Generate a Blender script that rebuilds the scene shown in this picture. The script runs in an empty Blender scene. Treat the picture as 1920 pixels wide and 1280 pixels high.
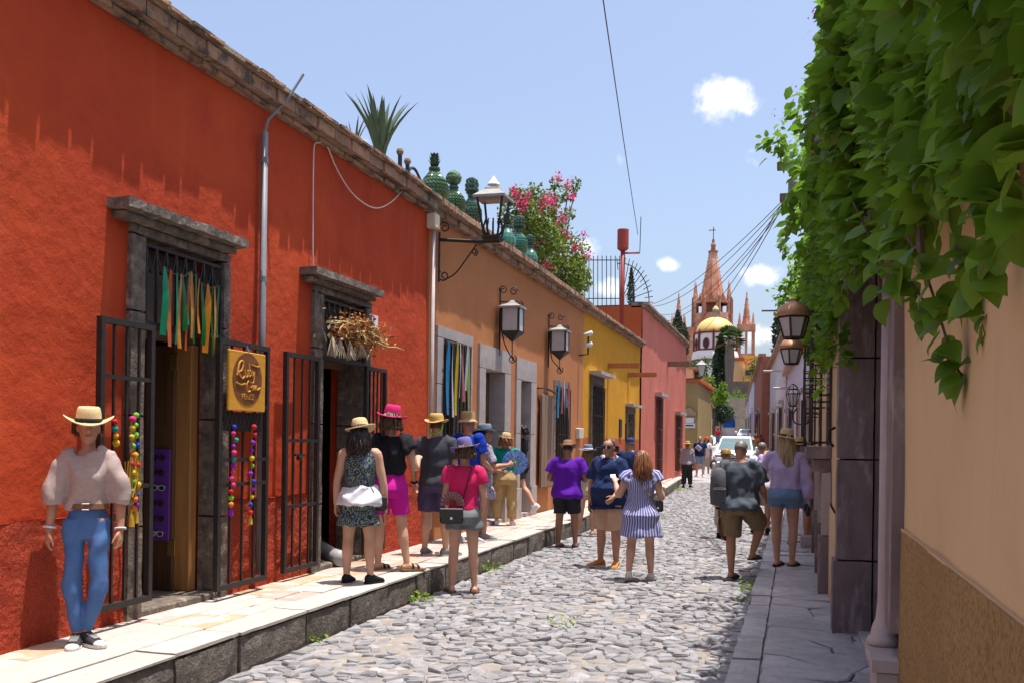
import bpy, bmesh, math, random
import numpy as np
from mathutils import Vector, Matrix, noise as mnoise
random.seed(7); np.random.seed(7)
scene = bpy.context.scene
COL = scene.collection
R = math.radians
# ------------------------------------------------------------ camera, sky, sun, exposure
CAM_H, LENS_PX = 1.6, 1867.0
YAW, ROLL = math.atan(530/LENS_PX), R(0.8)
cd = bpy.data.cameras.new('camera'); cam = bpy.data.objects.new('camera', cd); COL.objects.link(cam)
cd.sensor_width = 36; cd.lens = 36*LENS_PX/1920; cd.shift_y = 187.6/1920; cd.clip_start = .05; cd.clip_end = 4000
cam.matrix_world = Matrix.Translation((0, 0, CAM_H)) @ Matrix.Rotation(YAW, 4, 'Z') @ Matrix.Rotation(R(90), 4, 'X') @ Matrix.Rotation(ROLL, 4, 'Z')
scene.camera = cam
SUN = Vector((.15, .045, .985)).normalized()          # direction towards the sun
world = bpy.data.worlds.new('World'); scene.world = world; world.use_nodes = True
def build_world():
    nt = world.node_tree; N, L = nt.nodes, nt.links; N.clear()
    out = N.new('ShaderNodeOutputWorld'); bg = N.new('ShaderNodeBackground'); bg.inputs[1].default_value = .15
    sky = N.new('ShaderNodeTexSky'); sky.sky_type = 'NISHITA'; sky.sun_disc = False
    sky.sun_elevation = math.asin(SUN.z); sky.sun_rotation = math.atan2(SUN.x, SUN.y)
    sky.altitude = 300; sky.air_density = 1.0; sky.dust_density = 5.; sky.ozone_density = 3.0
    tc = N.new('ShaderNodeTexCoord')
    nz = N.new('ShaderNodeTexNoise'); nz.inputs['Scale'].default_value = 26; nz.inputs['Detail'].default_value = 7; nz.inputs['Roughness'].default_value = .62
    L.new(tc.outputs['Generated'], nz.inputs['Vector'])
    def dirof(u, v):
        a, b = u-960, v-827.6; c, s = math.cos(ROLL), math.sin(ROLL); a, b = a*c+b*s, -a*s+b*c
        d = Vector((-math.sin(YAW)+math.cos(YAW)*a/LENS_PX, math.cos(YAW)+math.sin(YAW)*a/LENS_PX, -b/LENS_PX)); return d.normalized()
    total = None
    # small fair-weather clouds, each a soft puff somewhere on the dome
    puffs = [(1352, 188, .040, 1.0), (1385, 196, .026, .8), (1085, 470, .030, .8), (1060, 455, .022, .7), (1425, 515, .026, .8), (1255, 496, .015, .7),
             (655, 268, .030, .8), (1180, 280, .03, .22), (1430, 300, .025, .35), (1430, 625, .028, .75), (1140, 545, .025, .5), ]
    rnd = random.Random(3); dirs = [(dirof(u, v), r, a) for u, v, r, a in puffs]
    for k in range(4):
        az, el = rnd.uniform(1.2, 5.6), rnd.uniform(.1, .9)
        dirs.append((Vector((math.sin(az)*math.cos(el), math.cos(az)*math.cos(el), math.sin(el))), rnd.uniform(.03, .07), .8))
    for d, r, a in dirs:
        sub = N.new('ShaderNodeVectorMath'); sub.operation = 'SUBTRACT'; L.new(tc.outputs['Generated'], sub.inputs[0]); sub.inputs[1].default_value = d
        sc = N.new('ShaderNodeVectorMath'); sc.operation = 'MULTIPLY'; L.new(sub.outputs[0], sc.inputs[0]); sc.inputs[1].default_value = (1, 1, 1.55)
        ln = N.new('ShaderNodeVectorMath'); ln.operation = 'LENGTH'; L.new(sc.outputs[0], ln.inputs[0])
        mr = N.new('ShaderNodeMapRange'); mr.inputs['From Min'].default_value = r; mr.inputs['From Max'].default_value = 0; mr.inputs['To Max'].default_value = a
        L.new(ln.outputs['Value'], mr.inputs['Value'])
        if total is None: total = mr.outputs[0]
        else:
            mx = N.new('ShaderNodeMath'); mx.operation = 'MAXIMUM'; L.new(total, mx.inputs[0]); L.new(mr.outputs[0], mx.inputs[1]); total = mx.outputs[0]
    ma = N.new('ShaderNodeMath'); ma.operation = 'MULTIPLY_ADD'; L.new(nz.outputs['Fac'], ma.inputs[0]); ma.inputs[1].default_value = 1.9; ma.inputs[2].default_value = -.95
    ad = N.new('ShaderNodeMath'); ad.operation = 'ADD'; L.new(total, ad.inputs[0]); L.new(ma.outputs[0], ad.inputs[1])
    ss = N.new('ShaderNodeMapRange'); ss.interpolation_type = 'SMOOTHSTEP'; ss.inputs['From Min'].default_value = .18; ss.inputs['From Max'].default_value = .85
    L.new(ad.outputs[0], ss.inputs['Value'])
    cut = N.new('ShaderNodeMath'); cut.operation = 'MULTIPLY'; L.new(ss.outputs[0], cut.inputs[0])
    mr2 = N.new('ShaderNodeMapRange'); mr2.inputs['From Max'].default_value = .12; L.new(total, mr2.inputs['Value']); L.new(mr2.outputs[0], cut.inputs[1])
    mix = N.new('ShaderNodeMixRGB'); L.new(cut.outputs[0], mix.inputs[0]); hz = N.new('ShaderNodeMixRGB'); hz.inputs[0].default_value = .07; L.new(sky.outputs[0], hz.inputs[1]); hz.inputs[2].default_value = (6., 6., 7.2, 1); L.new(hz.outputs[0], mix.inputs[1]); mix.inputs[2].default_value = (6.6, 6.5, 6.9, 1)
    L.new(mix.outputs[0], bg.inputs[0]); L.new(bg.outputs[0], out.inputs[0])
build_world()
sl = bpy.data.lights.new('sun', 'SUN'); sl.energy = 5.0; sl.angle = R(.53); sl.color = (1, .96, .89)
so = bpy.data.objects.new('sun', sl); COL.objects.link(so); so.rotation_euler = SUN.to_track_quat('Z', 'Y').to_euler(); so.location = (5, 0, 30)
vs = scene.view_settings; vs.view_transform = 'Standard'; vs.look = 'None'; vs.gamma = 1; vs.use_curve_mapping = False; vs.exposure = .58
scene.cycles.max_bounces = 6; scene.cycles.diffuse_bounces = 3; scene.cycles.transparent_max_bounces = 6

# ------------------------------------------------------------ surveying helpers: a sight line met with a real wall, the ground or a depth
def sight(u, v):
    a, b = u-960, v-827.6; c, s = math.cos(ROLL), math.sin(ROLL); a, b = a*c+b*s, -a*s+b*c
    return Vector((-math.sin(YAW)+math.cos(YAW)*a/LENS_PX, math.cos(YAW)+math.sin(YAW)*a/LENS_PX, -b/LENS_PX))
def on_wall(u, v, x=-4.6): d = sight(u, v); return Vector((0, 0, CAM_H))+d*(x/d.x)
def at_depth(u, v, y): d = sight(u, v); return Vector((0, 0, CAM_H))+d*(y/d.y)
def on_ground(u, v, z=0.): d = sight(u, v); return Vector((0, 0, CAM_H))+d*((z-CAM_H)/d.z)
def wy(u, v=700, x=-4.555): return on_wall(u, v, x).y

# ------------------------------------------------------------ materials
MATS = {}
def mat(name, c1, c2=None, sc=5., rough=.85, bump=0., bsc=60., metal=0., c3=None, sc3=1.2, cut3=(.55, .7), spec=.3, stretch=(1, 1, 1), obj=False, trans=0., rnd=0., alpha=1., ior=None, bdist=.01, det=5., attr=None):
    if name in MATS: return MATS[name]
    m = bpy.data.materials.new(name); m.use_nodes = True; MATS[name] = m
    nt = m.node_tree; N, L = nt.nodes, nt.links; b = N['Principled BSDF']
    b.inputs['Roughness'].default_value = rough; b.inputs['Metallic'].default_value = metal; b.inputs['Specular IOR Level'].default_value = spec
    b.inputs['Alpha'].default_value = alpha
    if ior: b.inputs['IOR'].default_value = ior
    if obj: src = N.new('ShaderNodeTexCoord').outputs['Object']
    else: src = N.new('ShaderNodeNewGeometry').outputs['Position']
    mp = N.new('ShaderNodeMapping'); mp.inputs['Scale'].default_value = stretch; L.new(src, mp.inputs[0]); vec = mp.outputs[0]
    def noise(scale, detail=5., rg=.6):
        n = N.new('ShaderNodeTexNoise'); n.inputs['Scale'].default_value = scale; n.inputs['Detail'].default_value = detail; n.inputs['Roughness'].default_value = rg
        L.new(vec, n.inputs['Vector']); return n.outputs['Fac']
    def ramp(fac, lo, hi):
        r = N.new('ShaderNodeMapRange'); r.inputs['From Min'].default_value = lo; r.inputs['From Max'].default_value = hi; L.new(fac, r.inputs['Value']); return r.outputs[0]
    def mixc(f, a, c):
        x = N.new('ShaderNodeMixRGB'); L.new(f, x.inputs[0])
        for i, k in ((1, a), (2, c)):
            if isinstance(k, tuple): x.inputs[i].default_value = (*k, 1)
            else: L.new(k, x.inputs[i])
        return x.outputs[0]
    col = c1
    if c2: col = mixc(ramp(noise(sc, det), .32, .68), c1, c2)
    if c3: col = mixc(ramp(noise(sc3, 6., .65), *cut3), col, c3)
    if rnd or attr:
        if attr: oi = N.new('ShaderNodeAttribute'); oi.attribute_name = attr; rv = oi.outputs['Fac']
        else: oi = N.new('ShaderNodeObjectInfo'); rv = oi.outputs['Random']
        hv = N.new('ShaderNodeHueSaturation'); r = N.new('ShaderNodeMapRange'); r.inputs['To Min'].default_value = 1-(rnd or .3); r.inputs['To Max'].default_value = 1+(rnd or .3)
        L.new(rv, r.inputs['Value']); L.new(r.outputs[0], hv.inputs['Value'])
        if isinstance(col, tuple): hv.inputs['Color'].default_value = (*col, 1)
        else: L.new(col, hv.inputs['Color'])
        col = hv.outputs[0]
    if isinstance(col, tuple): b.inputs['Base Color'].default_value = (*col, 1)
    else: L.new(col, b.inputs['Base Color'])
    if bump:
        bp = N.new('ShaderNodeBump'); bp.inputs['Strength'].default_value = bump; bp.inputs['Distance'].default_value = bdist
        L.new(noise(bsc, 6., .65), bp.inputs['Height']); L.new(bp.outputs[0], b.inputs['Normal'])
    if trans:
        t = N.new('ShaderNodeBsdfTranslucent'); ms = N.new('ShaderNodeMixShader'); ms.inputs[0].default_value = trans
        if isinstance(col, tuple): t.inputs[0].default_value = (*col, 1)
        else: L.new(col, t.inputs[0])
        o = [n for n in N if n.type == 'OUTPUT_MATERIAL'][0]
        L.new(b.outputs[0], ms.inputs[1]); L.new(t.outputs[0], ms.inputs[2]); L.new(ms.outputs[0], o.inputs[0])
    m['_col'] = 1
    return m
def wall_mat(name, c1, c2, stain, streak, bump=.5, coarse=7., fine=90., dist=.02, pale=None, speck=None):
    """painted rough plaster: large patches, drips, blotches, trowel relief"""
    if name in MATS: return MATS[name]
    m = bpy.data.materials.new(name); m.use_nodes = True; MATS[name] = m
    nt = m.node_tree; N, L = nt.nodes, nt.links; b = N['Principled BSDF']; b.inputs['Roughness'].default_value = .9; b.inputs['Specular IOR Level'].default_value = .2
    pos = N.new('ShaderNodeNewGeometry').outputs['Position']
    def noise(scale, st=(1, 1, 1), detail=6., rg=.6, lo=.35, hi=.65):
        mp = N.new('ShaderNodeMapping'); mp.inputs['Scale'].default_value = st; L.new(pos, mp.inputs[0])
        n = N.new('ShaderNodeTexNoise'); n.inputs['Scale'].default_value = scale; n.inputs['Detail'].default_value = detail; n.inputs['Roughness'].default_value = rg; L.new(mp.outputs[0], n.inputs['Vector'])
        r = N.new('ShaderNodeMapRange'); r.inputs['From Min'].default_value = lo; r.inputs['From Max'].default_value = hi; L.new(n.outputs['Fac'], r.inputs['Value']); return r.outputs[0], n.outputs['Fac']
    def mixc(f, a, c, k=1.):
        x = N.new('ShaderNodeMixRGB')
        if k < 1:
            mu = N.new('ShaderNodeMath'); mu.operation = 'MULTIPLY'; mu.inputs[1].default_value = k; L.new(f, mu.inputs[0]); f = mu.outputs[0]
        L.new(f, x.inputs[0])
        for i, kk in ((1, a), (2, c)):
            if isinstance(kk, tuple): x.inputs[i].default_value = (*kk, 1)
            else: L.new(kk, x.inputs[i])
        return x.outputs[0]
    col = mixc(noise(.9)[0], c1, c2)
    col = mixc(noise(3.5, lo=.5, hi=.75)[0], col, stain, .55)
    col = mixc(noise(5., (1, 1, .12), lo=.56, hi=.75)[0], col, streak, .5)
    if pale: col = mixc(noise(9., lo=.68, hi=.72)[0], col, pale, .7)
    if speck: col = mixc(noise(70., lo=.46, hi=.60)[0], col, speck, .75)
    L.new(col, b.inputs['Base Color'])
    h1, h2, h3 = noise(coarse, detail=4.)[1], noise(fine, detail=5., rg=.7)[1], noise(1.6, detail=3.)[1]
    a1 = N.new('ShaderNodeMath'); a1.operation = 'MULTIPLY_ADD'; a1.inputs[1].default_value = .22; L.new(h2, a1.inputs[0]); L.new(h1, a1.inputs[2])
    a2 = N.new('ShaderNodeMath'); a2.operation = 'MULTIPLY_ADD'; a2.inputs[1].default_value = 2.; L.new(h3, a2.inputs[0]); L.new(a1.outputs[0], a2.inputs[2])
    bp = N.new('ShaderNodeBump'); bp.inputs['Strength'].default_value = bump; bp.inputs['Distance'].default_value = dist; L.new(a2.outputs[0], bp.inputs['Height']); L.new(bp.outputs[0], b.inputs['Normal'])
    return m
def glass_mat(name='window_glass', c=(.03, .035, .04)):
    return mat(name, c, rough=.08, spec=.6)

# ------------------------------------------------------------ mesh builder
def rot_to(d, up=Vector((0, 0, 1))):
    d = Vector(d).normalized()
    if abs(d.dot(up)) > .99: up = Vector((1, 0, 0))
    a = up.cross(d).normalized(); b = d.cross(a).normalized(); return a, b
def catmull(pts, n=4, vals=None):
    P = [Vector(p) for p in pts]; out = []; vo = []
    if len(P) < 3:
        for i in range(n+1): out.append(P[0].lerp(P[-1], i/n)); vo.append(vals[0]+(vals[-1]-vals[0])*i/n if vals else 0)
        return (out, vo) if vals else out
    for i in range(len(P)-1):
        p0, p1, p2, p3 = P[max(i-1, 0)], P[i], P[i+1], P[min(i+2, len(P)-1)]
        for k in range(n):
            t = k/n
            out.append(.5*((2*p1)+(p2-p0)*t+(2*p0-5*p1+4*p2-p3)*t*t+(3*p1-p0-3*p2+p3)*t**3))
            if vals: vo.append(vals[i]+(vals[i+1]-vals[i])*(t*t*(3-2*t)))
    out.append(P[-1].copy())
    if vals: vo.append(vals[-1])
    return (out, vo) if vals else out
class MB:
    def __init__(s): s.v = []; s.f = []
    def add(s, vs, fs):
        o = len(s.v); s.v += [tuple(v) for v in vs]; s.f += [tuple(i+o for i in f) for f in fs]; return s
    def box(s, x0, x1, y0, y1, z0, z1, bev=0.):
        if bev:
            b = min(bev, (x1-x0)*.45, (y1-y0)*.45, (z1-z0)*.45); vs = []; fs = []
            ex = lambda sx, k: (x0+(b if k else 0)) if sx < 0 else (x1-(b if k else 0))
            ey = lambda sy, k: (y0+(b if k else 0)) if sy < 0 else (y1-(b if k else 0))
            ez = lambda sz, k: (z0+(b if k else 0)) if sz < 0 else (z1-(b if k else 0))
            idx = {}
            for sx in (-1, 1):
                for sy in (-1, 1):
                    for sz in (-1, 1):
                        for ax in range(3):
                            k = [1, 1, 1]; k[ax] = 0; idx[(sx, sy, sz, ax)] = len(vs); vs.append((ex(sx, k[0]), ey(sy, k[1]), ez(sz, k[2])))
            for ax in range(3):
                o = [i for i in range(3) if i != ax]
                for sg in (-1, 1):
                    q = []
                    for a, c in ((-1, -1), (1, -1), (1, 1), (-1, 1)):
                        t = [0, 0, 0]; t[ax] = sg; t[o[0]] = a; t[o[1]] = c; q.append(idx[(*t, ax)])
                    fs.append(q)
                for a in (-1, 1):
                    for c in (-1, 1):
                        t0 = [0, 0, 0]; t0[ax] = -1; t0[o[0]] = a; t0[o[1]] = c; t1 = list(t0); t1[ax] = 1
                        fs.append((idx[(*t0, o[0])], idx[(*t1, o[0])], idx[(*t1, o[1])], idx[(*t0, o[1])]))
            for sx in (-1, 1):
                for sy in (-1, 1):
                    for sz in (-1, 1): fs.append(tuple(idx[(sx, sy, sz, a)] for a in range(3)))
            return s.add(vs, fs)
        vs = [(x, y, z) for x in (x0, x1) for y in (y0, y1) for z in (z0, z1)]
        return s.add(vs, [(0, 1, 3, 2), (4, 6, 7, 5), (0, 4, 5, 1), (2, 3, 7, 6), (0, 2, 6, 4), (1, 5, 7, 3)])
    def bar(s, a, b, w, h=None, up=(0, 0, 1)):
        a, b = Vector(a), Vector(b); h = h or w; p, q = rot_to(b-a, Vector(up)); vs = []
        for c in (a, b):
            for i, j in ((-1, -1), (1, -1), (1, 1), (-1, 1)): vs.append(c+p*(w/2*i)+q*(h/2*j))
        return s.add(vs, [(3, 2, 1, 0), (4, 5, 6, 7), (0, 1, 5, 4), (1, 2, 6, 5), (2, 3, 7, 6), (3, 0, 4, 7)])
    def loft(s, rings, cap=True):
        n = len(rings[0]); o = len(s.v)
        for r in rings: s.v += [tuple(p) for p in r]
        for i in range(len(rings)-1):
            for k in range(n):
                a = o+i*n+k; b = o+i*n+(k+1) % n; s.f.append((a, b, b+n, a+n))
        if cap:
            s.f.append(tuple(o+k for k in reversed(range(n)))); e = o+(len(rings)-1)*n; s.f.append(tuple(e+k for k in range(n)))
        return s
    def tube(s, pts, r, n=6, cap=True, flat=1., up=(0, 0, 1)):
        P = [Vector(p) for p in pts]; rs = r if isinstance(r, (list, tuple)) else [r]*len(P); rings = []; pa = None
        for i, p in enumerate(P):
            d = (P[min(i+1, len(P)-1)]-P[max(i-1, 0)])
            if d.length < 1e-9: d = Vector((0, 0, 1))
            d.normalize()
            if pa is None: a, b = rot_to(d, Vector(up))
            else:
                a = pa-d*pa.dot(d)
                if a.length < 1e-6: a, b = rot_to(d)
                a.normalize(); b = d.cross(a)
            pa = a
            rings.append([p+a*(math.cos(t)*rs[i])+b*(math.sin(t)*rs[i]*flat) for t in [2*math.pi*k/n for k in range(n)]])
        return s.loft(rings, cap)
    def lathe(s, prof, c=(0, 0, 0), n=16, cap=True, sx=1., sy=1.):
        c = Vector(c); return s.loft([[c+Vector((r*math.cos(t)*sx, r*math.sin(t)*sy, z)) for t in [2*math.pi*k/n for k in range(n)]] for r, z in prof], cap)
    def prism(s, poly, z0, z1):
        n = len(poly); return s.add([(x, y, z0) for x, y in poly]+[(x, y, z1) for x, y in poly], [tuple(reversed(range(n))), tuple(range(n, 2*n))]+[(i, (i+1) % n, n+(i+1) % n, n+i) for i in range(n)])
    def ball(s, c, rx, ry=None, rz=None, n=10, m=7):
        ry = ry or rx; rz = rz or rx; c = Vector(c)
        return s.loft([[c+Vector((rx*math.sin(p)*math.cos(t), ry*math.sin(p)*math.sin(t), -rz*math.cos(p))) for t in [2*math.pi*k/n for k in range(n)]] for p in [math.pi*(i+.35)/(m-.3) for i in range(m)]])
    def moved(s, M):
        s.v = [tuple(M @ Vector(v)) for v in s.v]; return s
    def build(s, name, m=None, parent=None, smooth=False, raw=False):
        off = Vector((0, 0, 0)) if (raw or parent is None) else ORG.get(parent.name, Vector((0, 0, 0)))
        me = bpy.data.meshes.new(name); vs = s.v if off.length == 0 else [(x-off.x, y-off.y, z-off.z) for x, y, z in s.v]
        me.from_pydata(vs, [], s.f); me.validate(); me.update()
        o = bpy.data.objects.new(name, me); COL.objects.link(o)
        if m: me.materials.append(m)
        if parent: o.parent = parent; ORG[o.name] = off if not raw else Vector((0, 0, 0))
        if smooth: me.shade_smooth()
        else: fix_flat(me)
        return o
def fix_flat(me): pass
ORG = {}
def recalc(o):
    bm = bmesh.new(); bm.from_mesh(o.data); bmesh.ops.recalc_face_normals(bm, faces=bm.faces); bm.to_mesh(o.data); bm.free(); return o
def tag(o, label=None, cat=None, group=None, kind=None):
    for k, v in (('label', label), ('category', cat), ('group', group), ('kind', kind)):
        if v: o[k] = v
    return o
def thing(name, label, cat, loc=(0, 0, 0), group=None, rz=0.):
    o = bpy.data.objects.new(name, None); COL.objects.link(o); o.empty_display_size = .2; o.location = loc; o.rotation_euler = (0, 0, rz); ORG[o.name] = Vector(loc)
    return tag(o, label, cat, group)
def copy_tree(o, parent=None):
    c = o.copy(); COL.objects.link(c); c.parent = parent
    for ch in list(o.children): copy_tree(ch, c)
    return c
def jit(a): return random.uniform(-a, a)
def nz3(p, s=1.): return mnoise.noise(Vector(p)*s)
def rough_box(x0, x1, y0, y1, z0, z1, amp=.006, step=.12, fs=9.):
    """a stone block whose faces are subdivided and uneven"""
    mb = MB(); ax = [max(1, min(14, int(round((b-a)/step)))) for a, b in ((x0, x1), (y0, y1), (z0, z1))]; idx = {}; vs = []
    lo, hi = (x0, y0, z0), (x1, y1, z1); cen = Vector(((x0+x1)/2, (y0+y1)/2, (z0+z1)/2))
    def vid(i, j, k):
        if (i, j, k) not in idx:
            p = Vector([lo[a]+(hi[a]-lo[a])*t/ax[a] for a, t in enumerate((i, j, k))]); e = sum(t in (0, ax[a]) for a, t in enumerate((i, j, k)))
            d = Vector([(-1 if t == 0 else 1 if t == ax[a] else 0) for a, t in enumerate((i, j, k))])
            p2 = p-d*(amp*(.9 if e > 1 else 0)); n = mnoise.noise_vector(p*fs)*amp; idx[(i, j, k)] = len(vs); vs.append(p2+n)
        return idx[(i, j, k)]
    fs_ = []
    for a in range(3):
        b, c = [t for t in range(3) if t != a]
        for side in (0, ax[a]):
            for m in range(ax[b]):
                for n in range(ax[c]):
                    q = []
                    for dm, dn in ((0, 0), (1, 0), (1, 1), (0, 1)):
                        t = [0, 0, 0]; t[a] = side; t[b] = m+dm; t[c] = n+dn; q.append(vid(*t))
                    if (side == 0) == (a != 1): q.reverse()
                    fs_.append(q)
    return mb.add(vs, fs_)
# ------------------------------------------------------------ ground, road, pavements
XL, XK, XR, XRW, ZL, ZR = -4.6, -3.6, -.4, .36, .28, .12       # left wall, left kerb, right kerb, right wall, pavement heights
def rise(y): return 0 if y < 36 else 2.7*((y-36)/114)**1.05
def bend(y): return 0 if y < 28 else -.056*(y-28)
m_dirt = mat('street_dirt', (.27, .235, .205), (.20, .175, .155), sc=9, bump=.7, bsc=45, c3=(.34, .285, .235), sc3=2.5)
m_cob = mat('cobble_stone', (.25, .24, .25), (.175, .17, .18), sc=14, bump=.5, bsc=70, c3=(.34, .29, .26), sc3=4., attr='tone', rnd=.32, rough=.75, spec=.35)
m_slab = mat('pale_paving', (.43, .39, .35), (.36, .32, .285), sc=7, bump=.35, bsc=60, c3=(.47, .43, .39), sc3=3, rnd=.12)
m_slab_p = mat('pink_paving', (.43, .31, .27), (.36, .24, .21), sc=8, bump=.4, bsc=60, c3=(.52, .46, .42), sc3=4, cut3=(.45, .65), rnd=.14)
m_slab_o = mat('orange_paving', (.43, .29, .19), (.36, .22, .14), sc=8, bump=.4, bsc=60, c3=(.52, .46, .42), sc3=4, cut3=(.48, .65), rnd=.14)
m_kerb = mat('kerb_stone', (.17, .14, .12), (.085, .07, .06), sc=16, bump=.9, bsc=38, c3=(.30, .26, .23), sc3=12, cut3=(.6, .72), rnd=.15, bdist=.045)
m_rslab = mat('worn_grey_paving', (.44, .42, .43), (.31, .30, .32), sc=7, bump=.9, bsc=22, c3=(.50, .46, .44), sc3=3, rnd=.14, rough=.6, spec=.4, bdist=.02)
def strip(name, x0, x1, ys, z, m, kind='structure'):
    mb = MB(); vs = []
    for y in ys: vs += [(x0(y), y, z(y)), (x1(y), y, z(y))]
    mb.add(vs, [(2*i, 2*i+1, 2*i+3, 2*i+2) for i in range(len(ys)-1)]); return tag(mb.build(name, m), kind=kind)
g = MB(); g.add([(-900, -300, -.35), (900, -300, -.35), (900, 1500, -.35), (-900, 1500, -.35)], [(0, 1, 2, 3)]); tag(g.build('ground', m_dirt), kind='structure')
YS = [-6, 0, 4, 8, 12, 20, 28, 36, 42, 50, 60, 75, 90, 110, 130, 150, 156]
road = strip('road', lambda y: XK+bend(y)-.02, lambda y: XR+bend(y)+.02, YS, rise, m_dirt)
m_far = mat('distant_cobbles', (.36, .345, .345), (.22, .21, .22), sc=7, bump=.8, bsc=9, c3=(.42, .39, .36), sc3=1, bdist=.03)
strip('distant_road', lambda y: XK+bend(y)+.02, lambda y: XR+bend(y)-.02, [39.9]+YS[8:], lambda y: rise(y)+.02, m_far)
def clip_cell(poly, a, b):
    mx, my = (a[0]+b[0])/2, (a[1]+b[1])/2; nx, ny = b[0]-a[0], b[1]-a[1]; out = []
    for i in range(len(poly)):
        p, q = poly[i], poly[(i+1) % len(poly)]
        dp = (p[0]-mx)*nx+(p[1]-my)*ny; dq = (q[0]-mx)*nx+(q[1]-my)*ny
        if dp <= 0: out.append(p)
        if (dp < 0) != (dq < 0) and dp != dq:
            t = dp/(dp-dq); out.append((p[0]+(q[0]-p[0])*t, p[1]+(q[1]-p[1])*t))
    return out
def voronoi(x0, x1, y0, y1, sx, sy, jitter=.42, rnd=random):
    nx, ny = int((x1-x0)/sx), int((y1-y0)/sy); pts = {}
    for i in range(nx):
        for j in range(ny): pts[i, j] = (x0+(i+.5+rnd.uniform(-jitter, jitter)+(.5 if j % 2 else 0)*.6)*(x1-x0)/nx, y0+(j+.5+rnd.uniform(-jitter, jitter))*(y1-y0)/ny)
    for (i, j), p in pts.items():
        poly = [(max(x0, p[0]-2.2*sx), max(y0, p[1]-2.2*sy)), (min(x1, p[0]+2.2*sx), max(y0, p[1]-2.2*sy)), (min(x1, p[0]+2.2*sx), min(y1, p[1]+2.2*sy)), (max(x0, p[0]-2.2*sx), min(y1, p[1]+2.2*sy))]
        for di in (-2, -1, 0, 1, 2):
            for dj in (-2, -1, 0, 1, 2):
                q = pts.get((i+di, j+dj))
                if q and (di or dj):
                    poly = clip_cell(poly, p, q)
                    if len(poly) < 3: break
            if len(poly) < 3: break
        if len(poly) >= 3: yield p, poly
def lay_cobbles():
    rest_v, rest_f, rest_t = [], [], []; singles = []
    for c, poly in voronoi(XK+.015, XR-.005, 4.6, 40, .122, .108):
        cx = sum(p[0] for p in poly)/len(poly); cy = sum(p[1] for p in poly)/len(poly); n = len(poly)
        h = random.uniform(.006, .03); tx, ty = jit(.15), jit(.15); zz = rise(cy); bb = bend(cy)
        if random.random() < .07: h -= .022
        # coarse unevenness of the whole street
        h += .014*nz3((cx*.8, cy*.8, 0))
        rings = []
        for k, (sh, dz) in enumerate(((.95, -.03), (.93, h-.020), (.80, h-.005), (.48, h))):
            ring = []
            for x, y in poly:
                jj = 1+(jit(.07) if k else 0); dx, dy = (x-cx)*sh*jj, (y-cy)*sh*jj; z = dz+((dx*tx+dy*ty) if k else 0)+(jit(.002) if k > 1 else 0); ring.append((cx+dx+bb, cy+dy, zz+z))
            rings.append(ring)
        v = [p for r in rings for p in r]+[(cx+bb, cy, zz+h+.001)]
        f = []
        for k in range(3):
            for i in range(n): j = (i+1) % n; f.append((k*n+i, k*n+j, (k+1)*n+j, (k+1)*n+i))
        for i in range(n): f.append((3*n+i, 3*n+(i+1) % n, 4*n))
        if random.random() < .035: continue
        tone = min(1, max(0, random.gauss(.5, .24)))
        singles.append((cy, v, f, tone))
    singles.sort(key=lambda s: s[0] if s[0] > 5.5 else 99)
    for i, (cy, v, f, tone) in enumerate(singles):
        if i < 300:
            me = bpy.data.meshes.new('cobble'); me.from_pydata(v, [], f); at = me.attributes.new('tone', 'FLOAT', 'POINT'); at.data.foreach_set('value', [tone]*len(v))
            me.materials.append(m_cob); o = bpy.data.objects.new('cobble', me); COL.objects.link(o); o.parent = road
        else:
            k = len(rest_v); rest_v += v; rest_f += [tuple(a+k for a in ff) for ff in f]; rest_t += [tone]*len(v)
    me = bpy.data.meshes.new('cobbles'); me.from_pydata(rest_v, [], rest_f); at = me.attributes.new('tone', 'FLOAT', 'POINT'); at.data.foreach_set('value', rest_t)
    me.materials.append(m_cob); o = bpy.data.objects.new('cobbles', me); COL.objects.link(o); o.parent = road; o['kind'] = 'stuff'
lay_cobbles()
# left pavement
def bed(name, x0, x1, z, m):
    return tag(MB().loft([[(x0(y), y, -.3), (x1(y), y, -.3), (x1(y), y, z), (x0(y), y, z)] for y in (-4, 28, 35, 42)]).build(name, m), kind='structure')
pl = bed('left_pavement', lambda y: XL-.3, lambda y: XK-.05+bend(y), ZL-.03, m_slab)
y = 3.
while y < 41:
    ln = random.uniform(.55, 1.05)*(1 if y < 20 else 1.6)
    kb = bend(y+ln/2); rough_box(XK-.30+kb, XK+jit(.01)+kb, y+.002, y+ln-.002, -.08, ZL-.025+jit(.006), amp=.015, step=.11).build('kerb_stone', m_kerb, pl)
    rough_box(XK-.30+kb, XK-.004+jit(.008)+kb, y+.004, y+ln-.004, ZL-.026, ZL+jit(.004), amp=.004, step=.14).build('kerb_cap', random.choices((m_slab, m_slab_p), (4, 1))[0], pl)
    y += ln
def slab_row(x0, x1, y0, y1, lmin, lmax, parent, z, mats, w, name='slab', amp=.004):
    y = y0
    while y < y1:
        ln = random.uniform(lmin, lmax)*(1 if y < 20 else 1.8)
        m = random.choices(mats, w)[0]; xm = min(x1, XK-.3+bend(y+ln))
        if xm-x0 < .08: y += ln; continue
        MB().box(x0+.004+random.uniform(0, .008), xm-.004-random.uniform(0, .008), y+.004+random.uniform(0, .006), y+ln-.004, z-.06, z+jit(amp), bev=.006).build(name, m, parent); y += ln
slab_row(XL, XL+.3, 3, 41, .35, .8, pl, ZL+.001, (m_slab, m_slab_p, m_slab_o), (4, 3, 2))
MB().box(XL+.31, XK-.31, 3.6, 6.05, ZL-.06, ZL+.004, bev=.006).build('slab', m_slab, pl)
slab_row(XL+.3, XL+.5, 6.06, 41, .3, .75, pl, ZL+.001, (m_slab, m_slab_p, m_slab_o), (3, 3, 2))
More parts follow.
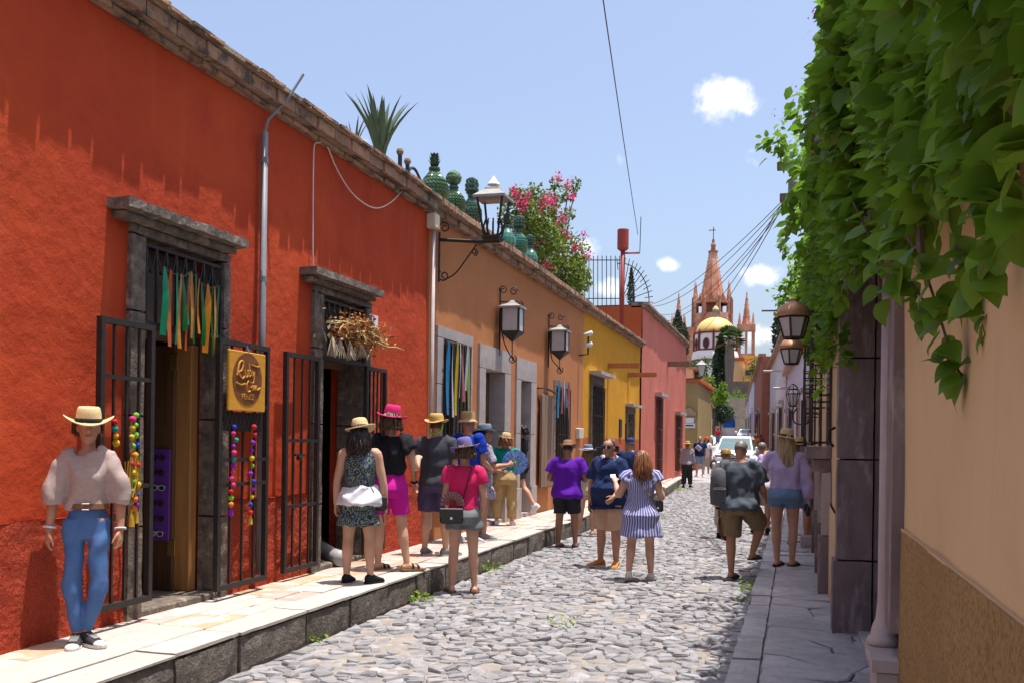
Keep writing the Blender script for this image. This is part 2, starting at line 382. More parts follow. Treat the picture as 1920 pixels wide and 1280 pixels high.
slab_row(XL+.5, XK-.3, 6.06, 41, .3, .7, pl, ZL+.001, (m_slab, m_slab_p, m_slab_o), (3, 4, 3))
strip('far_left_pavement', lambda y: XL+bend(y)-.3, lambda y: XK+bend(y), [42]+YS[9:], lambda y: rise(y)+.2, m_slab)
strip('far_right_pavement', lambda y: XR+bend(y), lambda y: XRW+bend(y)+.3, [42]+YS[9:], lambda y: rise(y)+.14, m_slab)
# right pavement: worn flags laid across
pr = bed('right_pavement', lambda y: XR+.05+bend(y), lambda y: XRW+1.2, ZR-.05, m_rslab)
y = 2.5
while y < 41:
    ln = random.uniform(.5, .95)*(1 if y < 20 else 1.7)
    kb = bend(y+ln/2); rough_box(XR+jit(.012)+kb, XR+.2+kb, y+.005, y+ln-.005, -.08, ZR+jit(.006), amp=.010, step=.12).build('kerb_stone', m_rslab, pr); y += ln
y = 2.5
while y < 41:
    ln = random.uniform(.4, .9)*(1 if y < 16 else 2); xs = [XR+.2, XRW+.5]
    if y < 18: y += ln; continue
    for a, b in zip(xs, xs[1:]): rough_box(a+.006+bend(y), b-.006+bend(y), y+.006, y+ln-.006+jit(.01), ZR-.07, ZR+jit(.007), amp=.008, step=.09, fs=7).build('flagstone', m_rslab, pr)
    y += ln
for c, poly in voronoi(XR+.2, XRW+.5, 2.5, 18.4, .36, .27, .45):                 # irregular worn flags
    cx = sum(p[0] for p in poly)/len(poly); cy = sum(p[1] for p in poly)/len(poly); h = jit(.009); tx, ty = jit(.04), jit(.04); mb = MB()
    mb.loft([[(cx+(x-cx)*k, cy+(y-cy)*k, ZR+dz+((x-cx)*tx+(y-cy)*ty if q else 0)+(jit(.003) if q > 1 else 0)) for x, y in poly] for q, (k, dz) in enumerate(((.965, -.07), (.962, h-.010), (.90, h-.001), (.5, h+.002)))]).build('flagstone', m_rslab, pr)
# ------------------------------------------------------------ walls with openings
def wall_yz(x, y0, y1, z0, z1, ops, depth, side=1, step=.14, amp=.012, thick=.02, xf=None):
    """front sheet of a wall in the plane x with rectangular openings (ya,yb,za,zb) and their reveals"""
    def lines(a, b, cuts):
        n = max(1, int((b-a)/step)); ls = sorted(set([round(a+(b-a)*i/n, 4) for i in range(n+1)]+[round(c, 4) for c in cuts if a < c < b])); out = [ls[0]]
        cs = {round(c, 4) for c in cuts}|{round(a, 4), round(b, 4)}
        for l in ls[1:]:
            if l-out[-1] < step*.3:
                if l in cs:
                    if out[-1] in cs: out.append(l)
                    else: out[-1] = l
            else: out.append(l)
        return out
    ys = lines(y0, y1, [c for o in ops for c in o[:2]]); zs = lines(z0, z1, [c for o in ops for c in o[2:4]])
    mb = MB(); nz = len(zs)
    vs = []
    for yy in ys:
        for zz in zs:
            d = amp*(nz3((x*3+yy*.7, zz*.7, 5.))*1.4+.5*nz3((yy*2.7, zz*2.7, 9.)))
            vs.append((x+side*d+(xf(yy, zz) if xf else 0), yy, zz))
    fs = []
    for i in range(len(ys)-1):
        for j in range(nz-1):
            cy, cz = (ys[i]+ys[i+1])/2, (zs[j]+zs[j+1])/2
            if any(o[0] < cy < o[1] and o[2] < cz < o[3] for o in ops): continue
            q = (i*nz+j, (i+1)*nz+j, (i+1)*nz+j+1, i*nz+j+1); fs.append(q if side > 0 else q[::-1])
    mb.add(vs, fs)
    for a, b, c, d in [o[:4] for o in ops]:
        x1 = x-side*depth
        for kq, q in enumerate((((x, a, c), (x1, a, c), (x1, a, d), (x, a, d)), ((x, b, c), (x, b, d), (x1, b, d), (x1, b, c)), ((x, a, d), (x1, a, d), (x1, b, d), (x, b, d)), ((x, a, c), (x, b, c), (x1, b, c), (x1, a, c)))):
            if (kq == 2 and d >= z1-.001) or (kq == 3 and c <= z0+.001): continue
            mb.add(q if side > 0 else q[::-1], [(0, 1, 2, 3)])
    return mb
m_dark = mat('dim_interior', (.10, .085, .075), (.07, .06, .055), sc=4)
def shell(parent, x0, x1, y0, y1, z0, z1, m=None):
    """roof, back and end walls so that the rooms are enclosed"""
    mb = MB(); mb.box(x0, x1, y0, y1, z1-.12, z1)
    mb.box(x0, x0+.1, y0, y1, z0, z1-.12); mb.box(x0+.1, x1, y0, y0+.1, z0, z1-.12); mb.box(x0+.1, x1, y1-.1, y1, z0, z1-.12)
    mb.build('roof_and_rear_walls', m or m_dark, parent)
m_red = wall_mat('red_plaster', (.47, .060, .015), (.39, .043, .014), (.33, .033, .015), (.49, .088, .03), bump=.55, coarse=9., dist=.02)
m_red2 = wall_mat('rough_red_plaster', (.46, .066, .025), (.37, .047, .02), (.28, .037, .021), (.48, .09, .042), bump=1., coarse=22., fine=70., dist=.05, speck=(.30, .035, .018))
m_org = wall_mat('orange_plaster', (.46, .185, .072), (.42, .16, .062), (.39, .15, .062), (.36, .145, .075), bump=.3, coarse=8., dist=.012)
m_yel = wall_mat('ochre_yellow_plaster', (.60, .285, .012), (.54, .245, .012), (.46, .21, .02), (.48, .23, .03), bump=.35, coarse=6., dist=.015, pale=(.6, .5, .3))
m_ored = wall_mat('brick_red_dado', (.45, .10, .035), (.40, .085, .03), (.35, .07, .03), (.42, .12, .06), bump=.4)
m_pnk = wall_mat('pink_plaster', (.56, .165, .115), (.50, .14, .10), (.48, .13, .10), (.42, .12, .10), bump=.35, coarse=6., dist=.015)
m_stone = mat('dark_quarry_stone', (.21, .165, .13), (.085, .066, .055), sc=13, bump=1., bsc=34, c3=(.35, .29, .235), sc3=7, cut3=(.54, .7), bdist=.02)
m_gstone = mat('grey_carved_stone', (.42, .36, .345), (.35, .30, .29), sc=6, bump=.4, bsc=50, c3=(.30, .26, .25), sc3=4)
m_iron = mat('black_iron', (.022, .020, .019), (.04, .032, .028), sc=20, rough=.55, metal=.3, bump=.2, bsc=90, spec=.4)
m_rust = mat('brown_iron', (.07, .045, .035), (.04, .03, .025), sc=20, rough=.65, metal=.2)
m_wood = mat('dark_door_wood', (.14, .07, .032), (.075, .035, .018), sc=3, stretch=(6, 6, .5), bump=.4, bsc=14, rough=.6)
m_wood2 = mat('honey_wood', (.42, .21, .07), (.30, .14, .045), sc=3, stretch=(6, 6, .4), bump=.3, bsc=12, rough=.55)
m_brick = mat('weathered_cornice_brick', (.42, .245, .155), (.30, .165, .105), sc=9, bump=.9, bsc=35, c3=(.10, .08, .07), sc3=3.5, cut3=(.52, .62), rnd=.22, bdist=.02)
m_mort = mat('cornice_mortar', (.38, .28, .20), (.22, .16, .12), sc=8, bump=.8, bsc=40, c3=(.09, .075, .065), sc3=3, cut3=(.5, .62), bdist=.02)
def tile_cornice(parent, y0, y1, z, proj=.24, courses=3, near=True, x=XL, mats=None, bl=.26, th=.07, side=1):
    """a stepped eaves course of separate bricks; mortar core behind them"""
    mb_, bk = mats or (m_mort, m_brick); prt = []
    for c in range(courses):
        pj = proj*(c+1)/courses if courses > 1 else proj
        if courses == 3: pj = proj*(.32, .72, 1.)[c]
        hh = th*(.75, 1.75, .65)[c] if courses == 3 else th
        prt.append((z, pj, hh)); z += hh
    core = MB(); zz = prt[0][0]
    for (a, pj, hh) in prt:
        xs = sorted((x-side*.35, x+side*(pj-.03))); core.box(xs[0], xs[1], y0, y1, a, a+hh-.006)
    co = core.build('cornice', mb_, parent)
    for ci, (a, pj, hh) in enumerate(prt):
        y = y0+random.uniform(-.15, 0)
        while y < y1:
            ln = bl*random.uniform(.75, 1.25)*(1.4 if (ci == 1 and courses == 3) else 1); e = jit(.012)+(-.04 if random.random() < .06 else 0); g_ = random.uniform(.002, .012); b0, b1 = max(y, y0)+g_, min(y+ln, y1)-g_
            if b1-b0 > .06:
                xs = sorted((x-side*.05, x+side*(pj+e)))
                rough_box(xs[0], xs[1], b0, b1, a+.002, a+hh-.002+jit(.004), amp=.007, step=.1, fs=14).build('brick', bk, co)
            y += ln
    return z
# ------------------------------------------------------------ red building
red = thing('red_building', 'red rough plaster shop house with two stone doorways and brick eaves', 'building', (XL, 7.5, 0))
D1 = (wy(272), wy(418), ZL, 3.05); D2 = (wy(607), wy(686), ZL, 3.05)
YR0, YR1 = 0., wy(806); ZD = 1.07
wall_yz(XL, YR0, YR1, ZD, 4.62, [(D1[0]-.06, D1[1]+.05, ZD, D1[3]+.04), (D2[0]-.06, D2[1]+.05, ZD, D2[3]+.04)], .4, amp=.016, step=.11).build('wall', m_red, red, smooth=True)
def dado_lump(y, z): return .012*nz3((y*9, z*9, 1))+.008*nz3((y*22, z*22, 4))
wall_yz(XL+.02, YR0, YR1, .15, ZD, [(D1[0]-.06, D1[1]+.05, .15, ZD), (D2[0]-.06, D2[1]+.05, .15, ZD)], .42, amp=.008, step=.035 if False else .045, xf=dado_lump).build('dado', m_red2, red, smooth=True)
for a_, b_ in ((YR0, D1[0]-.1), (D1[1]+.05, D2[0]-.1), (D2[1]+.05, YR1)): MB().add([(XL-.02, a_, ZD-.001), (XL+.026, a_, ZD-.006), (XL+.026, b_, ZD-.006), (XL-.02, b_, ZD-.001)], [(0, 1, 2, 3)]).build('dado_ledge', m_red, red)
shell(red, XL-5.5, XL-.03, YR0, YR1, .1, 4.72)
tile_cornice(red, 1.5, YR1, 4.53, proj=.21)
def stone_door(parent, yo0, yo1, ya, yb, ztop, zs, shelf_y0, shelf_y1, m, depth=.42):
    """stone jambs in blocks, lintel and a moulded shelf above"""
    for (a, b) in ((yo0, ya), (yb, yo1)):
        z = ZL-.05; hs = [.72, .8, .75, 9]
        for h in hs:
            z2 = min(z+h, ztop); rough_box(XL-depth, XL+.05, a, b, z+.002, z2-.002, amp=.006, step=.12).build('jamb_stone', m, parent); z = z2
            if z >= ztop: break
    rough_box(XL-depth, XL+.05, yo0, yo1, ztop+.002, zs, amp=.006, step=.12).build('lintel', m, parent)
    mb = rough_box(XL-.1, XL+.12, shelf_y0+.06, shelf_y1-.06, zs+.002, zs+.05, amp=.005, step=.1); mb2 = rough_box(XL-.1, XL+.2, shelf_y0, shelf_y1, zs+.05, zs+.14, amp=.012, step=.09)
    mb.add(mb2.v, mb2.f); mb.build('door_shelf', m, parent)
    MB().box(XL-.5, XL+.03, ya, yb, ZL-.05, ZL+.05, bev=.01).build('threshold', m, parent)
stone_door(red, wy(244), wy(431), D1[0], D1[1], D1[3], 3.12, wy(234, 420, XL+.16), wy(461, 450, XL+.16), m_stone, .18)
stone_door(red, wy(588), wy(697), D2[0], D2[1], D2[3], 3.12, wy(588, 520, XL+.16), wy(717, 540, XL+.16), m_stone, .3)
def gate_leaf(parent, y0, y1, z0, z1, x, n=3, rails=(.45,), latch=None):
    """wrought gate leaf folded back on the wall: frame, separate bars and rails"""
    mb = MB(); w = .042
    mb.bar((x, y0, z0), (x, y0, z1), w); mb.bar((x, y1, z0), (x, y1, z1), w); mb.bar((x, y0+w/2, z1-w/2), (x, y1-w/2, z1-w/2), w); mb.bar((x, y0+w/2, z0+w/2), (x, y1-w/2, z0+w/2), w)
    g = mb.build('gate', m_iron, parent)
    for i in range(n):
        yy = y0+(y1-y0)*(i+1)/(n+1); MB().bar((x, yy, z0+w), (x, yy, z1-w), .017).build('bar', m_iron, g)
    for r in rails: MB().bar((x+.012, y0+w/2, z0+(z1-z0)*r), (x+.012, y1-w/2, z0+(z1-z0)*r), .012, .03).build('rail', m_iron, g)
    if latch:
        yy, zz = latch; MB().bar((x+.03, yy-.09, zz), (x+.03, yy+.09, zz), .02).box(x+.01, x+.045, yy-.03, yy+.03, zz-.05, zz-.01, bev=.004).build('latch', m_iron, g)
    return g
GX = XL+.13
gate_leaf(red, wy(186, 900, GX), wy(280, 900, GX), .42, 2.40, GX, 3, (.42, .80))
gR = gate_leaf(red, wy(408, 900, GX), wy(497, 900, GX), .36, 2.40, GX, 3, (.42, .52, .74), None)
gate_leaf(red, wy(541, 900, GX), wy(600, 900, GX), .36, 2.40, GX-.04, 3, (.3, .6), (wy(563, 900, GX), 1.45))
gate_leaf(red, wy(687, 900, GX), wy(722, 900, GX), .36, 2.40, GX-.02, 4, (.45,))
def transom_grille(parent, ya, yb, z0, z1, x, n=8):
    g = MB().bar((x, ya-.04, z0), (x, yb+.04, z0), .05, .045).build('grille', m_iron, parent); MB().bar((x, ya-.03, z1), (x, yb+.03, z1), .022).build('rail', m_iron, g)
    for i in range(n+1):
        yy = ya+(yb-ya)*i/n; MB().bar((x, yy, z0+.02), (x, yy, z1), .016).build('bar', m_iron, g)
        if i < n:
            yc = yy+(yb-ya)/n/2; hw = (yb-ya)/n/2*.9
            for s in (-1, 1): MB().tube([(x, yc+s*hw, z1-.015), (x, yc+s*hw*.85, z1-.07), (x, yc+s*hw*.35, z1-.14), (x, yc, z1-.17)], .007, 5).build('scroll', m_iron, g)
            MB().ball((x, yc, z1-.18), .018, n=6, m=4).build('finial', m_iron, g)
transom_grille(red, D1[0]+.03, D1[1]-.02, 2.42, 3.0, XL+.02, 8)
transom_grille(red, D2[0]+.02, D2[1]-.02, 2.42, 3.0, XL+.02, 8)
# the inside of the first doorway: frame, leaves, back wall
m_cream = mat('cream_interior', (.45, .40, .34), (.38, .33, .28), sc=3)
m_floor = mat('dark_floor_tiles', (.06, .05, .05), (.04, .035, .035), sc=6, rough=.5)
MB().box(XL-.28, XL-.2, D1[0], D1[1], 2.36, 2.44).build('transom', m_wood, red)
MB().box(XL-.26, XL-.23, D1[0]+.02, D1[1]-.02, 2.45, 3.04).build('transom_board', mat('grey_board', (.16, .14, .12), (.11, .09, .08), sc=5), red)
for (a, b, x0, x1, m) in ((D1[1]-.10, D1[1]-.002, XL-.34, XL-.185, m_wood2), (D1[1]-.135, D1[1]-.10, XL-1.05, XL-.32, m_wood), (D1[0]+.002, D1[0]+.05, XL-1.0, XL-.3, m_wood)):
    MB().box(x0, x1, a, b, ZL+.05, 2.36, bev=.008).build('door_leaf', m, red)
for zz in (.62, 2.15): MB().box(XL-.36, XL-.29, D1[1]-.147, D1[1]-.137, zz, zz+.13, bev=.002).build('hinge', mat('brass', (.55, .36, .10), (.4, .25, .08), sc=20, metal=.8, rough=.4), red)
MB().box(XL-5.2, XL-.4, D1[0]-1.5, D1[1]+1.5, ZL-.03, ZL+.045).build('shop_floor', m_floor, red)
MB().box(XL-1.9, XL-1.8, D1[0]-.2, D1[1]+1.6, ZL, 2.6).build('shop_partition', m_cream, red)
MB().box(XL-.5, XL-.3, D2[0]+.002, D2[0]+.06, ZL+.05, 2.40, bev=.008).box(XL-.95, XL-.5, D2[0]+.062, D2[0]+.1, ZL+.05, 2.40).build('door_leaf', m_wood, red)
MB().box(XL-.28, XL-.2, D2[0], D2[1], 2.36, 2.44).build('transom', m_wood, red)
MB().box(XL-.26, XL-.23, D2[0]+.02, D2[1]-.02, 2.45, 3.04).build('transom_board', MATS['grey_board'], red)
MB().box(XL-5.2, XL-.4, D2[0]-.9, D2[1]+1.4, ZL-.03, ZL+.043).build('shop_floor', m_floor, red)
MB().box(XL+.005, XL+.02, wy(701, 590), wy(713, 590), 2.86, 3.0, bev=.002).build('notice', mat('white_paper', (.72, .71, .73), (.6, .6, .64), sc=30), red)
# downpipe and wires on the wall
m_pipe = mat('grey_pvc', (.20, .21, .23), (.15, .15, .165), sc=5, rough=.5)
mb = MB(); py = wy(491, 450); mb.tube([(XL+.06, py, .40), (XL+.06, py, 4.30)], .03, 10)
pp = mb.build('downpipe', m_pipe, red, smooth=True)
for zz in (1.6, 3.0, 4.05): MB().tube([(XL+.06, py, zz-.025), (XL+.06, py, zz+.025)], .036, 10).build('clip', m_pipe, pp)
MB().tube([(XL+.06, py, 4.3), (XL+.06, py+.05, 4.42), (XL+.16, py+.22, 4.66), (XL+.27, py+.3, 4.9)], .012, 5).build('lead', m_pipe, pp)
m_wire = mat('white_cable', (.62, .55, .5), rough=.6)
a, b, c = on_wall(587, 275, XL+.03), on_wall(700, 388, XL+.03), on_wall(767, 345, XL+.1)
pts = [on_wall(u, v, XL+.035) for u, v in ((612, 640), (600, 590), (588, 500), (587, 400), (588, 300), (590, 272), (598, 268), (612, 272), (632, 318), (660, 362), (690, 386), (712, 390), (735, 378), (757, 355), (768, 343))]
tag(MB().tube(catmull(pts, 4), .007, 5).build('hanging_cable', m_wire), 'thin white cable looping along the red wall under its eaves', 'cable')
# ------------------------------------------------------------ orange building
org = thing('orange_building', 'orange plaster house with grey stone window and door frames', 'building', (XL, 17, 0))
YO0, YO1 = YR1, wy(1097, 760)
OW1 = (wy(834, 637), wy(882, 650), 1.15, 2.98); OD1 = (wy(913, 691), wy(949, 691), ZL, 2.72); OD2 = (wy(979, 713), wy(998, 713), ZL, 2.68); OW2 = (wy(1046, 720), wy(1069, 725), .82, 2.72)
wall_yz(XL, YO0, YO1, .15, 4.62, [(o[0]-.05, o[1]+.05, o[2]-.04, o[3]+.04) for o in (OW1, OD1, OD2, OW2)], .25, amp=.01, step=.16).build('wall', m_org, org, smooth=True)
MB().box(XL-.02, XL+.035, YO0+.004, YO0+.1, .2, 4.5, bev=.012).build('corner_strip', m_org, org)
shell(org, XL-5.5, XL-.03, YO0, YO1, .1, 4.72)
tile_cornice(org, YO0+.02, YO1, 4.54, proj=.21, courses=2, th=.10, bl=.45)
def frame(parent, o0, o1, op, ztop, m, sill=False, base=True, pr=.035):
    ya, yb, za, zb = op
    for (a, b) in ((o0, ya), (yb, o1)):
        z = (za if sill else ZL)-.02; n = 3; H = zb-z
        if base and not sill: rough_box(XL-.3, XL+pr+.03, a-.01, b+.01, z, z+.55, amp=.003, step=.2).build('plinth_stone', m, parent); z += .552; H = zb-z; n = 2
        for k in range(n): rough_box(XL-.3, XL+pr, a, b, z+H*k/n+.002, z+H*(k+1)/n-.002, amp=.003, step=.2).build('jamb_stone', m, parent)
    rough_box(XL-.3, XL+pr, o0, o1, zb+.002, ztop, amp=.003, step=.2).build('lintel', m, parent)
    if sill: rough_box(XL-.3, XL+pr+.05, o0-.03, o1+.03, za-.16, za-.022, amp=.003, step=.2).build('sill', m, parent)
    else: MB().box(XL-.4, XL+.02, ya, yb, ZL-.05, ZL+.06).build('threshold', m, parent)
frame(org, wy(823, 614), wy(889, 650), OW1, 3.13, m_gstone, True)
frame(org, wy(902, 646), wy(960, 680), OD1, 3.08, m_gstone)
frame(org, wy(971, 670), wy(1008, 690), OD2, 3.05, m_gstone)
frame(org, wy(1042, 712), wy(1073, 730), OW2, 2.84, mat('dark_frame', (.22, .17, .15), (.16, .12, .11), sc=8), True, pr=.02)
MB().box(XL-.30, XL-.24, OD1[0], OD1[1], ZL+.06, OD1[3], bev=.004).build('door', m_wood, org)
for k in range(2):
    for j in range(3):
        ya = OD1[0]+.06+k*(OD1[1]-OD1[0])/2; MB().box(XL-.242, XL-.215, ya, ya+(OD1[1]-OD1[0])/2-.12, ZL+.15+j*.78, ZL+.8+j*.78, bev=.012).build('door_panel', m_wood, org)
m_gdoor = mat('grey_brown_door', (.20, .15, .13), (.15, .11, .10), sc=4, stretch=(5, 5, .4), rough=.6)
MB().box(XL-.30, XL-.24, OD2[0], OD2[1], ZL+.06, OD2[3], bev=.004).build('door', m_gdoor, org)
MB().box(XL-.238, XL-.228, OD2[0]+.3, OD2[0]+.5, 1.95, 2.1).build('notice', MATS['white_paper'], org)
for op in (OW1, OW2):
    wn = MB().box(XL-.30, XL-.26, op[0], op[1], op[2], op[3]).build('window', glass_mat(), org)
    for k in range(3):
        yy = op[0]+(op[1]-op[0])*k/2; MB().box(XL-.262, XL-.22, max(op[0], yy-.03), min(op[1], yy+.03), op[2]+.002, op[3]-.002).build('frame', m_wood, wn)
    gz0, gz1 = op[2]+.03, op[3]-.03; gg = MB().bar((XL+.06, op[0]+.0, gz0), (XL+.06, op[1], gz0), .02, .012).build('window_grille', m_iron, org)
    for zz in (gz1, gz0+(gz1-gz0)*.5): MB().bar((XL+.06, op[0]+.0, zz), (XL+.06, op[1], zz), .02, .012).build('rail', m_iron, gg)
    for k in range(8):
        yy = op[0]+.02+(op[1]-op[0]-.04)*k/7; MB().bar((XL+.06, yy, gz0), (XL+.06, yy, gz1), .018).build('bar', m_iron, gg)
m_plank = mat('weathered_plank', (.27, .18, .12), (.17, .11, .08), sc=3, stretch=(5, 5, .4), bump=.5, bsc=16)
sh = MB().box(XL+.05, XL+.075, wy(1011, 830), wy(1033, 830), .74, 2.50, bev=.006).build('shutter', m_plank, org)
ya, yb = wy(1011, 830), wy(1033, 830)
for k in range(4): MB().box(XL+.076, XL+.094, ya+(yb-ya)*k/4+.005, ya+(yb-ya)*(k+1)/4-.005, .76, 2.48, bev=.005).build('plank', m_plank, sh)
MB().tube([(XL+.02, ya-.05, 2.6), (XL+.08, ya+.3, 2.62), (XL+.1, yb+.2, 2.56)], .02, 6).build('shutter_rail', m_iron, org)
MB().box(XL, XL+.09, wy(1083, 815), wy(1091, 815), 1.70, 1.92, bev=.012).build('meter_box', mat('pale_box', (.55, .52, .48), rough=.5), org)
wp = MB().tube([(XL+.05, YO0+.05, .45), (XL+.05, YO0+.05, 4.35)], .03, 8).build('downpipe', mat('white_pvc', (.55, .50, .48), (.45, .38, .36), sc=4), org, smooth=True)
MB().box(XL+.0, XL+.13, YO0-.10, YO0+.08, 4.33, 4.52, bev=.012).build('pipe_head', mat('cream_box', (.6, .5, .38), rough=.6), wp)
# ------------------------------------------------------------ yellow building
yel = thing('yellow_building', 'ochre yellow house with brick red base and stone hooded window', 'building', (XL, 26.5, 0))
YY0, YY1 = YO1, wy(1203, 800)
YW = (wy(1114, 760), wy(1132, 760), .75, 3.0); YD = (wy(1180, 790), wy(1191, 790), ZL, 2.45)
wall_yz(XL-.03, YY0, YY1, 1.72, 4.62, [(YW[0]-.06, YW[1]+.06, 1.72, YW[3]+.05), (YD[0]-.06, YD[1]+.06, 1.72, YD[3]+.05)], .25, amp=.012, step=.2).build('wall', m_yel, yel, smooth=True)
wall_yz(XL-.022, YY0, YY1, .15, 1.72, [(YW[0]-.06, YW[1]+.06, YW[2], 1.72), (YD[0]-.06, YD[1]+.06, .15, 1.72)], .25, amp=.01, step=.2).build('dado', m_ored, yel, smooth=True)
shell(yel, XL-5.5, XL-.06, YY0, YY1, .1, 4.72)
tile_cornice(yel, YY0, YY1, 4.56, proj=.20, courses=2, th=.085, bl=.5, x=XL-.03)
for (a, b, zt, hood) in ((YW[0], YW[1], YW[3], .28), (YD[0], YD[1], YD[3], .22)):
    sill = a == YW[0]
    for q0, q1 in ((a-.2, a), (b, b+.2)): rough_box(XL-.3, XL+.02, q0, q1, .7 if sill else ZL-.02, zt, amp=.004, step=.3).build('jamb_stone', m_stone, yel)
    rough_box(XL-.3, XL+.03, a-.2, b+.2, zt+.002, zt+.2, amp=.004, step=.3).build('lintel', m_stone, yel)
    rough_box(XL-.05, XL+hood, a-.32, b+.32, zt+.2, zt+.29, amp=.008, step=.2).build('hood', m_gstone, yel)
MB().box(XL-.3, XL-.25, YW[0], YW[1], YW[2], YW[3]).build('window', glass_mat(), yel)
gg = MB().bar((XL+.07, YW[0], .8), (XL+.07, YW[1], .8), .03, .02).build('window_grille', m_iron, yel)
for zz in (1.5, 2.25, 2.95): MB().bar((XL+.07, YW[0], zz), (XL+.07, YW[1], zz), .03, .02).build('rail', m_iron, gg)
for k in range(7): yy = YW[0]+.02+(YW[1]-YW[0]-.04)*k/6; MB().bar((XL+.07, yy, .8), (XL+.07, yy, 2.95), .022).build('bar', m_iron, gg)
MB().box(XL-.3, XL-.24, YD[0], YD[1], ZL, YD[3]).build('door', m_gdoor, yel)
for k, (u, v, s) in enumerate(((1164, 800, .17), (1174, 808, .08))): p = on_wall(u, v); MB().box(XL-.03, XL+.01, p.y-s, p.y+s, p.z-.28, p.z+.22, bev=.006).build('wall_plaque', m_iron, yel)
m_gut = mat('painted_gutter', (.50, .16, .05), (.36, .13, .06), sc=6)
for (u, v) in ((1143, 686), (1180, 703)):
    p = on_wall(u, v); MB().box(XL-.05, XL+.78, p.y-.07, p.y+.07, p.z-.05, p.z-.02).box(XL-.05, XL+.78, p.y-.08, p.y-.06, p.z-.05, p.z+.07).box(XL-.05, XL+.78, p.y+.06, p.y+.08, p.z-.05, p.z+.07).build('rain_spout', m_gut, yel)
# ------------------------------------------------------------ pink building and its raised roof block
pnk = thing('pink_building', 'tall pink plaster house with narrow barred windows after the yellow house', 'building', (XL, 37, 0))
YP0, YP1 = YY1, 43.6
PW = [(wy(1231, 770), wy(1240, 770), .5, 3.2), (wy(1268, 780), wy(1277, 780), .5, 2.75)]
wall_yz(XL+.02, YP0, YP1, .1, 5.82, PW, .35, amp=.012, step=.25).build('wall', m_pnk, pnk, smooth=True)
MB().box(XL-5, XL+.0, YP0, YP0+.1, 4.6, 5.85).build('gable_wall', m_ored, pnk)
shell(pnk, XL-5.5, XL-.02, YP0+.1, YP1, .1, 5.9)
tile_cornice(pnk, YP0, YP1, 5.80, proj=.2, courses=2, th=.08, bl=.7, x=XL+.02)
for op in PW:
    rough_box(XL-.1, XL+.26, op[0]-.3, op[1]+.3, op[3]+.02, op[3]+.16, amp=.008, step=.3).build('hood', m_slab_p, pnk)
    MB().box(XL-.3, XL-.25, op[0], op[1], op[2], op[3]).build('window', glass_mat(), pnk)
    gg = MB().bar((XL+.1, op[0]-.03, op[2]+.05), (XL+.1, op[1]+.03, op[2]+.05), .03, .03).build('window_grille', m_iron, pnk)
    for k in range(1, 6): zz = op[2]+.05+(op[3]-op[2]-.1)*k/5; MB().bar((XL+.1, op[0]-.03, zz), (XL+.1, op[1]+.03, zz), .03, .03).build('rail', m_iron, gg)
    for k in range(6): yy = op[0]+(op[1]-op[0])*k/5; MB().bar((XL+.1, yy, op[2]), (XL+.1, yy, op[3]), .025).build('bar', m_iron, gg)
p = on_wall(1266, 682, XL+.3); MB().box(XL-.05, XL+.85, p.y-.08, p.y+.08, p.z-.09, p.z+.09).build('rain_spout', m_plank, pnk)
# ------------------------------------------------------------ olive house end and the far left row
olv = thing('olive_house', 'olive tan house end with red coping and small wall plaques', 'building', (-5, 50, 0))
m_olv = wall_mat('olive_plaster', (.33, .235, .10), (.29, .20, .09), (.26, .18, .085), (.30, .21, .1), bump=.2)
oy = 50.; xo0, xo1 = -8.5, at_depth(1308, 800, oy).x; zt = at_depth(1295, 716, oy).z
MB().box(xo0, xo1, oy, oy+8, 0, zt).build('wall', m_olv, olv)
MB().box(xo0, xo1+.12, oy-.1, oy+9, zt, zt+.22, bev=.03).build('coping', m_ored, olv)
MB().box(xo0, xo1+.02, oy-.02, oy+9, .1, .9).build('dado', m_ored, olv)
pc = at_depth(1292, 772, oy); mb = MB(); pl_ = [(-.42, -.2), (.42, -.2), (.42, .0), (.30, .06), (.2, .2), (0, .28), (-.2, .2), (-.30, .06), (-.42, 0)]
MB().add([(pc.x+a, oy-.05, pc.z+b) for a, b in pl_]+[(pc.x+a, oy, pc.z+b) for a, b in pl_], [tuple(range(9))[::-1]]+[(i, (i+1) % 9, 9+(i+1) % 9, 9+i) for i in range(9)]).build('scroll_plaque', m_plank, olv)
MB().add([(pc.x+a*.85, oy-.058, pc.z+b*.8) for a, b in pl_], [tuple(range(9))[::-1]]).build('plaque_face', mat('tan_sign', (.36, .27, .15), (.3, .22, .12), sc=4), olv)
for (u, v, w_, h_, m) in ((1293, 787, .2, .13, 'white_paper'), (1293, 797, .27, .11, 'white_paper')):
    q = at_depth(u, v, oy); s_ = MB().box(q.x-w_, q.x+w_, oy-.03, oy, q.z-h_, q.z+h_).build('house_sign', MATS[m], olv)
MB().box(q.x-.2, q.x+.2, oy-.034, oy-.03, q.z-.035, q.z+.035).build('lettering_band', m_iron, s_)
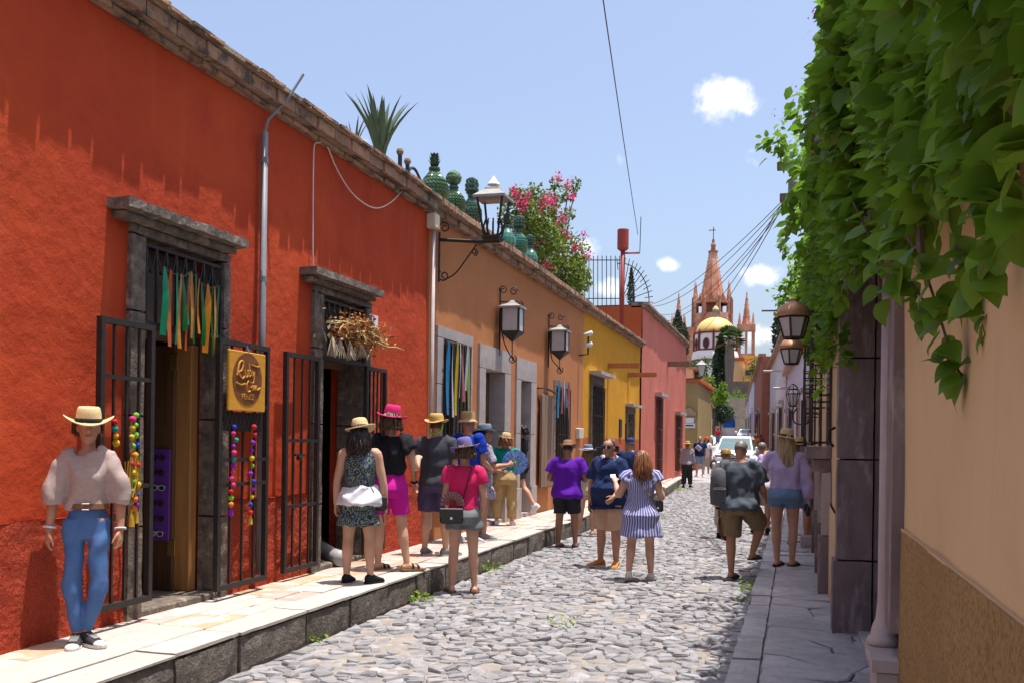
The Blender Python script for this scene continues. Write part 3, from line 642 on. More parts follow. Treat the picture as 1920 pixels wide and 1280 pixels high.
# ------------------------------------------------------------ foliage helpers
LEAF = np.array([(0, 0, 0), (.30, .30, .06), (.72, .24, .0), (1.0, 0, -.16), (.72, -.24, .0), (.30, -.30, .06), (.35, 0, -.02), (.72, 0, -.07)], float)
LEAF_F = [(0, 6, 1), (0, 5, 6), (1, 6, 7, 2), (5, 4, 7, 6), (2, 7, 3), (4, 3, 7)]
QUAD = np.array([(0, 0, 0), (.5, .32, .05), (1, 0, -.08), (.5, -.32, .05)], float); QUAD_F = [(0, 3, 2, 1)]
def leaf_cloud(P, size, aim=None, spread=1., base=LEAF, faces=LEAF_F, rs=np.random):
    """a leaf for each point of P; aim: mean growing direction"""
    n = len(P); P = np.asarray(P, float); sz = size*rs.uniform(.6, 1.25, n) if np.isscalar(size) else np.asarray(size)
    d = rs.normal(size=(n, 3))*spread
    if aim is not None: d = d+np.asarray(aim)
    d /= np.linalg.norm(d, axis=1, keepdims=True)+1e-9
    up = rs.normal(size=(n, 3))*.55+np.array([0, 0, 1.]); s = np.cross(up, d); s /= np.linalg.norm(s, axis=1, keepdims=True)+1e-9; t = np.cross(d, s)
    B = base[None]*sz[:, None, None]
    V = P[:, None]+B[..., 0:1]*d[:, None]+B[..., 1:2]*s[:, None]+B[..., 2:3]*t[:, None]
    k = len(base); V = V.reshape(-1, 3); F = []
    for i in range(n):
        o = i*k
        for f in faces: F.append(tuple(o+a for a in f))
    return V, F
def leaf_mesh(name, P, size, m, parent=None, aim=None, spread=1., base=LEAF, faces=LEAF_F, tone=.5):
    V, F = leaf_cloud(P, size, aim, spread, base, faces); off = ORG.get(parent.name, Vector()) if parent else Vector()
    me = bpy.data.meshes.new(name); me.from_pydata((V-np.array(off)).tolist(), [], F); k = len(base)
    at = me.attributes.new('tone', 'FLOAT', 'POINT'); at.data.foreach_set('value', np.repeat(np.clip(np.random.normal(tone, .25, len(P)), 0, 1), k).astype(np.float32))
    me.materials.append(m); o = bpy.data.objects.new(name, me); COL.objects.link(o)
    if len(base) > 4: me.shade_smooth()
    if parent: o.parent = parent; ORG[o.name] = Vector(off)
    return o
def clump_points(clumps, n, rs=np.random):
    """points near the surface of many small overlapping lobes"""
    out = []
    w = np.array([c[1]**2 for c in clumps]); w = w/w.sum()
    for (c, r), k in zip(clumps, (w*n).astype(int)+1):
        d = rs.normal(size=(k, 3)); d /= np.linalg.norm(d, axis=1, keepdims=True); out.append(np.array(c)+d*(r*rs.uniform(.35, 1.05, (k, 1))**.6))
    return np.concatenate(out)
def leafmat(name, c1, c2, tr=.35, rnd=.35): return mat(name, c1, c2, sc=3., rough=.5, spec=.4, trans=tr, attr='tone', rnd=rnd)
m_leaf = leafmat('vine_leaf', (.175, .31, .022), (.095, .21, .016), .5)
m_leaf2 = leafmat('tree_leaf', (.07, .13, .02), (.04, .085, .018))
m_leaf3 = leafmat('bright_leaf', (.14, .24, .012), (.09, .18, .012), .4)
m_dkleaf = leafmat('cypress_leaf', (.028, .055, .02), (.018, .038, .016), .15)
m_bark = mat('bark', (.16, .11, .075), (.09, .065, .045), sc=8, bump=.6, bsc=25)
m_agave = mat('agave_leaf', (.10, .14, .075), (.06, .09, .05), sc=4, rough=.6)
def lobes(c, rx, ry, rz, n, r, rnd): 
    out = []
    for k in range(n):
        d = Vector((rnd.gauss(0, 1), rnd.gauss(0, 1), rnd.gauss(0, 1))).normalized()*rnd.uniform(.45, .95)
        out.append(((c[0]+d.x*rx, c[1]+d.y*ry, c[2]+d.z*rz), r*rnd.uniform(.6, 1.3)))
    return out
def tree(name, label, cat, base, top, rx, n, leaf, m, seed=1, crown_from=.35, group=None, lobe=None):
    rnd = random.Random(seed); base = Vector(base); h = top-base.z; t = thing(name, label, cat, base, group)
    zc = base.z+h*(crown_from+1)/2; rz = h*(1-crown_from)/2
    L_ = lobes((base.x, base.y, zc), rx, rx, rz, 16, (lobe or rx*.42), rnd); mb = MB(); r0 = max(.06, h*.022)
    mb.tube(catmull([base, base+Vector((rnd.uniform(-.05, .05)*h, 0, h*.3)), Vector((base.x, base.y, zc))], 4, [r0, r0*.7, r0*.3])[0], catmull([base, base, base], 4, [r0, r0*.7, r0*.3])[1], 7)
    for c, r in L_[:7]: mb.tube(catmull([base+Vector((0, 0, h*.3)), (base+Vector((0, 0, h*.5))).lerp(Vector(c), .5), Vector(c)], 3), [r0*.45, r0*.4, r0*.34, r0*.28, r0*.22, r0*.16, r0*.1][:7], 5)
    mb.build('trunk', m_bark, t); leaf_mesh('crown', clump_points(L_, n), leaf, m, t, base=QUAD, faces=QUAD_F, spread=1.); return t
# ------------------------------------------------------------ rows of houses further along
def front_x(y, side): return (XL if side > 0 else XRW)+bend(y)
def row_house(name, label, side, y0, y1, h, wallm, ops, base_h=0., basem=None, off=0., trim=None, roofm=None, deep=7, corn=.16):
    x0, x1 = front_x(y0, side)+off, front_x(y1, side)+off; zb = rise((y0+y1)/2); t = thing(name, label, 'building', ((x0+x1)/2, (y0+y1)/2, zb))
    xb = -deep*side
    fp = [(x0, y0), (x1, y1), (x1+xb, y1), (x0+xb, y0)]
    MB().prism(fp, zb-.5, zb+h).build('wall', wallm, t)
    def fq(nm, ya, yb, za, zb_, o0, o1, m, par=t):
        k = lambda y: x0+(x1-x0)*(y-y0)/(y1-y0)
        return MB().prism([(k(ya)+side*o0, ya), (k(yb)+side*o0, yb), (k(yb)+side*o1, yb), (k(ya)+side*o1, ya)], zb+za, zb+zb_).build(nm, m, par)
    fq('cornice', y0-.02, y1+.02, h, h+corn, -.2, .22, roofm or m_brick)
    if base_h: fq('dado', y0+.01, y1-.01, -.4, base_h, .0, .03, basem)
    for (f, w, za, zt, kind) in ops:
        yc = y0+(y1-y0)*f; a, b = yc-w/2, yc+w/2
        if trim: fr = fq('surround', a-.18, b+.18, max(za-.12, -.4), zt+.18, .0, .05, trim)
        p = fq('window' if kind == 'w' else 'door', a, b, za, zt, .02, .06, glass_mat() if kind == 'w' else m_wood)
        if kind == 'w':
            g_ = fq('window_grille', a, b, za, za+.05, .10, .14, m_iron)
            for k in range(5): fq('bar', a+(b-a)*k/4-.012, a+(b-a)*k/4+.012, za, zt, .10, .13, m_iron, g_)
            fq('sill', a-.2, b+.2, za-.22, za-.122, .0, .18, trim or m_gstone)
        if kind == 'w' or trim: fq('hood', a-.25, b+.25, zt+.18, zt+.27, .0, .2, trim or m_gstone)
    return t
m_white = wall_mat('white_limewash', (.62, .60, .63), (.55, .53, .56), (.50, .47, .48), (.42, .38, .38), bump=.3)
m_lav = wall_mat('lavender_limewash', (.52, .45, .47), (.46, .40, .42), (.40, .35, .37), (.35, .29, .30), bump=.3)
m_blu = wall_mat('bluish_limewash', (.56, .58, .68), (.50, .52, .62), (.45, .46, .54), (.40, .40, .46), bump=.2)
m_brn = wall_mat('brown_red_plaster', (.34, .13, .085), (.28, .10, .07), (.22, .09, .06), (.24, .10, .08), bump=.3)
m_pch = wall_mat('peach_plaster', (.62, .45, .25), (.55, .38, .2), (.48, .33, .2), (.45, .3, .2), bump=.3)
m_ter = wall_mat('terracotta_plaster', (.45, .20, .13), (.38, .17, .11), (.30, .14, .1), (.28, .14, .1), bump=.3)
m_tan = wall_mat('tan_plaster', (.42, .33, .24), (.36, .28, .2), (.3, .23, .17), (.28, .2, .15), bump=.3)
row_house('peach_house', 'pale peach house beyond the olive house end', 1, 59, 67, 5.4, m_pch, [(.3, 1.1, .3, 2.7, 'd'), (.75, 1.1, .8, 2.8, 'w')], 1.1, m_brn, .55)
row_house('brown_house', 'brown red house between the peach and rosy houses', 1, 67, 80, 4.3, m_brn, [(.2, 1.2, .3, 2.6, 'd'), (.5, 1.2, .8, 2.7, 'w'), (.8, 1.2, .3, 2.6, 'd')], off=.3, trim=m_gstone)
row_house('rosy_house', 'rosy terracotta house in the left row before the stone wall', 1, 80, 99, 4.6, m_ter, [(.2, 1.3, .3, 2.6, 'd'), (.5, 1.3, .8, 2.7, 'w'), (.8, 1.3, .3, 2.6, 'd')], off=.3, trim=m_pch)
row_house('tan_house', 'tan plaster house at the end of the left row', 1, 99, 125, 4.3, m_tan, [(.15, 1.3, .3, 2.6, 'd'), (.4, 1.3, .8, 2.7, 'w'), (.7, 1.3, .3, 2.6, 'd')], off=.2)
row_house('white_house', 'bluish white house just past the vine covered wall', -1, 24.2, 41, 4.35, m_blu, [(.16, 1.1, .9, 2.8, 'w'), (.42, 1.1, .3, 2.7, 'd'), (.66, 1.1, .9, 2.8, 'w'), (.88, 1.1, .3, 2.7, 'd')], 0, None, .06, trim=m_gstone, roofm=m_slab_o)
row_house('lavender_house', 'lavender grey house with stone window hoods past the white house', -1, 41.05, 60, 5.7, m_lav, [(.12, 1.2, .8, 2.9, 'w'), (.32, 1.2, .3, 2.8, 'd'), (.54, 1.2, .8, 2.9, 'w'), (.78, 1.2, .3, 2.8, 'd')], off=.0, trim=m_gstone)
row_house('russet_house', 'russet red house past the lavender house with a blue sign', -1, 60.05, 84, 6.0, m_brn, [(.15, 1.3, .3, 2.8, 'd'), (.4, 1.3, .8, 2.8, 'w'), (.7, 1.3, .3, 2.8, 'd')], off=-.45)
row_house('blue_white_house', 'pale blue white house with tall dark windows near the stone arch', -1, 84.05, 118, 5.6, m_blu, [(.1, 1.6, .4, 3.0, 'd'), (.28, 1.6, .8, 3.0, 'w'), (.46, 1.6, .4, 3.0, 'd'), (.64, 1.6, .8, 3.0, 'w'), (.84, 1.6, .4, 3., 'd')], off=-.5, trim=m_white)
row_house('mauve_house', 'mauve plaster house beside the stone arch', -1, 118.05, 140, 4.6, m_lav, [(.2, 1.4, .3, 2.7, 'd'), (.6, 1.4, .8, 2.8, 'w')], off=-.6)
# end wall with the arched fountain niche
ye = 150.; aw = thing('arch_wall', 'beige stone wall with an arch at the far end of the street', 'wall', (at_depth(1365, 820, ye).x, ye, rise(150)))
m_beige = mat('beige_stone', (.42, .35, .26), (.34, .27, .2), sc=1.5, bump=.5, bsc=6, c3=(.28, .22, .17), sc3=.8)
q0, q1 = at_depth(1325, 820, ye), at_depth(1400, 820, ye); zc = at_depth(1367, 790, ye); ztp = at_depth(1367, 745, ye).z; ra = (at_depth(1379, 790, ye).x-at_depth(1356, 790, ye).x)/2
zb = rise(150)-.5; nA = 12; arc = [(zc.x+ra*math.cos(math.pi*k/nA), zc.z+ra*math.sin(math.pi*k/nA)) for k in range(nA+1)]
prof = [(q1.x, zb), (q1.x, ztp), (q0.x, ztp), (q0.x, zb), (zc.x-ra, zb)]+[a for a in reversed(arc)]+[(zc.x+ra, zb)]
n = len(prof); MB().add([(x, ye, z) for x, z in prof]+[(x, ye+1.2, z) for x, z in prof], [tuple(range(n)), tuple(reversed(range(n, 2*n)))]+[(i, (i+1) % n, n+(i+1) % n, n+i) for i in range(n)]).build('wall', m_beige, aw)
for k in range(nA):
    a, b = math.pi*k/nA+.02, math.pi*(k+1)/nA-.02
    MB().add([(zc.x+r*math.cos(t), ye-dy, zc.z+r*math.sin(t)) for dy in (.12, .0) for r in (ra, ra*1.28) for t in (a, b)], [(0, 1, 3, 2), (0, 4, 5, 1), (2, 3, 7, 6), (0, 2, 6, 4), (1, 5, 7, 3)]).build('arch_stone', m_slab, aw)
tag(MB().box(zc.x-ra, zc.x+ra, ye+.3, ye+.35, at_depth(1367, 800, ye).z, zc.z+ra).build('blue_tarp', mat('blue_tarp', (.015, .10, .42), (.01, .07, .33), sc=2)), 'blue tarpaulin hung inside the stone arch', 'tarpaulin')
MB().box(zc.x-ra, zc.x+ra, ye+.15, ye+.6, zb, at_depth(1367, 801, ye).z).build('low_wall', m_lav, aw)
# retaining wall and houses on the rise behind
ry = 160.; p0, p1 = at_depth(1362, 714, ry), at_depth(1440, 714, ry); m_ret = mat('old_retaining_stone', (.20, .15, .125), (.13, .10, .085), sc=1.2, bump=.6, bsc=5, c3=(.27, .21, .17), sc3=.7)
tag(MB().box(p0.x, p1.x+4, ry, ry+1.5, 2, p0.z).build('retaining_wall', m_ret), 'dark old stone retaining wall below the yellow houses', 'wall')
hill = MB(); hill.add([(-70, 165, 2), (60, 165, 2), (90, 330, 14), (-110, 330, 14), (-110, 900, 20), (90, 900, 20)], [(0, 1, 2, 3), (3, 2, 5, 4)]); tag(hill.build('hill', m_dirt), kind='structure')
def far_house(name, label, u0, u1, v0, v1, yd, m, coping=None, ops=(), depth=8):
    a, b = at_depth(u0, v0, yd), at_depth(u1, v0, yd); zl = at_depth(u0, v1, yd).z; t = thing(name, label, 'building', ((a.x+b.x)/2, yd, zl))
    MB().box(a.x, b.x, yd, yd+depth, min(zl, a.z-1), a.z).build('wall', m, t)
    if coping: MB().box(a.x-.2, b.x+.2, yd-.2, yd+depth, a.z, a.z+.5).build('coping', coping, t)
    for (x0, x1, y0, y1) in ops:
        c, d = at_depth(x0, y0, yd), at_depth(x1, y1, yd); w_ = MB().box(c.x, d.x, yd-.06, yd, d.z, c.z).build('window', glass_mat(), t); MB().box(c.x-.12, d.x+.12, yd-.1, yd-.061, d.z-.2, d.z-.02).build('sill', m_slab, w_)
    return t
m_fy = wall_mat('bright_yellow_plaster', (.68, .42, .06), (.6, .36, .05), (.55, .33, .08), (.5, .3, .1), bump=.2)
m_fo = wall_mat('pale_orange_plaster', (.66, .42, .22), (.6, .36, .17), (.55, .34, .18), (.5, .3, .2), bump=.2)
far_house('yellow_hill_house', 'yellow house with one dark window above the retaining wall', 1395, 1418, 689, 712, 168, m_fy, None, [(1398, 1408, 693, 703)])
far_house('pale_orange_hill_house', 'pale orange house below the tall cypress and palm', 1366, 1394, 676, 713, 170, m_fo, m_ored)
far_house('golden_hill_house', 'long golden house below the right church tower', 1396, 1428, 672, 700, 176, m_fo, m_fy)
# ------------------------------------------------------------ church
YC = 205.; m_pstone = mat('pink_church_stone', (.56, .25, .15), (.38, .15, .09), sc=.9, bump=.6, bsc=2.2, c3=(.62, .40, .30), sc3=.35, cut3=(.5, .68), bdist=.1)
m_pdk = mat('dark_pink_stone', (.36, .16, .11), (.28, .12, .085), sc=.7, bump=.5, bsc=3, bdist=.1)
ch = thing('parish_church', 'pink stone neogothic church with a tall central spire and cross', 'church', (at_depth(1335, 700, YC).x, YC, 8))
def cz(v): return at_depth(1335, v, YC).z
def cx(u, v=600): return at_depth(u, v, YC).x
PXM = at_depth(1336, 600, YC).x-at_depth(1335, 600, YC).x
def spire(name, u, v0, v1, r0, r1, m=m_pstone, n=8, dy=0., par=ch, prof=None, knobs=0):
    c = (cx(u, v0), YC+dy, 0); z0, z1 = cz(v0), cz(v1)
    pr = prof or [(1, 0), (.62, .38), (.3, .72), (0, 1)]
    o = MB().lathe([(r1*PXM+(r0-r1)*PXM*k, z0+(z1-z0)*t) for k, t in pr], c, n).build(name, m, par)
    if knobs:
        for e in range(n):
            an = 2*math.pi*e/n
            for k in range(knobs):
                t = (k+.5)/knobs; rr = r1*PXM+(r0-r1)*PXM*(1-t); MB().ball((c[0]+rr*math.cos(an), c[1]+rr*math.sin(an), z0+(z1-z0)*t), .35*PXM*2.2, n=5, m=3).build('crocket', m_pdk, o)
    return o
def tower(u, v0, v1, r, n=8, name='tower', m=m_pstone, dy=0.): return MB().lathe([(r*PXM, cz(v0)), (r*PXM, cz(v1))], (cx(u, v0), YC+dy, 0), n).build(name, m, ch)
# nave block and central belfry with open arches
MB().box(cx(1290), cx(1380), YC-2, YC+14, cz(760), cz(615)).build('nave', m_pstone, ch)
tower(1335.5, 618, 590, 38)
for k in range(8):
    an = 2*math.pi*(k+.5)/8; r = 34*PXM; c = (cx(1335.5)+r*math.cos(an), YC+r*math.sin(an))
    MB().lathe([(4.6*PXM, cz(592)), (4.2*PXM, cz(568))], (c[0], c[1], 0), 6).build('belfry_pier', m_pstone, ch)
    MB().lathe([(2.0*PXM, cz(615)), (1.6*PXM, cz(560))], (c[0]*1.0+math.cos(an)*5*PXM, c[1]+math.sin(an)*5*PXM, 0), 6).build('belfry_column', m_pdk, ch)
    spire('pinnacle', 1335.5+34*math.cos(an), 569, (528 if abs(math.cos(an)) > .5 else 540), 4.8, .2, dy=r*math.sin(an), prof=[(1, 0), (.8, .2), (0, 1)], n=6)
    a2 = 2*math.pi*k/8; c2 = (cx(1335.5)+31*PXM*math.cos(a2), YC+31*PXM*math.sin(a2))
    g_ = MB(); w_ = 9*PXM; tx, ty = -math.sin(a2), math.cos(a2)
    g_.add([(c2[0]-tx*w_, c2[1]-ty*w_, cz(572)), (c2[0]+tx*w_, c2[1]+ty*w_, cz(572)), (c2[0], c2[1], cz(553))]+[(c2[0]*1-tx*w_-math.cos(a2)*PXM*3, c2[1]-ty*w_-math.sin(a2)*PXM*3, cz(572)), (c2[0]+tx*w_-math.cos(a2)*PXM*3, c2[1]+ty*w_-math.sin(a2)*PXM*3, cz(572)), (c2[0]-math.cos(a2)*PXM*3, c2[1]-math.sin(a2)*PXM*3, cz(553))], [(0, 1, 2), (3, 5, 4), (0, 2, 5, 3), (1, 4, 5, 2), (0, 3, 4, 1)]).build('gable', m_pdk, ch)
MB().lathe([(37*PXM, cz(571)), (37*PXM, cz(566)), (34*PXM, cz(566)), (34*PXM, cz(571))], (cx(1335.5), YC, 0), 8).build('belfry_ring', m_pstone, ch)
MB().lathe([(16*PXM, cz(592)), (16*PXM, cz(568))], (cx(1335.5), YC, 0), 8).build('belfry_core', m_pdk, ch)
spire('main_spire', 1335.5, 567, 474, 24, 7.5, prof=[(1, 0), (.55, .42), (.2, .78), (0, 1)], knobs=14)
MB().lathe([(9.5*PXM, cz(474)), (9.5*PXM, cz(471)), (5*PXM, cz(471)), (4*PXM, cz(463)), (5.5*PXM, cz(460)), (3*PXM, cz(456)), (2.4*PXM, cz(449)), (0.5*PXM, cz(448))], (cx(1335.5), YC, 0), 8).build('lantern', m_pdk, ch)
mb = MB(); mb.bar((cx(1335.5), YC, cz(449)), (cx(1335.5), YC, cz(426)), .14); mb.bar((cx(1329, 432), YC, cz(432)), (cx(1342, 432), YC, cz(432)), .14); mb.build('cross', m_iron, ch)
for (u, vt, du, vb, arch) in ((1272, 546, 13, 612, False), (1399.5, 547, 15, 612, True)):
    spire('side_spire', u, vb, vt, 9, .3, prof=[(1, 0), (.75, .18), (0, 1)], knobs=6)
    for s in (-1, 1):
        for d in (-1, 1): spire('pinnacle', u+s*du*.85, vb+2, vb-24, 3.4, .2, prof=[(1, 0), (.7, .25), (0, 1)], n=6, dy=d*du*PXM*.8)
    a, b = cx(u-du-2), cx(u+du+2); MB().box(a, b, YC-du*PXM, YC+du*PXM, cz(622), cz(611)).build('tower_head', m_pstone, ch)
    for s in (-1, 0, 1):
        if s == 0: xa, xb = cx(u-1.8), cx(u+1.8)
        else: xa, xb = sorted((cx(u+s*(du+1)), cx(u+s*(du-4.5))))
        for d in (-1, 1): MB().box(xa, xb, YC+d*du*PXM*.8-1*PXM, YC+d*du*PXM*.8+1.6*PXM, cz(672), cz(622)).build('tower_pier', m_pstone, ch)
    MB().box(a, b, YC-du*PXM, YC+du*PXM, cz(760), cz(664 if arch else 640)).build('tower_base', m_pstone, ch)
    if not arch: MB().box(a, b, YC-du*PXM*.7, YC+du*PXM*.7, cz(640), cz(622)).build('tower_wall', m_pdk, ch)
# domed chapel in front
YD_ = 186.; dm = thing('domed_chapel', 'white chapel with yellow dome and dark red trim in front of the church', 'church', (at_depth(1341, 700, YD_).x, YD_, 8))
def dz(v): return at_depth(1341, v, YD_).z
dx_ = at_depth(1341, 640, YD_).x; DP = at_depth(1342, 640, YD_).x-dx_
m_dome = mat('yellow_dome_tiles', (.66, .47, .17), (.58, .39, .13), sc=.8, rough=.5, bump=.3, bsc=6); m_dred = mat('oxblood_trim', (.16, .03, .03), (.12, .025, .025), sc=1)
m_chw = mat('chapel_white', (.74, .71, .68), (.66, .62, .6), sc=.6)
MB().lathe([(37*DP*math.cos(t), dz(626)+(dz(595)-dz(626))*math.sin(t)) for t in [math.pi/2*k/8 for k in range(8)]]+[(1.5*DP, dz(595))], (dx_, YD_, 0), 24).build('dome', m_dome, dm, smooth=True)
MB().lathe([(6*DP, dz(597)), (5.5*DP, dz(583)), (6.5*DP, dz(583)), (6.4*DP, dz(581)), (4*DP, dz(577)), (.3*DP, dz(574))], (dx_, YD_, 0), 10).build('cupola', mat('grey_cupola', (.3, .26, .22), (.2, .17, .14), sc=2), dm)
MB().lathe([(6.4*DP, dz(581.5)), (4.8*DP, dz(577)), (.3*DP, dz(573.5))], (dx_, YD_, 0), 10).build('cupola_cap', m_dome, dm)
MB().lathe([(39*DP, dz(657)), (39*DP, dz(627))], (dx_, YD_, 0), 8).build('drum', m_chw, dm)
for (za, zb, r) in ((627.5, 624.5, 41), (659, 656, 41)): MB().lathe([(r*DP, dz(za)), (r*DP, dz(zb))], (dx_, YD_, 0), 8).build('moulding', m_dred, dm)
MB().lathe([(44*DP, dz(720)), (44*DP, dz(668)), (41*DP, dz(659))], (dx_, YD_, 0), 8).build('chapel_base', m_chw, dm)
MB().lathe([(45*DP, dz(678)), (45*DP, dz(675))], (dx_, YD_, 0), 8).build('moulding', m_dred, dm)
for k in range(8):
    an = 2*math.pi*k/8; r = 39.5*DP; MB().bar((dx_+r*math.cos(an), YD_+r*math.sin(an), dz(657)), (dx_+r*math.cos(an), YD_+r*math.sin(an), dz(627)), 4*DP).build('pilaster', m_dred, dm)
    spire_c = (dx_+39*DP*math.cos(an), YD_+39*DP*math.sin(an), 0); MB().lathe([(1.5*DP, dz(625)), (.2*DP, dz(618))], spire_c, 6).build('finial', m_dred, dm)
    am = an+math.pi/8; r2 = 39*DP*math.cos(math.pi/8); o = Vector((math.cos(am), math.sin(am), 0)); tv = Vector((-math.sin(am), math.cos(am), 0)); cc = Vector((dx_, YD_, dz(646)))+o*(r2+.08)
    for (s, m, e, nm) in ((1.25, m_dred, 0, 'window_ring'), (.9, mat('dark_oval', (.06, .03, .03)), .06, 'oval_window')):
        rg = [cc+o*e+tv*(5.2*DP*s*math.cos(t))+Vector((0, 0, 8.6*DP*s*math.sin(t)*.95)) for t in [2*math.pi*i/14 for i in range(14)]]
        MB().loft([rg, [p+o*.1 for p in rg]]).build(nm, m, dm)
# ------------------------------------------------------------ trees along the far end
tree('green_tree', 'round bright green tree below the palm', 'tree', (at_depth(1335, 800, 128).x, 128, 3), at_depth(1335, 700, 128).z, 1.9, 2600, .34, m_leaf3, 3, .35)
tree('feathery_tree', 'loose grey green tree beside the chapel base', 'tree', (at_depth(1302, 800, 140).x, 140, 3), at_depth(1302, 665, 140).z, 2.2, 2400, .36, m_leaf2, 5, .45)
tree('dark_hedge_tree', 'dark leafy bush hanging over the stone arch', 'bush', (at_depth(1350, 830, 143).x, 143, 3), at_depth(1350, 744, 143).z, 2.0, 2800, .34, m_dkleaf, 6, .1)
tree('golden_bush', 'yellow green bush above the dark hanging bush', 'bush', (at_depth(1338, 830, 146).x, 146, 3), at_depth(1340, 738, 146).z, 1.9, 1800, .3, m_leaf3, 8, .55)
tree('olive_tree', 'pale olive green tree behind the russet house', 'tree', (at_depth(1441, 800, 150).x, 150, 3), at_depth(1441, 648, 150).z, 2.6, 2600, .36, m_leaf2, 9, .4)
tree('roof_bush', 'bright green bush spilling over the russet house roof', 'bush', (at_depth(1424, 800, 92).x+.6, 92, 6.5), at_depth(1424, 685, 92).z, 1.0, 1500, .24, m_leaf3, 11, .05)
tree('wall_bush', 'small green bush on the old retaining wall', 'bush', (at_depth(1388, 750, 158).x, 158, 6), at_depth(1388, 735, 158).z, 2.6, 1400, .3, m_leaf3, 12, .1)
tree('red_flower_bush', 'green bush with reddish tips above the olive house', 'bush', (at_depth(1298, 800, 62).x, 62, 3), at_depth(1298, 690, 62).z, .9, 1200, .2, leafmat('reddish_leaf', (.26, .12, .03), (.12, .13, .02)), 14, .3)
def cypress(label, u, v0, v1, yd, r, n=1800):
    b = at_depth(u, v1, yd); zt = at_depth(u, v0, yd).z; t = thing('cypress_tree', label, 'tree', (b.x, yd, b.z)); h = zt-b.z
    MB().tube([(b.x, yd, b.z), (b.x, yd, b.z+h*.8)], [r*.2, r*.03], 6).build('trunk', m_bark, t)
    rr = np.random.RandomState(int(u)); tt = rr.uniform(0, 1, n)**.8; an = rr.uniform(0, 6.28, n); rad = r*np.minimum(1, (1-tt)*2.2+.03)*np.sqrt(np.minimum(1, tt*6+.3))*rr.uniform(.55, 1.08, n)
    P = np.stack([b.x+rad*np.cos(an), yd+rad*np.sin(an), b.z+h*tt], 1); leaf_mesh('crown', P, h*.06, m_dkleaf, t, aim=(0, 0, 1.6), spread=.7, base=QUAD, faces=QUAD_F)
cypress('tall dark cypress beside the dead skirted palm', 1350, 630, 740, 152, 1.15, 2600)
cypress('tall dark cypress beside the left church spire', 1270, 584, 660, 110, .75)
cypress('shorter dark cypress to the right of the tall one by the left church spire', 1282, 608, 668, 112, .6)
cypress('slim cypress seen through the roof railing', 1183, 505, 575, 60, .2, 900)
cypress('dark cypress rising behind the vine covered wall', 1463, 560, 700, 60, .45, 1400)
# palm with a skirt of dead fronds
pb = at_depth(1367, 740, 150); pt = thing('palm_tree', 'fan palm with a thick skirt of dead fronds', 'tree', (pb.x, 150, pb.z)); ztop = at_depth(1367, 637, 150).z
MB().lathe([(.45, pb.z), (.6, pb.z+3.0), (.75, pb.z+5.2), (.6, ztop-.8), (.3, ztop)], (pb.x, 150, 0), 12).build('dead_frond_skirt', mat('dead_fronds', (.20, .155, .13), (.12, .095, .08), sc=3, stretch=(4, 4, .4), bump=.9, bsc=9, bdist=.1), pt)
for k in range(52):
    an = random.uniform(0, 6.28); el = random.uniform(-.6, 1.35); d = Vector((math.cos(an)*math.cos(el), math.sin(an)*math.cos(el), math.sin(el))); c0 = Vector((pb.x, 150, ztop)); c1 = c0+d*1.5; mb = MB(); mb.bar(c0, c1, .05)
    s = d.cross(Vector((0, 0, 1))).normalized(); t_ = s.cross(d)
    for j in range(11):
        a = (j-5)*.3; e = c1+(d*math.cos(a)+s*math.sin(a))*1.05+Vector((0, 0, -.12)); w = (s*math.cos(a)-d*math.sin(a))*.15; mb.add([c1, c1.lerp(e, .5)+w, e, c1.lerp(e, .5)-w], [(0, 1, 2, 3)])
    mb.build('frond', m_leaf2 if el > 0 else mat('old_frond', (.16, .14, .06), (.1, .09, .04), sc=4), pt)
# ------------------------------------------------------------ cream building on the right
crm = thing('cream_building', 'cream plaster house with tall stone doorway under hanging vines', 'building', (XRW, 8, 0))
m_crm = wall_mat('cream_plaster', (.60, .43, .235), (.56, .39, .21), (.50, .34, .19), (.46, .31, .19), bump=.3, coarse=5., fine=70., dist=.012)
m_crm2 = wall_mat('rough_cream_plaster', (.54, .34, .135), (.46, .28, .11), (.36, .22, .085), (.48, .30, .13), bump=1., coarse=60., fine=140., dist=.035, speck=(.27, .15, .055))
m_pillar = mat('stained_purple_stone', (.23, .175, .175), (.14, .105, .105), sc=5, stretch=(1, 1, .35), bump=.6, bsc=30, c3=(.37, .32, .31), sc3=7, cut3=(.54, .72))
m_mould = mat('pale_moulded_stone', (.44, .37, .35), (.36, .29, .28), sc=6, bump=.4, bsc=40)
XN = .45; ND, FD = 4.9, 8.3
wall_yz(XN, -3, ND-.36, 1.25, 3.9, [], .3, side=-1, amp=.01, step=.16).build('wall', m_crm, crm, smooth=True)
wall_yz(XN-.012, -3, ND-.36, .05, 1.25, [], .3, side=-1, amp=.008, step=.08, xf=lambda y, z: .004*nz3((y*30, z*30, 3))).build('dado', m_crm2, crm, smooth=True)
MB().box(XN-.010, XN+.02, -3, ND-.36, 1.246, 1.254).build('dado_ledge', m_crm, crm)
wall_yz(XRW, FD+.32, 24, 1.02, 3.9, [], .3, side=-1, amp=.01, step=.2).build('wall', m_crm, crm, smooth=True)
wall_yz(XRW-.02, FD+.32, 24, .05, 1.02, [], .3, side=-1, amp=.006, step=.2).build('dado', m_crm, crm, smooth=True)
MB().box(XRW-.02, XN+.3, ND-.36, FD+.32, 3.32, 3.9).build('over_door_wall', m_crm, crm)
MB().box(XRW+.03, 6, -3, 24, 3.8, 3.95).box(5.8, 6, -3, 24, 0, 3.8).box(XN+.05, 5.8, -3, -2.9, 0, 3.8).box(XRW+.05, 5.8, 23.9, 24, 0, 3.8).build('roof_and_rear_walls', m_crm, crm)
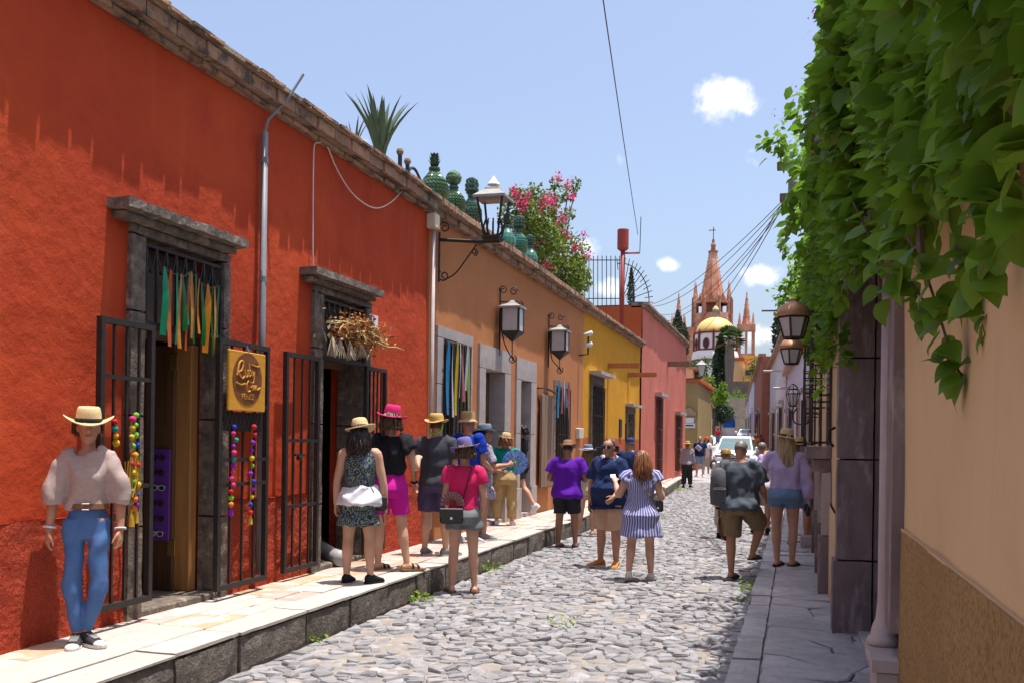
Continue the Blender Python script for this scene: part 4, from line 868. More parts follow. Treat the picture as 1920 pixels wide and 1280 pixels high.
for (z0, z1, x0) in ((ZR-.05, .70, .30), (.70, 1.5, .325), (1.5, 2.3, .325), (2.3, 3.0, .325)):
    rough_box(x0, .60, FD, FD+.32, z0+.002, z1-.002, amp=.006, step=.1).build('jamb_stone', m_pillar, crm); rough_box(.603, 1.0, FD+.02, FD+.3, z0+.002, z1-.002, amp=.006, step=.12).build('jamb_stone', m_pillar, crm)
rough_box(.30, .9, ND-.4, FD+.36, 3.0, 3.30, amp=.008, step=.2).build('lintel', m_mould, crm)
rough_box(.16, .9, ND+.4, FD+.5, 3.30, 3.45, amp=.008, step=.2).build('door_shelf', m_mould, crm)
rough_box(.40, .85, ND-.36, ND, .80, 3.0, amp=.004, step=.15).build('jamb_stone', m_pillar, crm)
rough_box(.345, .85, ND-.40, ND+.01, ZR-.05, .64, amp=.004, step=.12).build('plinth_stone', m_mould, crm)
rough_box(.325, .85, ND-.42, ND+.03, .642, .70, amp=.003, step=.1).build('plinth_cap', m_mould, crm)
MB().lathe([(.075, .70), (.078, .72), (.072, .735), (.06, .745), (.058, .77), (.052, .79), (.04, .82), (.032, .9), (.030, 3.0)], (.405, ND-.07, 0), 14).build('colonnette', m_mould, crm, smooth=True)
MB().box(.80, .86, ND, FD, ZR, 3.0).build('gate_door', m_wood, crm)
for k in range(6): MB().box(.775, .80, ND+.05+k*(FD-ND)/6, ND+.05+(k+1)*(FD-ND)/6-.03, ZR+.05, 2.95, bev=.008).build('plank', m_wood, crm)
MB().box(.5, .82, ND, FD, ZR-.05, ZR+.03).build('threshold', m_rslab, crm)
p = at_depth(1568, 815, 8.28); MB().tube([(p.x-.01, 8.33, p.z+.06), (p.x-.05, 8.3, p.z+.04), (p.x-.055, 8.3, p.z-.05), (p.x-.02, 8.32, p.z-.09)], .012, 6).build('door_knocker', m_iron, crm)
def bay_window(y0, y1, x0):
    mb = MB(); z0, z1 = 1.62, 3.05
    w = MB().box(XRW-.012, XRW-.004, y0+.1, y1-.1, z0, z1).build('window', glass_mat(), crm); 
    g_ = MB().bar((x0, y0, z0), (x0, y1, z0), .03).build('window_grille', m_rust, crm)
    for z in (z0+.02, 2.05, 2.12, 2.55, 2.62, z1):
        for a, b in (((x0, y0, z), (XRW-.02, y0, z)), ((x0, y1, z), (XRW-.02, y1, z)), ((x0, y0, z), (x0, y1, z))): MB().bar(a, b, .018).build('rail', m_rust, g_)
    for k in range(8): MB().bar((x0, y0+(y1-y0)*k/7, z0), (x0, y0+(y1-y0)*k/7, z1), .018).build('bar', m_rust, g_)
    for k in (1, 2): MB().bar((x0+(XRW-.02-x0)*k/2, y0, z0), (x0+(XRW-.02-x0)*k/2, y0, z1), .018).build('bar', m_rust, g_)
    rough_box(x0-.06, XRW, y0-.12, y1+.12, 1.47, 1.60, amp=.005, step=.2).build('sill', m_pillar, crm)
    rough_box(x0+.02, XRW, y0-.02, y1+.02, 1.34, 1.468, amp=.005, step=.2).build('corbel', m_pillar, crm)
    for a in (y0-.1, y1-.08): rough_box(XRW-.09, XRW, a, a+.2, .7, 1.338, amp=.004, step=.2).build('pilaster', m_mould, crm); rough_box(XRW-.12, XRW, a-.02, a+.22, ZR-.05, .698, amp=.004, step=.2).build('plinth_stone', m_pillar, crm)
bay_window(10.6, 12.2, .17); bay_window(14.6, 16.2, .13); bay_window(18.6, 20.2, .15)
p = on_ground(1514, 1025, ZR); tag(rough_box(p.x-.10, p.x+.12, p.y-.16, p.y+.22, ZR, ZR+.17, amp=.006, step=.06).build('stone_block', m_gstone), 'small grey stone step block against the cream house wall', 'stone')
# ------------------------------------------------------------ vines
vine = thing('climbing_vine', 'lush green climbing vine hanging over the cream house wall', 'vine', (XRW, 6, 3.9))
rs = np.random.RandomState(11)
def vbot(y):                                              # lower edge of the hanging curtain
    k = [(1.0, 1.95), (2.2, 2.15), (3.4, 2.28), (4.6, 2.42), (6, 2.62), (7.5, 2.62), (8.6, 2.55), (9.6, 2.45), (11, 2.62), (12.5, 3.0), (16, 3.25), (22, 3.4)]
    for (a, b), (c, d) in zip(k, k[1:]):
        if y <= c: return b+(d-b)*(y-a)/(c-a)
    return 3.4
N_ = 15000; ys = np.concatenate([1.1+21*rs.uniform(0, 1, N_)**1.15, rs.uniform(1.3, 5.2, 1700)]); P = []
ztopv = lambda y: 4.0 if y < 9 else 3.95
for y in ys:
    zb = vbot(y)+.16*nz3((y*2.2, 0, 3))+.12*nz3((y*6, 1, 3)); t = rs.uniform(0, 1); z = zb+(ztopv(y)-zb)*(1-t**1.25*1.0)
    out = .08+.17*max(0, nz3((y*1.1, z*1.3, 8))+.5)+.05*nz3((y*5, z*5, 2)); base = XN if y < 4.6 else XRW
    out *= min(1, .35+(z-zb)*1.2); x = base-.03-out*rs.uniform(.1, 1)**.5
    if nz3((y*1.7, z*1.7, 21)) < -.42 and z < 3.5 and y < 7: continue
    if 1.2 < y < 2.2 and z > 2.75 and rs.uniform() < .75*(1-(y-1.2)): continue
    P.append((x, y, z))
# crest above the wall top and sprays into the street
for k in range(3200):
    y = rs.uniform(2, 22); P.append((rs.uniform(.1, .8), y, 3.9+abs(rs.normal(0, .12))+.2*max(0, nz3((y*.9, 0, 5)))))
def spray(a, b, n, w, into):
    a, b = Vector(a), Vector(b)
    for k in range(n):
        t = rs.uniform(0, 1); c = a.lerp(b, t)+Vector((0, 0, -.25*t*t))+Vector(rs.normal(0, w*(1-.6*t), 3)); into.append(tuple(c))
spray((.2, 10, 4.15), at_depth(1437, 222, 10.), 90, .09, P); spray((.2, 10.5, 3.9), at_depth(1458, 190, 10.5), 60, .08, P); spray((.2, 9, 3.6), at_depth(1490, 120, 8), 70, .08, P)
spray((.15, 14, 3.8), at_depth(1470, 425, 14), 60, .08, P); spray((.15, 17, 4.2), at_depth(1473, 520, 17), 120, .14, P); spray((.15, 20, 4.4), at_depth(1470, 540, 20), 160, .2, P)
spray((.3, 8.4, 2.9), at_depth(1540, 690, 9.4), 60, .06, P); spray((.3, 9.6, 2.9), at_depth(1548, 640, 10), 60, .06, P); spray((.2, 7.9, 2.8), at_depth(1600, 615, 8), 50, .07, P)
for k in range(70):
    y = rs.uniform(6., 17); z = rs.uniform(3.25, 4.05); x = XRW-.15; spray((x, y, z), (x-rs.uniform(.12, .3), y+jit(.35), z+rs.uniform(-.35, .25)), 14, .035, P)
P = np.array(P)
bright = P[:, 0] < .12
aim = (-.75, -.15, -.55)
o = np.argsort(P[:, 1]+1.5*np.abs(P[:, 2]-2.9)); near = o[:270]; rest = o[270:]
def fine_leaf(n=6):
    V, F = [(0, 0, 0)], []
    for i in range(1, n): t = i/n; w_ = .36*math.sin(math.pi*t**.72)**.85; V += [(t-.10*(1-t)*(i == 1), w_, .05*w_), (t, 0, -.035*math.sin(math.pi*t)), (t-.10*(1-t)*(i == 1), -w_, .05*w_)]
    V.append((1.06, 0, -.12)); e = len(V)-1; F += [(0, 2, 1), (0, 3, 2)]
    for i in range(n-2): a = 1+3*i; F += [(a, a+1, a+4, a+3), (a+1, a+2, a+5, a+4)]
    a = e-3; return np.array(V, float), F+[(a, a+1, e), (a+1, a+2, e)]
FLV, FLF = fine_leaf()
cl_ = P[rest][:, 1] < 6.5
leaf_mesh('foliage', P[rest][~cl_], .105, m_leaf, vine, aim=aim, spread=.75)['kind'] = 'stuff'
leaf_mesh('foliage', P[rest][cl_], .105, m_leaf, vine, aim=aim, spread=.75, base=FLV, faces=FLF)['kind'] = 'stuff'
# the trailing shoot in front of the plaster: stems and single large leaves
shoots = [[(1700, 440), (1730, 500), (1752, 560), (1770, 620), (1790, 680), (1805, 705)], [(1790, 460), (1830, 500), (1848, 560), (1860, 610)], [(1900, 300), (1860, 380), (1850, 450), (1842, 520)], [(1660, 420), (1690, 500), (1720, 545), (1745, 590)], [(1600, 380), (1640, 470), (1650, 560)]]
depths = [3.0, 2.75, 2.3, 3.3, 4.2]; big = []
for s, yd in zip(shoots, depths):
    pts = catmull([at_depth(u, v, yd) for u, v in s], 5); MB().tube(pts, .0042, 5).build('stem', m_bark, vine)
    for i, p in enumerate(pts[2:]):
        if True: big.append(p+Vector((jit(.012), jit(.02), jit(.012))))
for k in range(14):
    y0 = rs.uniform(2.2, 10); z0 = rs.uniform(3.2, 4.0); x0 = (XN if y0 < 4.6 else XRW)-.06
    MB().tube(catmull([(x0, y0, 4.1), (x0-.03, y0+jit(.3), z0), (x0-.05, y0+jit(.4), z0-.6), (x0-.04, y0+jit(.4), max(vbot(y0)-.1, z0-1.2))], 5), random.uniform(.005, .013), 5).build('stem', m_bark, vine)
big = np.array([tuple(p) for p in big]); allnear = np.concatenate([big, P[near]])
SZ = np.concatenate([rs.uniform(.07, .115, len(big)), rs.uniform(.075, .15, len(near))])
lm = []
for k in range(8):                                        # eight leaf shapes with different curl, shared by the copies
    B = FLV.copy(); B[:, 2] += -.22*(k+2)/8*B[:, 0]**2+.03*(k % 3)*np.abs(B[:, 1])*2; B[:, 1] *= 1+.1*(k % 4)
    me = bpy.data.meshes.new('leaf'); me.from_pydata(B.tolist(), [], FLF); at = me.attributes.new('tone', 'FLOAT', 'POINT'); at.data.foreach_set('value', [.25+.09*k]*len(B)); me.materials.append(m_leaf); me.shade_smooth(); lm.append(me)
for i, (p, s) in enumerate(zip(allnear[:300], SZ[:300])):
    o = bpy.data.objects.new('leaf', lm[i % 8]); COL.objects.link(o); o.parent = vine
    d = Vector(rs.normal(0, .75, 3))+Vector((-.7, -.45, -.6)); d.normalize(); a = Vector((-.5, -.5, .8))+Vector(rs.normal(0, .35, 3)); s_ = a.cross(d).normalized(); t_ = d.cross(s_)
    o.matrix_local = Matrix.Translation(Vector(p)-ORG[vine.name]) @ Matrix((d, s_, t_)).transposed().to_4x4() @ Matrix.Scale(s, 4)
m_purple = mat('purple_petal', (.30, .04, .42), (.42, .07, .5), sc=20, trans=.3)
m_magenta = mat('magenta_petal', (.62, .03, .12), (.62, .05, .25), sc=20, trans=.3)
for (u, v, yd, n, r) in ((1558, 208, 5.4, 26, .045), (1552, 258, 5.6, 16, .035), (1510, 200, 8, 10, .05), (1490, 175, 9.5, 8, .05), (1468, 218, 10, 8, .05), (1508, 380, 9, 16, .05), (1520, 35, 7, 7, .04), (1512, 490, 11, 7, .04)):
    c = at_depth(u, v, yd); leaf_mesh('blossom', np.array(c)+rs.normal(0, r, (n, 3)), .035, m_purple, vine, base=QUAD, faces=QUAD_F, spread=1)
# ------------------------------------------------------------ lanterns
m_lgl = mat('milky_lamp_glass', (.50, .47, .45), (.42, .39, .38), sc=6, rough=.25, spec=.5)
m_cop = mat('weathered_copper', (.48, .25, .14), (.36, .18, .10), sc=9, rough=.45, metal=.35, bump=.2, bsc=30)
m_lead = mat('grey_lamp_roof', (.33, .31, .30), (.24, .22, .21), sc=8, rough=.5)
def square_lantern(name, label, wall_y, cx_, cz_, w, h, bracket_z):
    t = thing(name, label, 'lamp', (XL, wall_y, cz_), 'iron lanterns on the orange house'); y = wall_y; hw = w/2
    z0, z1 = cz_-h*.30, cz_+h*.28
    def ring(z, r): return [(cx_-r, y-r, z), (cx_+r, y-r, z), (cx_+r, y+r, z), (cx_-r, y+r, z)]
    MB().loft([ring(z1, hw*1.22), ring(z1+.03, hw*1.22), ring(z1+h*.14, hw*.42), ring(z1+h*.16, hw*.38), ring(z1+h*.22, hw*.15)]).build('roof', m_lead, t)
    MB().loft([ring(z0-h*.26, .012), ring(z0-.02, hw*1.0), ring(z0, hw*1.05)]).build('base', m_iron, t)
    for sx in (-1, 1):
        for sy in (-1, 1): MB().bar((cx_+sx*hw*.92, y+sy*hw*.92, z0), (cx_+sx*hw*.92, y+sy*hw*.92, z1), .03).build('corner_post', m_iron, t)
    for k in range(4):
        d = [(1, 0), (-1, 0), (0, 1), (0, -1)][k]; e = .008
        if d[0]: MB().box(cx_+d[0]*hw*.9-e, cx_+d[0]*hw*.9+e, y-hw*.86, y+hw*.86, z0, z1).build('pane', m_lgl, t)
        else: MB().box(cx_-hw*.86, cx_+hw*.86, y+d[1]*hw*.9-e, y+d[1]*hw*.9+e, z0, z1).build('pane', m_lgl, t)
    zt, zb = bracket_z; xo = cx_-XL
    br = MB().tube([(XL+.03, y, zb+.12), (XL+.03, y, zt)], .014, 6).build('bracket', m_iron, t)
    MB().tube([(XL+.03, y, zt-.22), (cx_+.1, y, zt-.22)], .013, 6).build('arm', m_iron, br)
    MB().tube([(cx_, y, zt-.22), (cx_, y, z1+h*.2)], .014, 6).build('hook', m_iron, br)
    def scroll(c, r, a0, turns, d=1): return [(c[0]+r*(1-.75*t)*math.cos(a0+d*turns*2*math.pi*t), y, c[1]+r*(1-.75*t)*math.sin(a0+d*turns*2*math.pi*t)) for t in [i/18 for i in range(19)]]
    for c, r, a0, d in (((XL+.08, zt-.03), .07, math.pi, -1), ((cx_+.02, zt-.06), .075, 0, 1), ((cx_+.13, zt-.26), .05, math.pi/2, -1), ((cx_+.0, zb+.06), .075, math.pi*.3, -1)): MB().tube(scroll(c, r, a0, 1.4, d), .009, 5).build('scroll', m_iron, br)
    MB().tube(catmull([(XL+.05, y, zt-.3), (XL+.06, y, cz_-.1), (XL+.1, y, z0-.15), (cx_-.05, y, zb+.15), (cx_+.05, y, zb+.02)], 5), .011, 5).build('brace', m_iron, br)
    MB().tube([(cx_, y, z0-h*.24), (cx_, y, zb+.1)], .009, 5).build('drop', m_iron, br)
square_lantern('wall_lantern', 'iron wall lantern over the orange house between its window and wide doorway', 15.29, -4.36, 3.54, .30, .62, (4.05, 2.86))
square_lantern('wall_lantern', 'iron wall lantern on the orange house above the weathered shutter', 18.58, -4.35, 3.53, .30, .62, (4.04, 2.92))
# large corner lantern on a long arm
t = thing('corner_lantern', 'large open iron lantern on a scrolled arm at the red and orange house corner', 'lamp', (XL, 12.44, 4.2)); y = 12.44; lx = -3.83
A0 = 4.21; MB().tube([(XL+.03, y, 3.70), (XL+.03, y, 4.36)], .014, 6).build('bracket', m_iron, t)
MB().tube([(XL+.03, y, A0+.05), (-4.0, y, A0), (lx+.1, y, A0)], .024, 7).build('arm', m_iron, t)
for c, r, a0, d in (((-4.5, 4.42), .08, math.pi, -1), ((-4.5, 3.78), .08, math.pi*.7, 1), ((-4.08, 4.08), .05, -math.pi/2, 1)): MB().tube([(c[0]+r*(1-.75*k/18)*math.cos(a0+d*9*k/18), y, c[1]+r*(1-.75*k/18)*math.sin(a0+d*9*k/18)) for k in range(19)], .01, 5).build('scroll', m_iron, t)
MB().tube(catmull([(XL+.08, y, 3.72), (-4.35, y, 3.8), (-4.2, y, 3.98), (-4.05, y, 4.18)], 5), .011, 5).build('brace', m_iron, t)
def sq(z, r): return [(lx-r, y-r, z), (lx+r, y-r, z), (lx+r, y+r, z), (lx-r, y+r, z)]
MB().loft([sq(A0, .10), sq(A0+.04, .12), sq(A0+.07, .09)]).build('base', m_iron, t)
for sx in (-1, 1):
    for sy in (-1, 1): MB().bar((lx+sx*.09, y+sy*.09, A0+.05), (lx+sx*.17, y+sy*.17, A0+.54), .022).build('corner_post', m_iron, t)
for k in range(10): a = 2*math.pi*k/10; MB().tube(catmull([(lx+.07*math.cos(a), y+.07*math.sin(a), A0+.06), (lx+.13*math.cos(a), y+.13*math.sin(a), A0+.16), (lx+.10*math.cos(a), y+.10*math.sin(a), A0+.28)], 3), .011, 4).build('cage_bar', m_iron, t)
MB().loft([sq(A0+.54, .215), sq(A0+.57, .215), sq(A0+.66, .10), sq(A0+.69, .09)]).build('roof', m_lead, t)
MB().lathe([(.03, A0+.69), (.025, A0+.72), (.085, A0+.735), (.08, A0+.75), (.045, A0+.79), (.01, A0+.85)], (lx, y, 0), 12).build('cap', mat('white_enamel', (.7, .69, .67), rough=.4), t)
MB().box(lx-.1, lx+.1, y-.1, y+.1, A0+.52, A0+.538).build('lamp_plate', m_cream, t)
def copper_lantern(label, c, s=1., group='copper topped lanterns on the cream house'):
    c = Vector(c); t = thing('copper_lantern', label, 'lamp', c, group)
    R6 = lambda z, r: [(c.x+r*s*math.cos(math.pi/3*k+.3), c.y+r*s*math.sin(math.pi/3*k+.3), c.z+z*s) for k in range(6)]
    for k in range(6):
        a, b, d, e = R6(.02, .135)[k], R6(.02, .135)[(k+1) % 6], R6(-.15, .085)[k], R6(-.15, .085)[(k+1) % 6]
        MB().add([a, b, e, d], [(0, 1, 2, 3)]).build('pane', m_lgl, t); MB().bar(a, d, .016*s).build('rib', m_rust, t)
    for z, r in ((.022, .138), (-.155, .088)): MB().loft([R6(z-.01, r), R6(z+.01, r), R6(z+.01, r*.9), R6(z-.01, r*.9)]).build('ring', m_rust, t)
    MB().lathe([(.145*s, c.z+.03*s), (.15*s, c.z+.045*s), (.14*s, c.z+.075*s), (.105*s, c.z+.125*s), (.06*s, c.z+.15*s), (.045*s, c.z+.165*s), (.055*s, c.z+.175*s), (.0, c.z+.18*s)], (c.x, c.y, 0), 14).build('copper_top', m_cop, t, smooth=True)
    MB().tube(catmull([(c.x+.12*s, c.y, c.z+.07*s), (c.x+.20*s, c.y, c.z+.05), (c.x+.2*s, c.y, c.z-.08), (XRW, c.y, c.z-.12)], 5), .014, 6).build('bracket', m_rust, t)
copper_lantern('copper topped lantern above the cream house window, larger looking and nearer the stone doorway', at_depth(1488, 600, 9.0))
copper_lantern('copper topped lantern farther from the stone doorway, hanging below the other one', at_depth(1484, 658, 12.6))
def cage_lantern(label, c, hgt, wall=None, m=None):
    c = Vector(c); t = thing('iron_lantern', label, 'lamp', c); m = m or m_iron; h = hgt
    prof = [(.02, .5), (.13, .40), (.15, .33), (.22, .18), (.10, -.22), (.16, -.27), (.05, -.4), (.01, -.5)]
    for k in range(8):
        a = 2*math.pi*k/8; MB().tube([(c.x+r*h*math.cos(a), c.y+r*h*math.sin(a), c.z+z*h) for r, z in prof], .011, 4).build('rib', m, t)
    for r, z in ((.15, .33), (.22, .18), (.10, -.22)): MB().tube([(c.x+r*h*math.cos(a), c.y+r*h*math.sin(a), c.z+z*h) for a in [2*math.pi*k/12 for k in range(13)]], .014, 4).build('hoop', m, t)
    MB().lathe([(.17*h, c.z+.16*h), (.08*h, c.z-.2*h)], (c.x, c.y, 0), 8).build('glass', m_lgl, t)
    if wall is not None: MB().tube(catmull([(c.x, c.y, c.z-.5*h), (c.x+.05, c.y, c.z-.75*h), (wall-.1, c.y, c.z-.8*h), (wall, c.y, c.z-.6*h)], 4), .02, 5).build('bracket', m, t)
cage_lantern('scrolled iron cage lantern on the bluish white house', at_depth(1487, 748, 26), .78, front_x(26, -1))
def street_lantern(label, u, v0, v1, yd, wallx, m=None):
    a, b = at_depth(u, v0, yd), at_depth(u, v1, yd); h = a.z-b.z; t = thing('street_lantern', label, 'lamp', b); c = Vector((a.x, yd, b.z))
    MB().loft([[(c.x+sx*r*h, yd+sy*r*h, b.z+z*h) for sx, sy in ((-1, -1), (1, -1), (1, 1), (-1, 1))] for r, z in ((.12, .12), (.24, .7))]).build('glass', mat('pale_lamp_glass', (.42, .44, .36), (.5, .48, .4), sc=5, rough=.2), t)
    for sx in (-1, 1):
        for sy in (-1, 1): MB().bar((c.x+sx*.12*h, yd+sy*.12*h, b.z+.12*h), (c.x+sx*.25*h, yd+sy*.25*h, b.z+.72*h), .03*h).build('corner_post', m_iron, t)
    MB().loft([[(c.x+sx*r*h, yd+sy*r*h, b.z+z*h) for sx, sy in ((-1, -1), (1, -1), (1, 1), (-1, 1))] for r, z in ((.3, .70), (.3, .74), (.13, .88), (.1, .93), (.02, 1.))]).build('roof', m_lead, t)
    MB().tube([(c.x, yd, b.z+.14*h), (c.x, yd, b.z), (wallx, yd, b.z-.05*h)], .05*h, 6).build('bracket', m_iron, t)
street_lantern('green tinted street lantern on an arm beside the olive house', 1316, 675, 708, 48, -5.2)
street_lantern('small white capped street lantern by the peach house', 1323, 716, 742, 57, -6.0)
street_lantern('white capped lantern on the russet house wall', 1428, 760, 790, 66, front_x(66, -1)-.4)
# blue street sign, russet house
p = at_depth(1428, 778, 72.); sg = tag(MB().box(p.x-.42, p.x+.42, 71.96, 72., p.z-.42, p.z+.42, bev=.01).build('blue_sign', mat('sign_blue', (.02, .10, .5))), 'square blue traffic sign with a white emblem on the russet house', 'sign')
MB().lathe([(.2, 0), (.2, .02)], (0, 0, 0), 14).moved(Matrix.Translation((p.x, 71.955, p.z)) @ Matrix.Rotation(R(90), 4, 'X')).build('emblem', MATS['white_paper'], sg)
MB().bar((p.x, 71.95, p.z), (front_x(72, -1), 71.98, p.z+.3), .04).build('arm', m_iron, sg)
# gutter spouts of the right row
for (u0, u1, v, yd) in ((1450, 1478, 727, 40), (1431, 1452, 695, 44), (1428, 1463, 583, 22)):
    a, b = at_depth(u0, v, yd), at_depth(u1, v, yd); tag(MB().tube([a, b+Vector((.3, 0, 0))], .045 if yd > 30 else .02, 7).build('rain_spout', MATS['white_pvc'] if yd > 30 else m_iron), {40: 'white rain spout of the bluish white house', 44: 'short pale rain spout of the lavender house', 22: 'thin dark rod sticking out above the copper lanterns'}[yd], 'pipe')
# ------------------------------------------------------------ utility pole behind the vines and its cables
yp = 15.; a = at_depth(1457, 312, yp); b = at_depth(1462, 371, yp); c = at_depth(1489, 350, yp)
t = thing('utility_pole', 'wooden cross arms of a utility pole above the vines', 'pole', (.55, yp, 0))
m_tim = mat('grey_timber', (.13, .10, .10), (.08, .065, .065), sc=4, stretch=(.5, 5, 5))
MB().tube([(.55, yp, 3.9), (.55, yp, 6.4)], .09, 8).build('post', m_tim, t)
MB().box(a.x, .75, yp-.06, yp+.06, a.z-.06, a.z+.05, bev=.01).build('cross_arm', m_tim, t); MB().box(b.x, .75, yp-.06, yp+.06, b.z-.06, b.z+.05, bev=.01).build('cross_arm', m_tim, t)
MB().lathe([(.06, c.z-.19), (.085, c.z-.17), (.085, c.z+.08), (.05, c.z+.1), (.04, c.z+.15), (.08, c.z+.16), (.08, c.z+.19)], (c.x, yp, 0), 10).build('insulator_can', mat('dark_can', (.09, .085, .09), (.2, .19, .19), sc=14, rough=.4, metal=.4), t)
m_cab = mat('dark_cable', (.05, .05, .055), rough=.6)
def cable(a, b, sag, r=.006, n=14):
    a, b = Vector(a), Vector(b); return [a.lerp(b, k/n)-Vector((0, 0, sag*4*(k/n)*(1-k/n))) for k in range(n+1)]
for k, (u, v, yd, du) in enumerate(((1218, 572, 32, 0), (1222, 575, 33, 5), (1240, 590, 40, 9), (1225, 600, 36, 12), (1262, 612, 46, 3), (1270, 640, 60, 7))):
    tag(MB().tube(cable(at_depth(1466+du, 378, yp), at_depth(u, v, yd), .25+.12*k), .008, 4).build('power_cable', m_cab), ['topmost dark cable fanning from the utility pole to the pink house roof corner','second cable under the topmost one fanning to the pink house roof','cable fanning from the utility pole to the middle of the pink roof','slack cable hanging lowest over the near pink roof','cable fanning to the far end of the pink house roof','longest cable crossing the street towards the peach house'][k], 'cable', 'cables across the street')
tag(MB().tube(cable(at_depth(1196, 440, 27.5), at_depth(1105, -180, 9), .05), .008, 4).build('overhead_cable', m_cab), 'long single cable rising overhead from the red roof mast', 'cable')
# ------------------------------------------------------------ things on the left roofs
def on_roof(u, v, x): return on_wall(u, v, x)
def agave(label, u, v, x, h, n, seed):
    p = on_roof(u, v, x); t = thing('agave_plant', label, 'plant', p); rd = random.Random(seed)
    for k in range(n):
        an = rd.uniform(0, 6.28); le = h*rd.uniform(.6, 1.05); sp = rd.uniform(.05, .5); mb = MB(); s = Vector((-math.sin(an), math.cos(an), 0)); rings = []
        for i in range(7):
            f = i/6; c = p+Vector((math.cos(an)*(sp*f*f*le+.03), math.sin(an)*(sp*f*f*le+.03), le*(f-.12*sp*f*f))); w = h*.065*(1-f)**.7*(1+.4*f)+.001; nn = Vector((math.cos(an), math.sin(an), -.4)).normalized()
            rings.append([c+s*w+nn*w*-.25, c+nn*w*.35, c-s*w+nn*w*-.25, c-nn*w*.1])
        mb.loft(rings).build('blade', m_agave, t)
agave('tall spiky agave on the red house roof beside the iron vents', 712, 318, -5.1, 1.0, 30, 1)
agave('small agave with few blades behind the brick eaves', 664, 285, -5.1, .42, 6, 2)
# vent pipes
t = thing('roof_vent', 'two bent dark iron vent pipes on the red roof edge', 'vent', on_roof(765, 350, -4.9)); m_bl = mat('blue_black_iron', (.035, .04, .06), rough=.5, metal=.3)
for u, v0, v1 in ((750, 285, 345), (764, 303, 350)):
    a, b = on_roof(u, v1, -4.9), on_roof(u, v0, -4.9); MB().tube([a, b], .028, 7).build('pipe', m_bl, t); MB().ball(b, .05, n=8, m=5).build('cap', m_plank, t)
MB().tube(catmull([on_roof(764, 340, -4.9), on_roof(768, 318, -4.9), on_roof(778, 318, -4.9), on_roof(788, 338, -4.9), on_roof(793, 352, -4.9)], 4), .02, 6).build('hoop', m_bl, t)
# ceramic pineapples
def glaze(name, c1, c2): return mat(name, c1, c2, sc=10, rough=.16, spec=.6, bump=.15, bsc=40)
m_gl1 = glaze('green_glaze', (.028, .085, .035), (.05, .11, .04)); m_gl2 = glaze('dark_green_glaze', (.012, .05, .028), (.03, .075, .035)); m_gl3 = glaze('teal_glaze', (.02, .12, .09), (.05, .16, .11))
def scaled_body(prof, c, n=22, rows=20, bump=.09):
    """a lathe whose surface is covered in raised scales"""
    mb = MB(); rings = []
    for i in range(rows*2+1):
        f = i/(rows*2); k = f*(len(prof)-1); j = min(int(k), len(prof)-2); r = prof[j][0]+(prof[j+1][0]-prof[j][0])*(k-j); z = prof[j][1]+(prof[j+1][1]-prof[j][1])*(k-j)
        ring = []
        for q in range(n*2):
            b = bump if ((q+i) % 2 == 0 and i % 2 == 1) or (q % 2 == (i//2) % 2 and i % 2 == 0) else 0
            a = math.pi*q/n; ring.append((c[0]+r*(1+b)*math.cos(a), c[1]+r*(1+b)*math.sin(a), c[2]+z))
        rings.append(ring)
    return mb.loft(rings)
def pineapple(label, u, vt, vn, vb, x, wpx, m, crown='leaf', body='scale'):
    a, nck, b = on_roof(u, vt, x), on_roof(u, vn, x), on_roof(u, vb, x); y = a.y; c = (x, y, b.z); H = a.z-b.z; hb = nck.z-b.z; r = (on_roof(u+wpx/2, vb, x).y-on_roof(u-wpx/2, vb, x).y)/2*.30
    r = wpx/2*y/1867*1.04; t = thing('ceramic_pineapple', label, 'ornament', (x, y, b.z), 'green ceramic pineapples along the orange house roof')
    pr = [(r*.62, 0), (r*.85, hb*.15), (r*.99, hb*.35), (r*.95, hb*.55), (r*.75, hb*.75), (r*.45, hb*.92), (r*.33, hb)]
    scaled_body(pr, c).build('body', m, t) if body == 'scale' else MB().loft([[(c[0]+k[0]*(1+.08*(q % 2))*math.cos(math.pi*q/12), c[1]+k[0]*(1+.08*(q % 2))*math.sin(math.pi*q/12), c[2]+k[1]) for q in range(24)] for k in pr]).build('body', m, t)
    MB().lathe([(r*.34, b.z+hb), (r*.42, b.z+hb+.02), (r*.40, b.z+hb+.05), (r*.3, b.z+hb+.06)], (x, y, 0), 14).build('collar', m_gl2, t)
    zc = b.z+hb+.05; hc = H-hb-.05
    if crown == 'leaf':
        for lv in range(4):
            for k in range(7):
                an = 2*math.pi*(k+.5*lv)/7; d = Vector((math.cos(an), math.sin(an), 0)); s = Vector((-d.y, d.x, 0)); z0 = zc+hc*.2*lv; L_ = hc*(.42-.04*lv)
                MB().loft([[Vector((x, y, z0))+d*(rr*L_)+Vector((0, 0, zz*L_))+s*(w*e)+Vector((0, 0, tt)) for e, tt in ((-1, 0), (1, 0), (0, .012))] for rr, zz, w in ((.1, 0, .03), (.5, .35, .035), (.75, .8, .022), (.95, 1.05, .003))]).build('crown_leaf', m_gl2, t)
    elif crown == 'ball': scaled_body([(hc*.12, 0), (hc*.4, hc*.2), (hc*.5, hc*.5), (hc*.38, hc*.8), (hc*.1, hc*1.)], (x, y, zc), 12, 9).build('crown', m, t)
    else: scaled_body([(r*.4, 0), (r*.58, hc*.2), (r*.6, hc*.55), (r*.5, hc*.85), (r*.15, hc)], (x, y, zc), 10, 10, .18).build('crown', m_gl2, t)
pineapple('large green ceramic pineapple with leafy crown beside the vent pipes', 815, 286, 322, 385, -4.85, 54, m_gl1)
pineapple('green ceramic pineapple topped with a round ball', 851, 320, 356, 405, -4.8, 46, m_gl1, 'ball')
pineapple('dark green ceramic pineapple with a knobbly crown', 885, 333, 372, 425, -4.85, 38, m_gl2, 'knob')
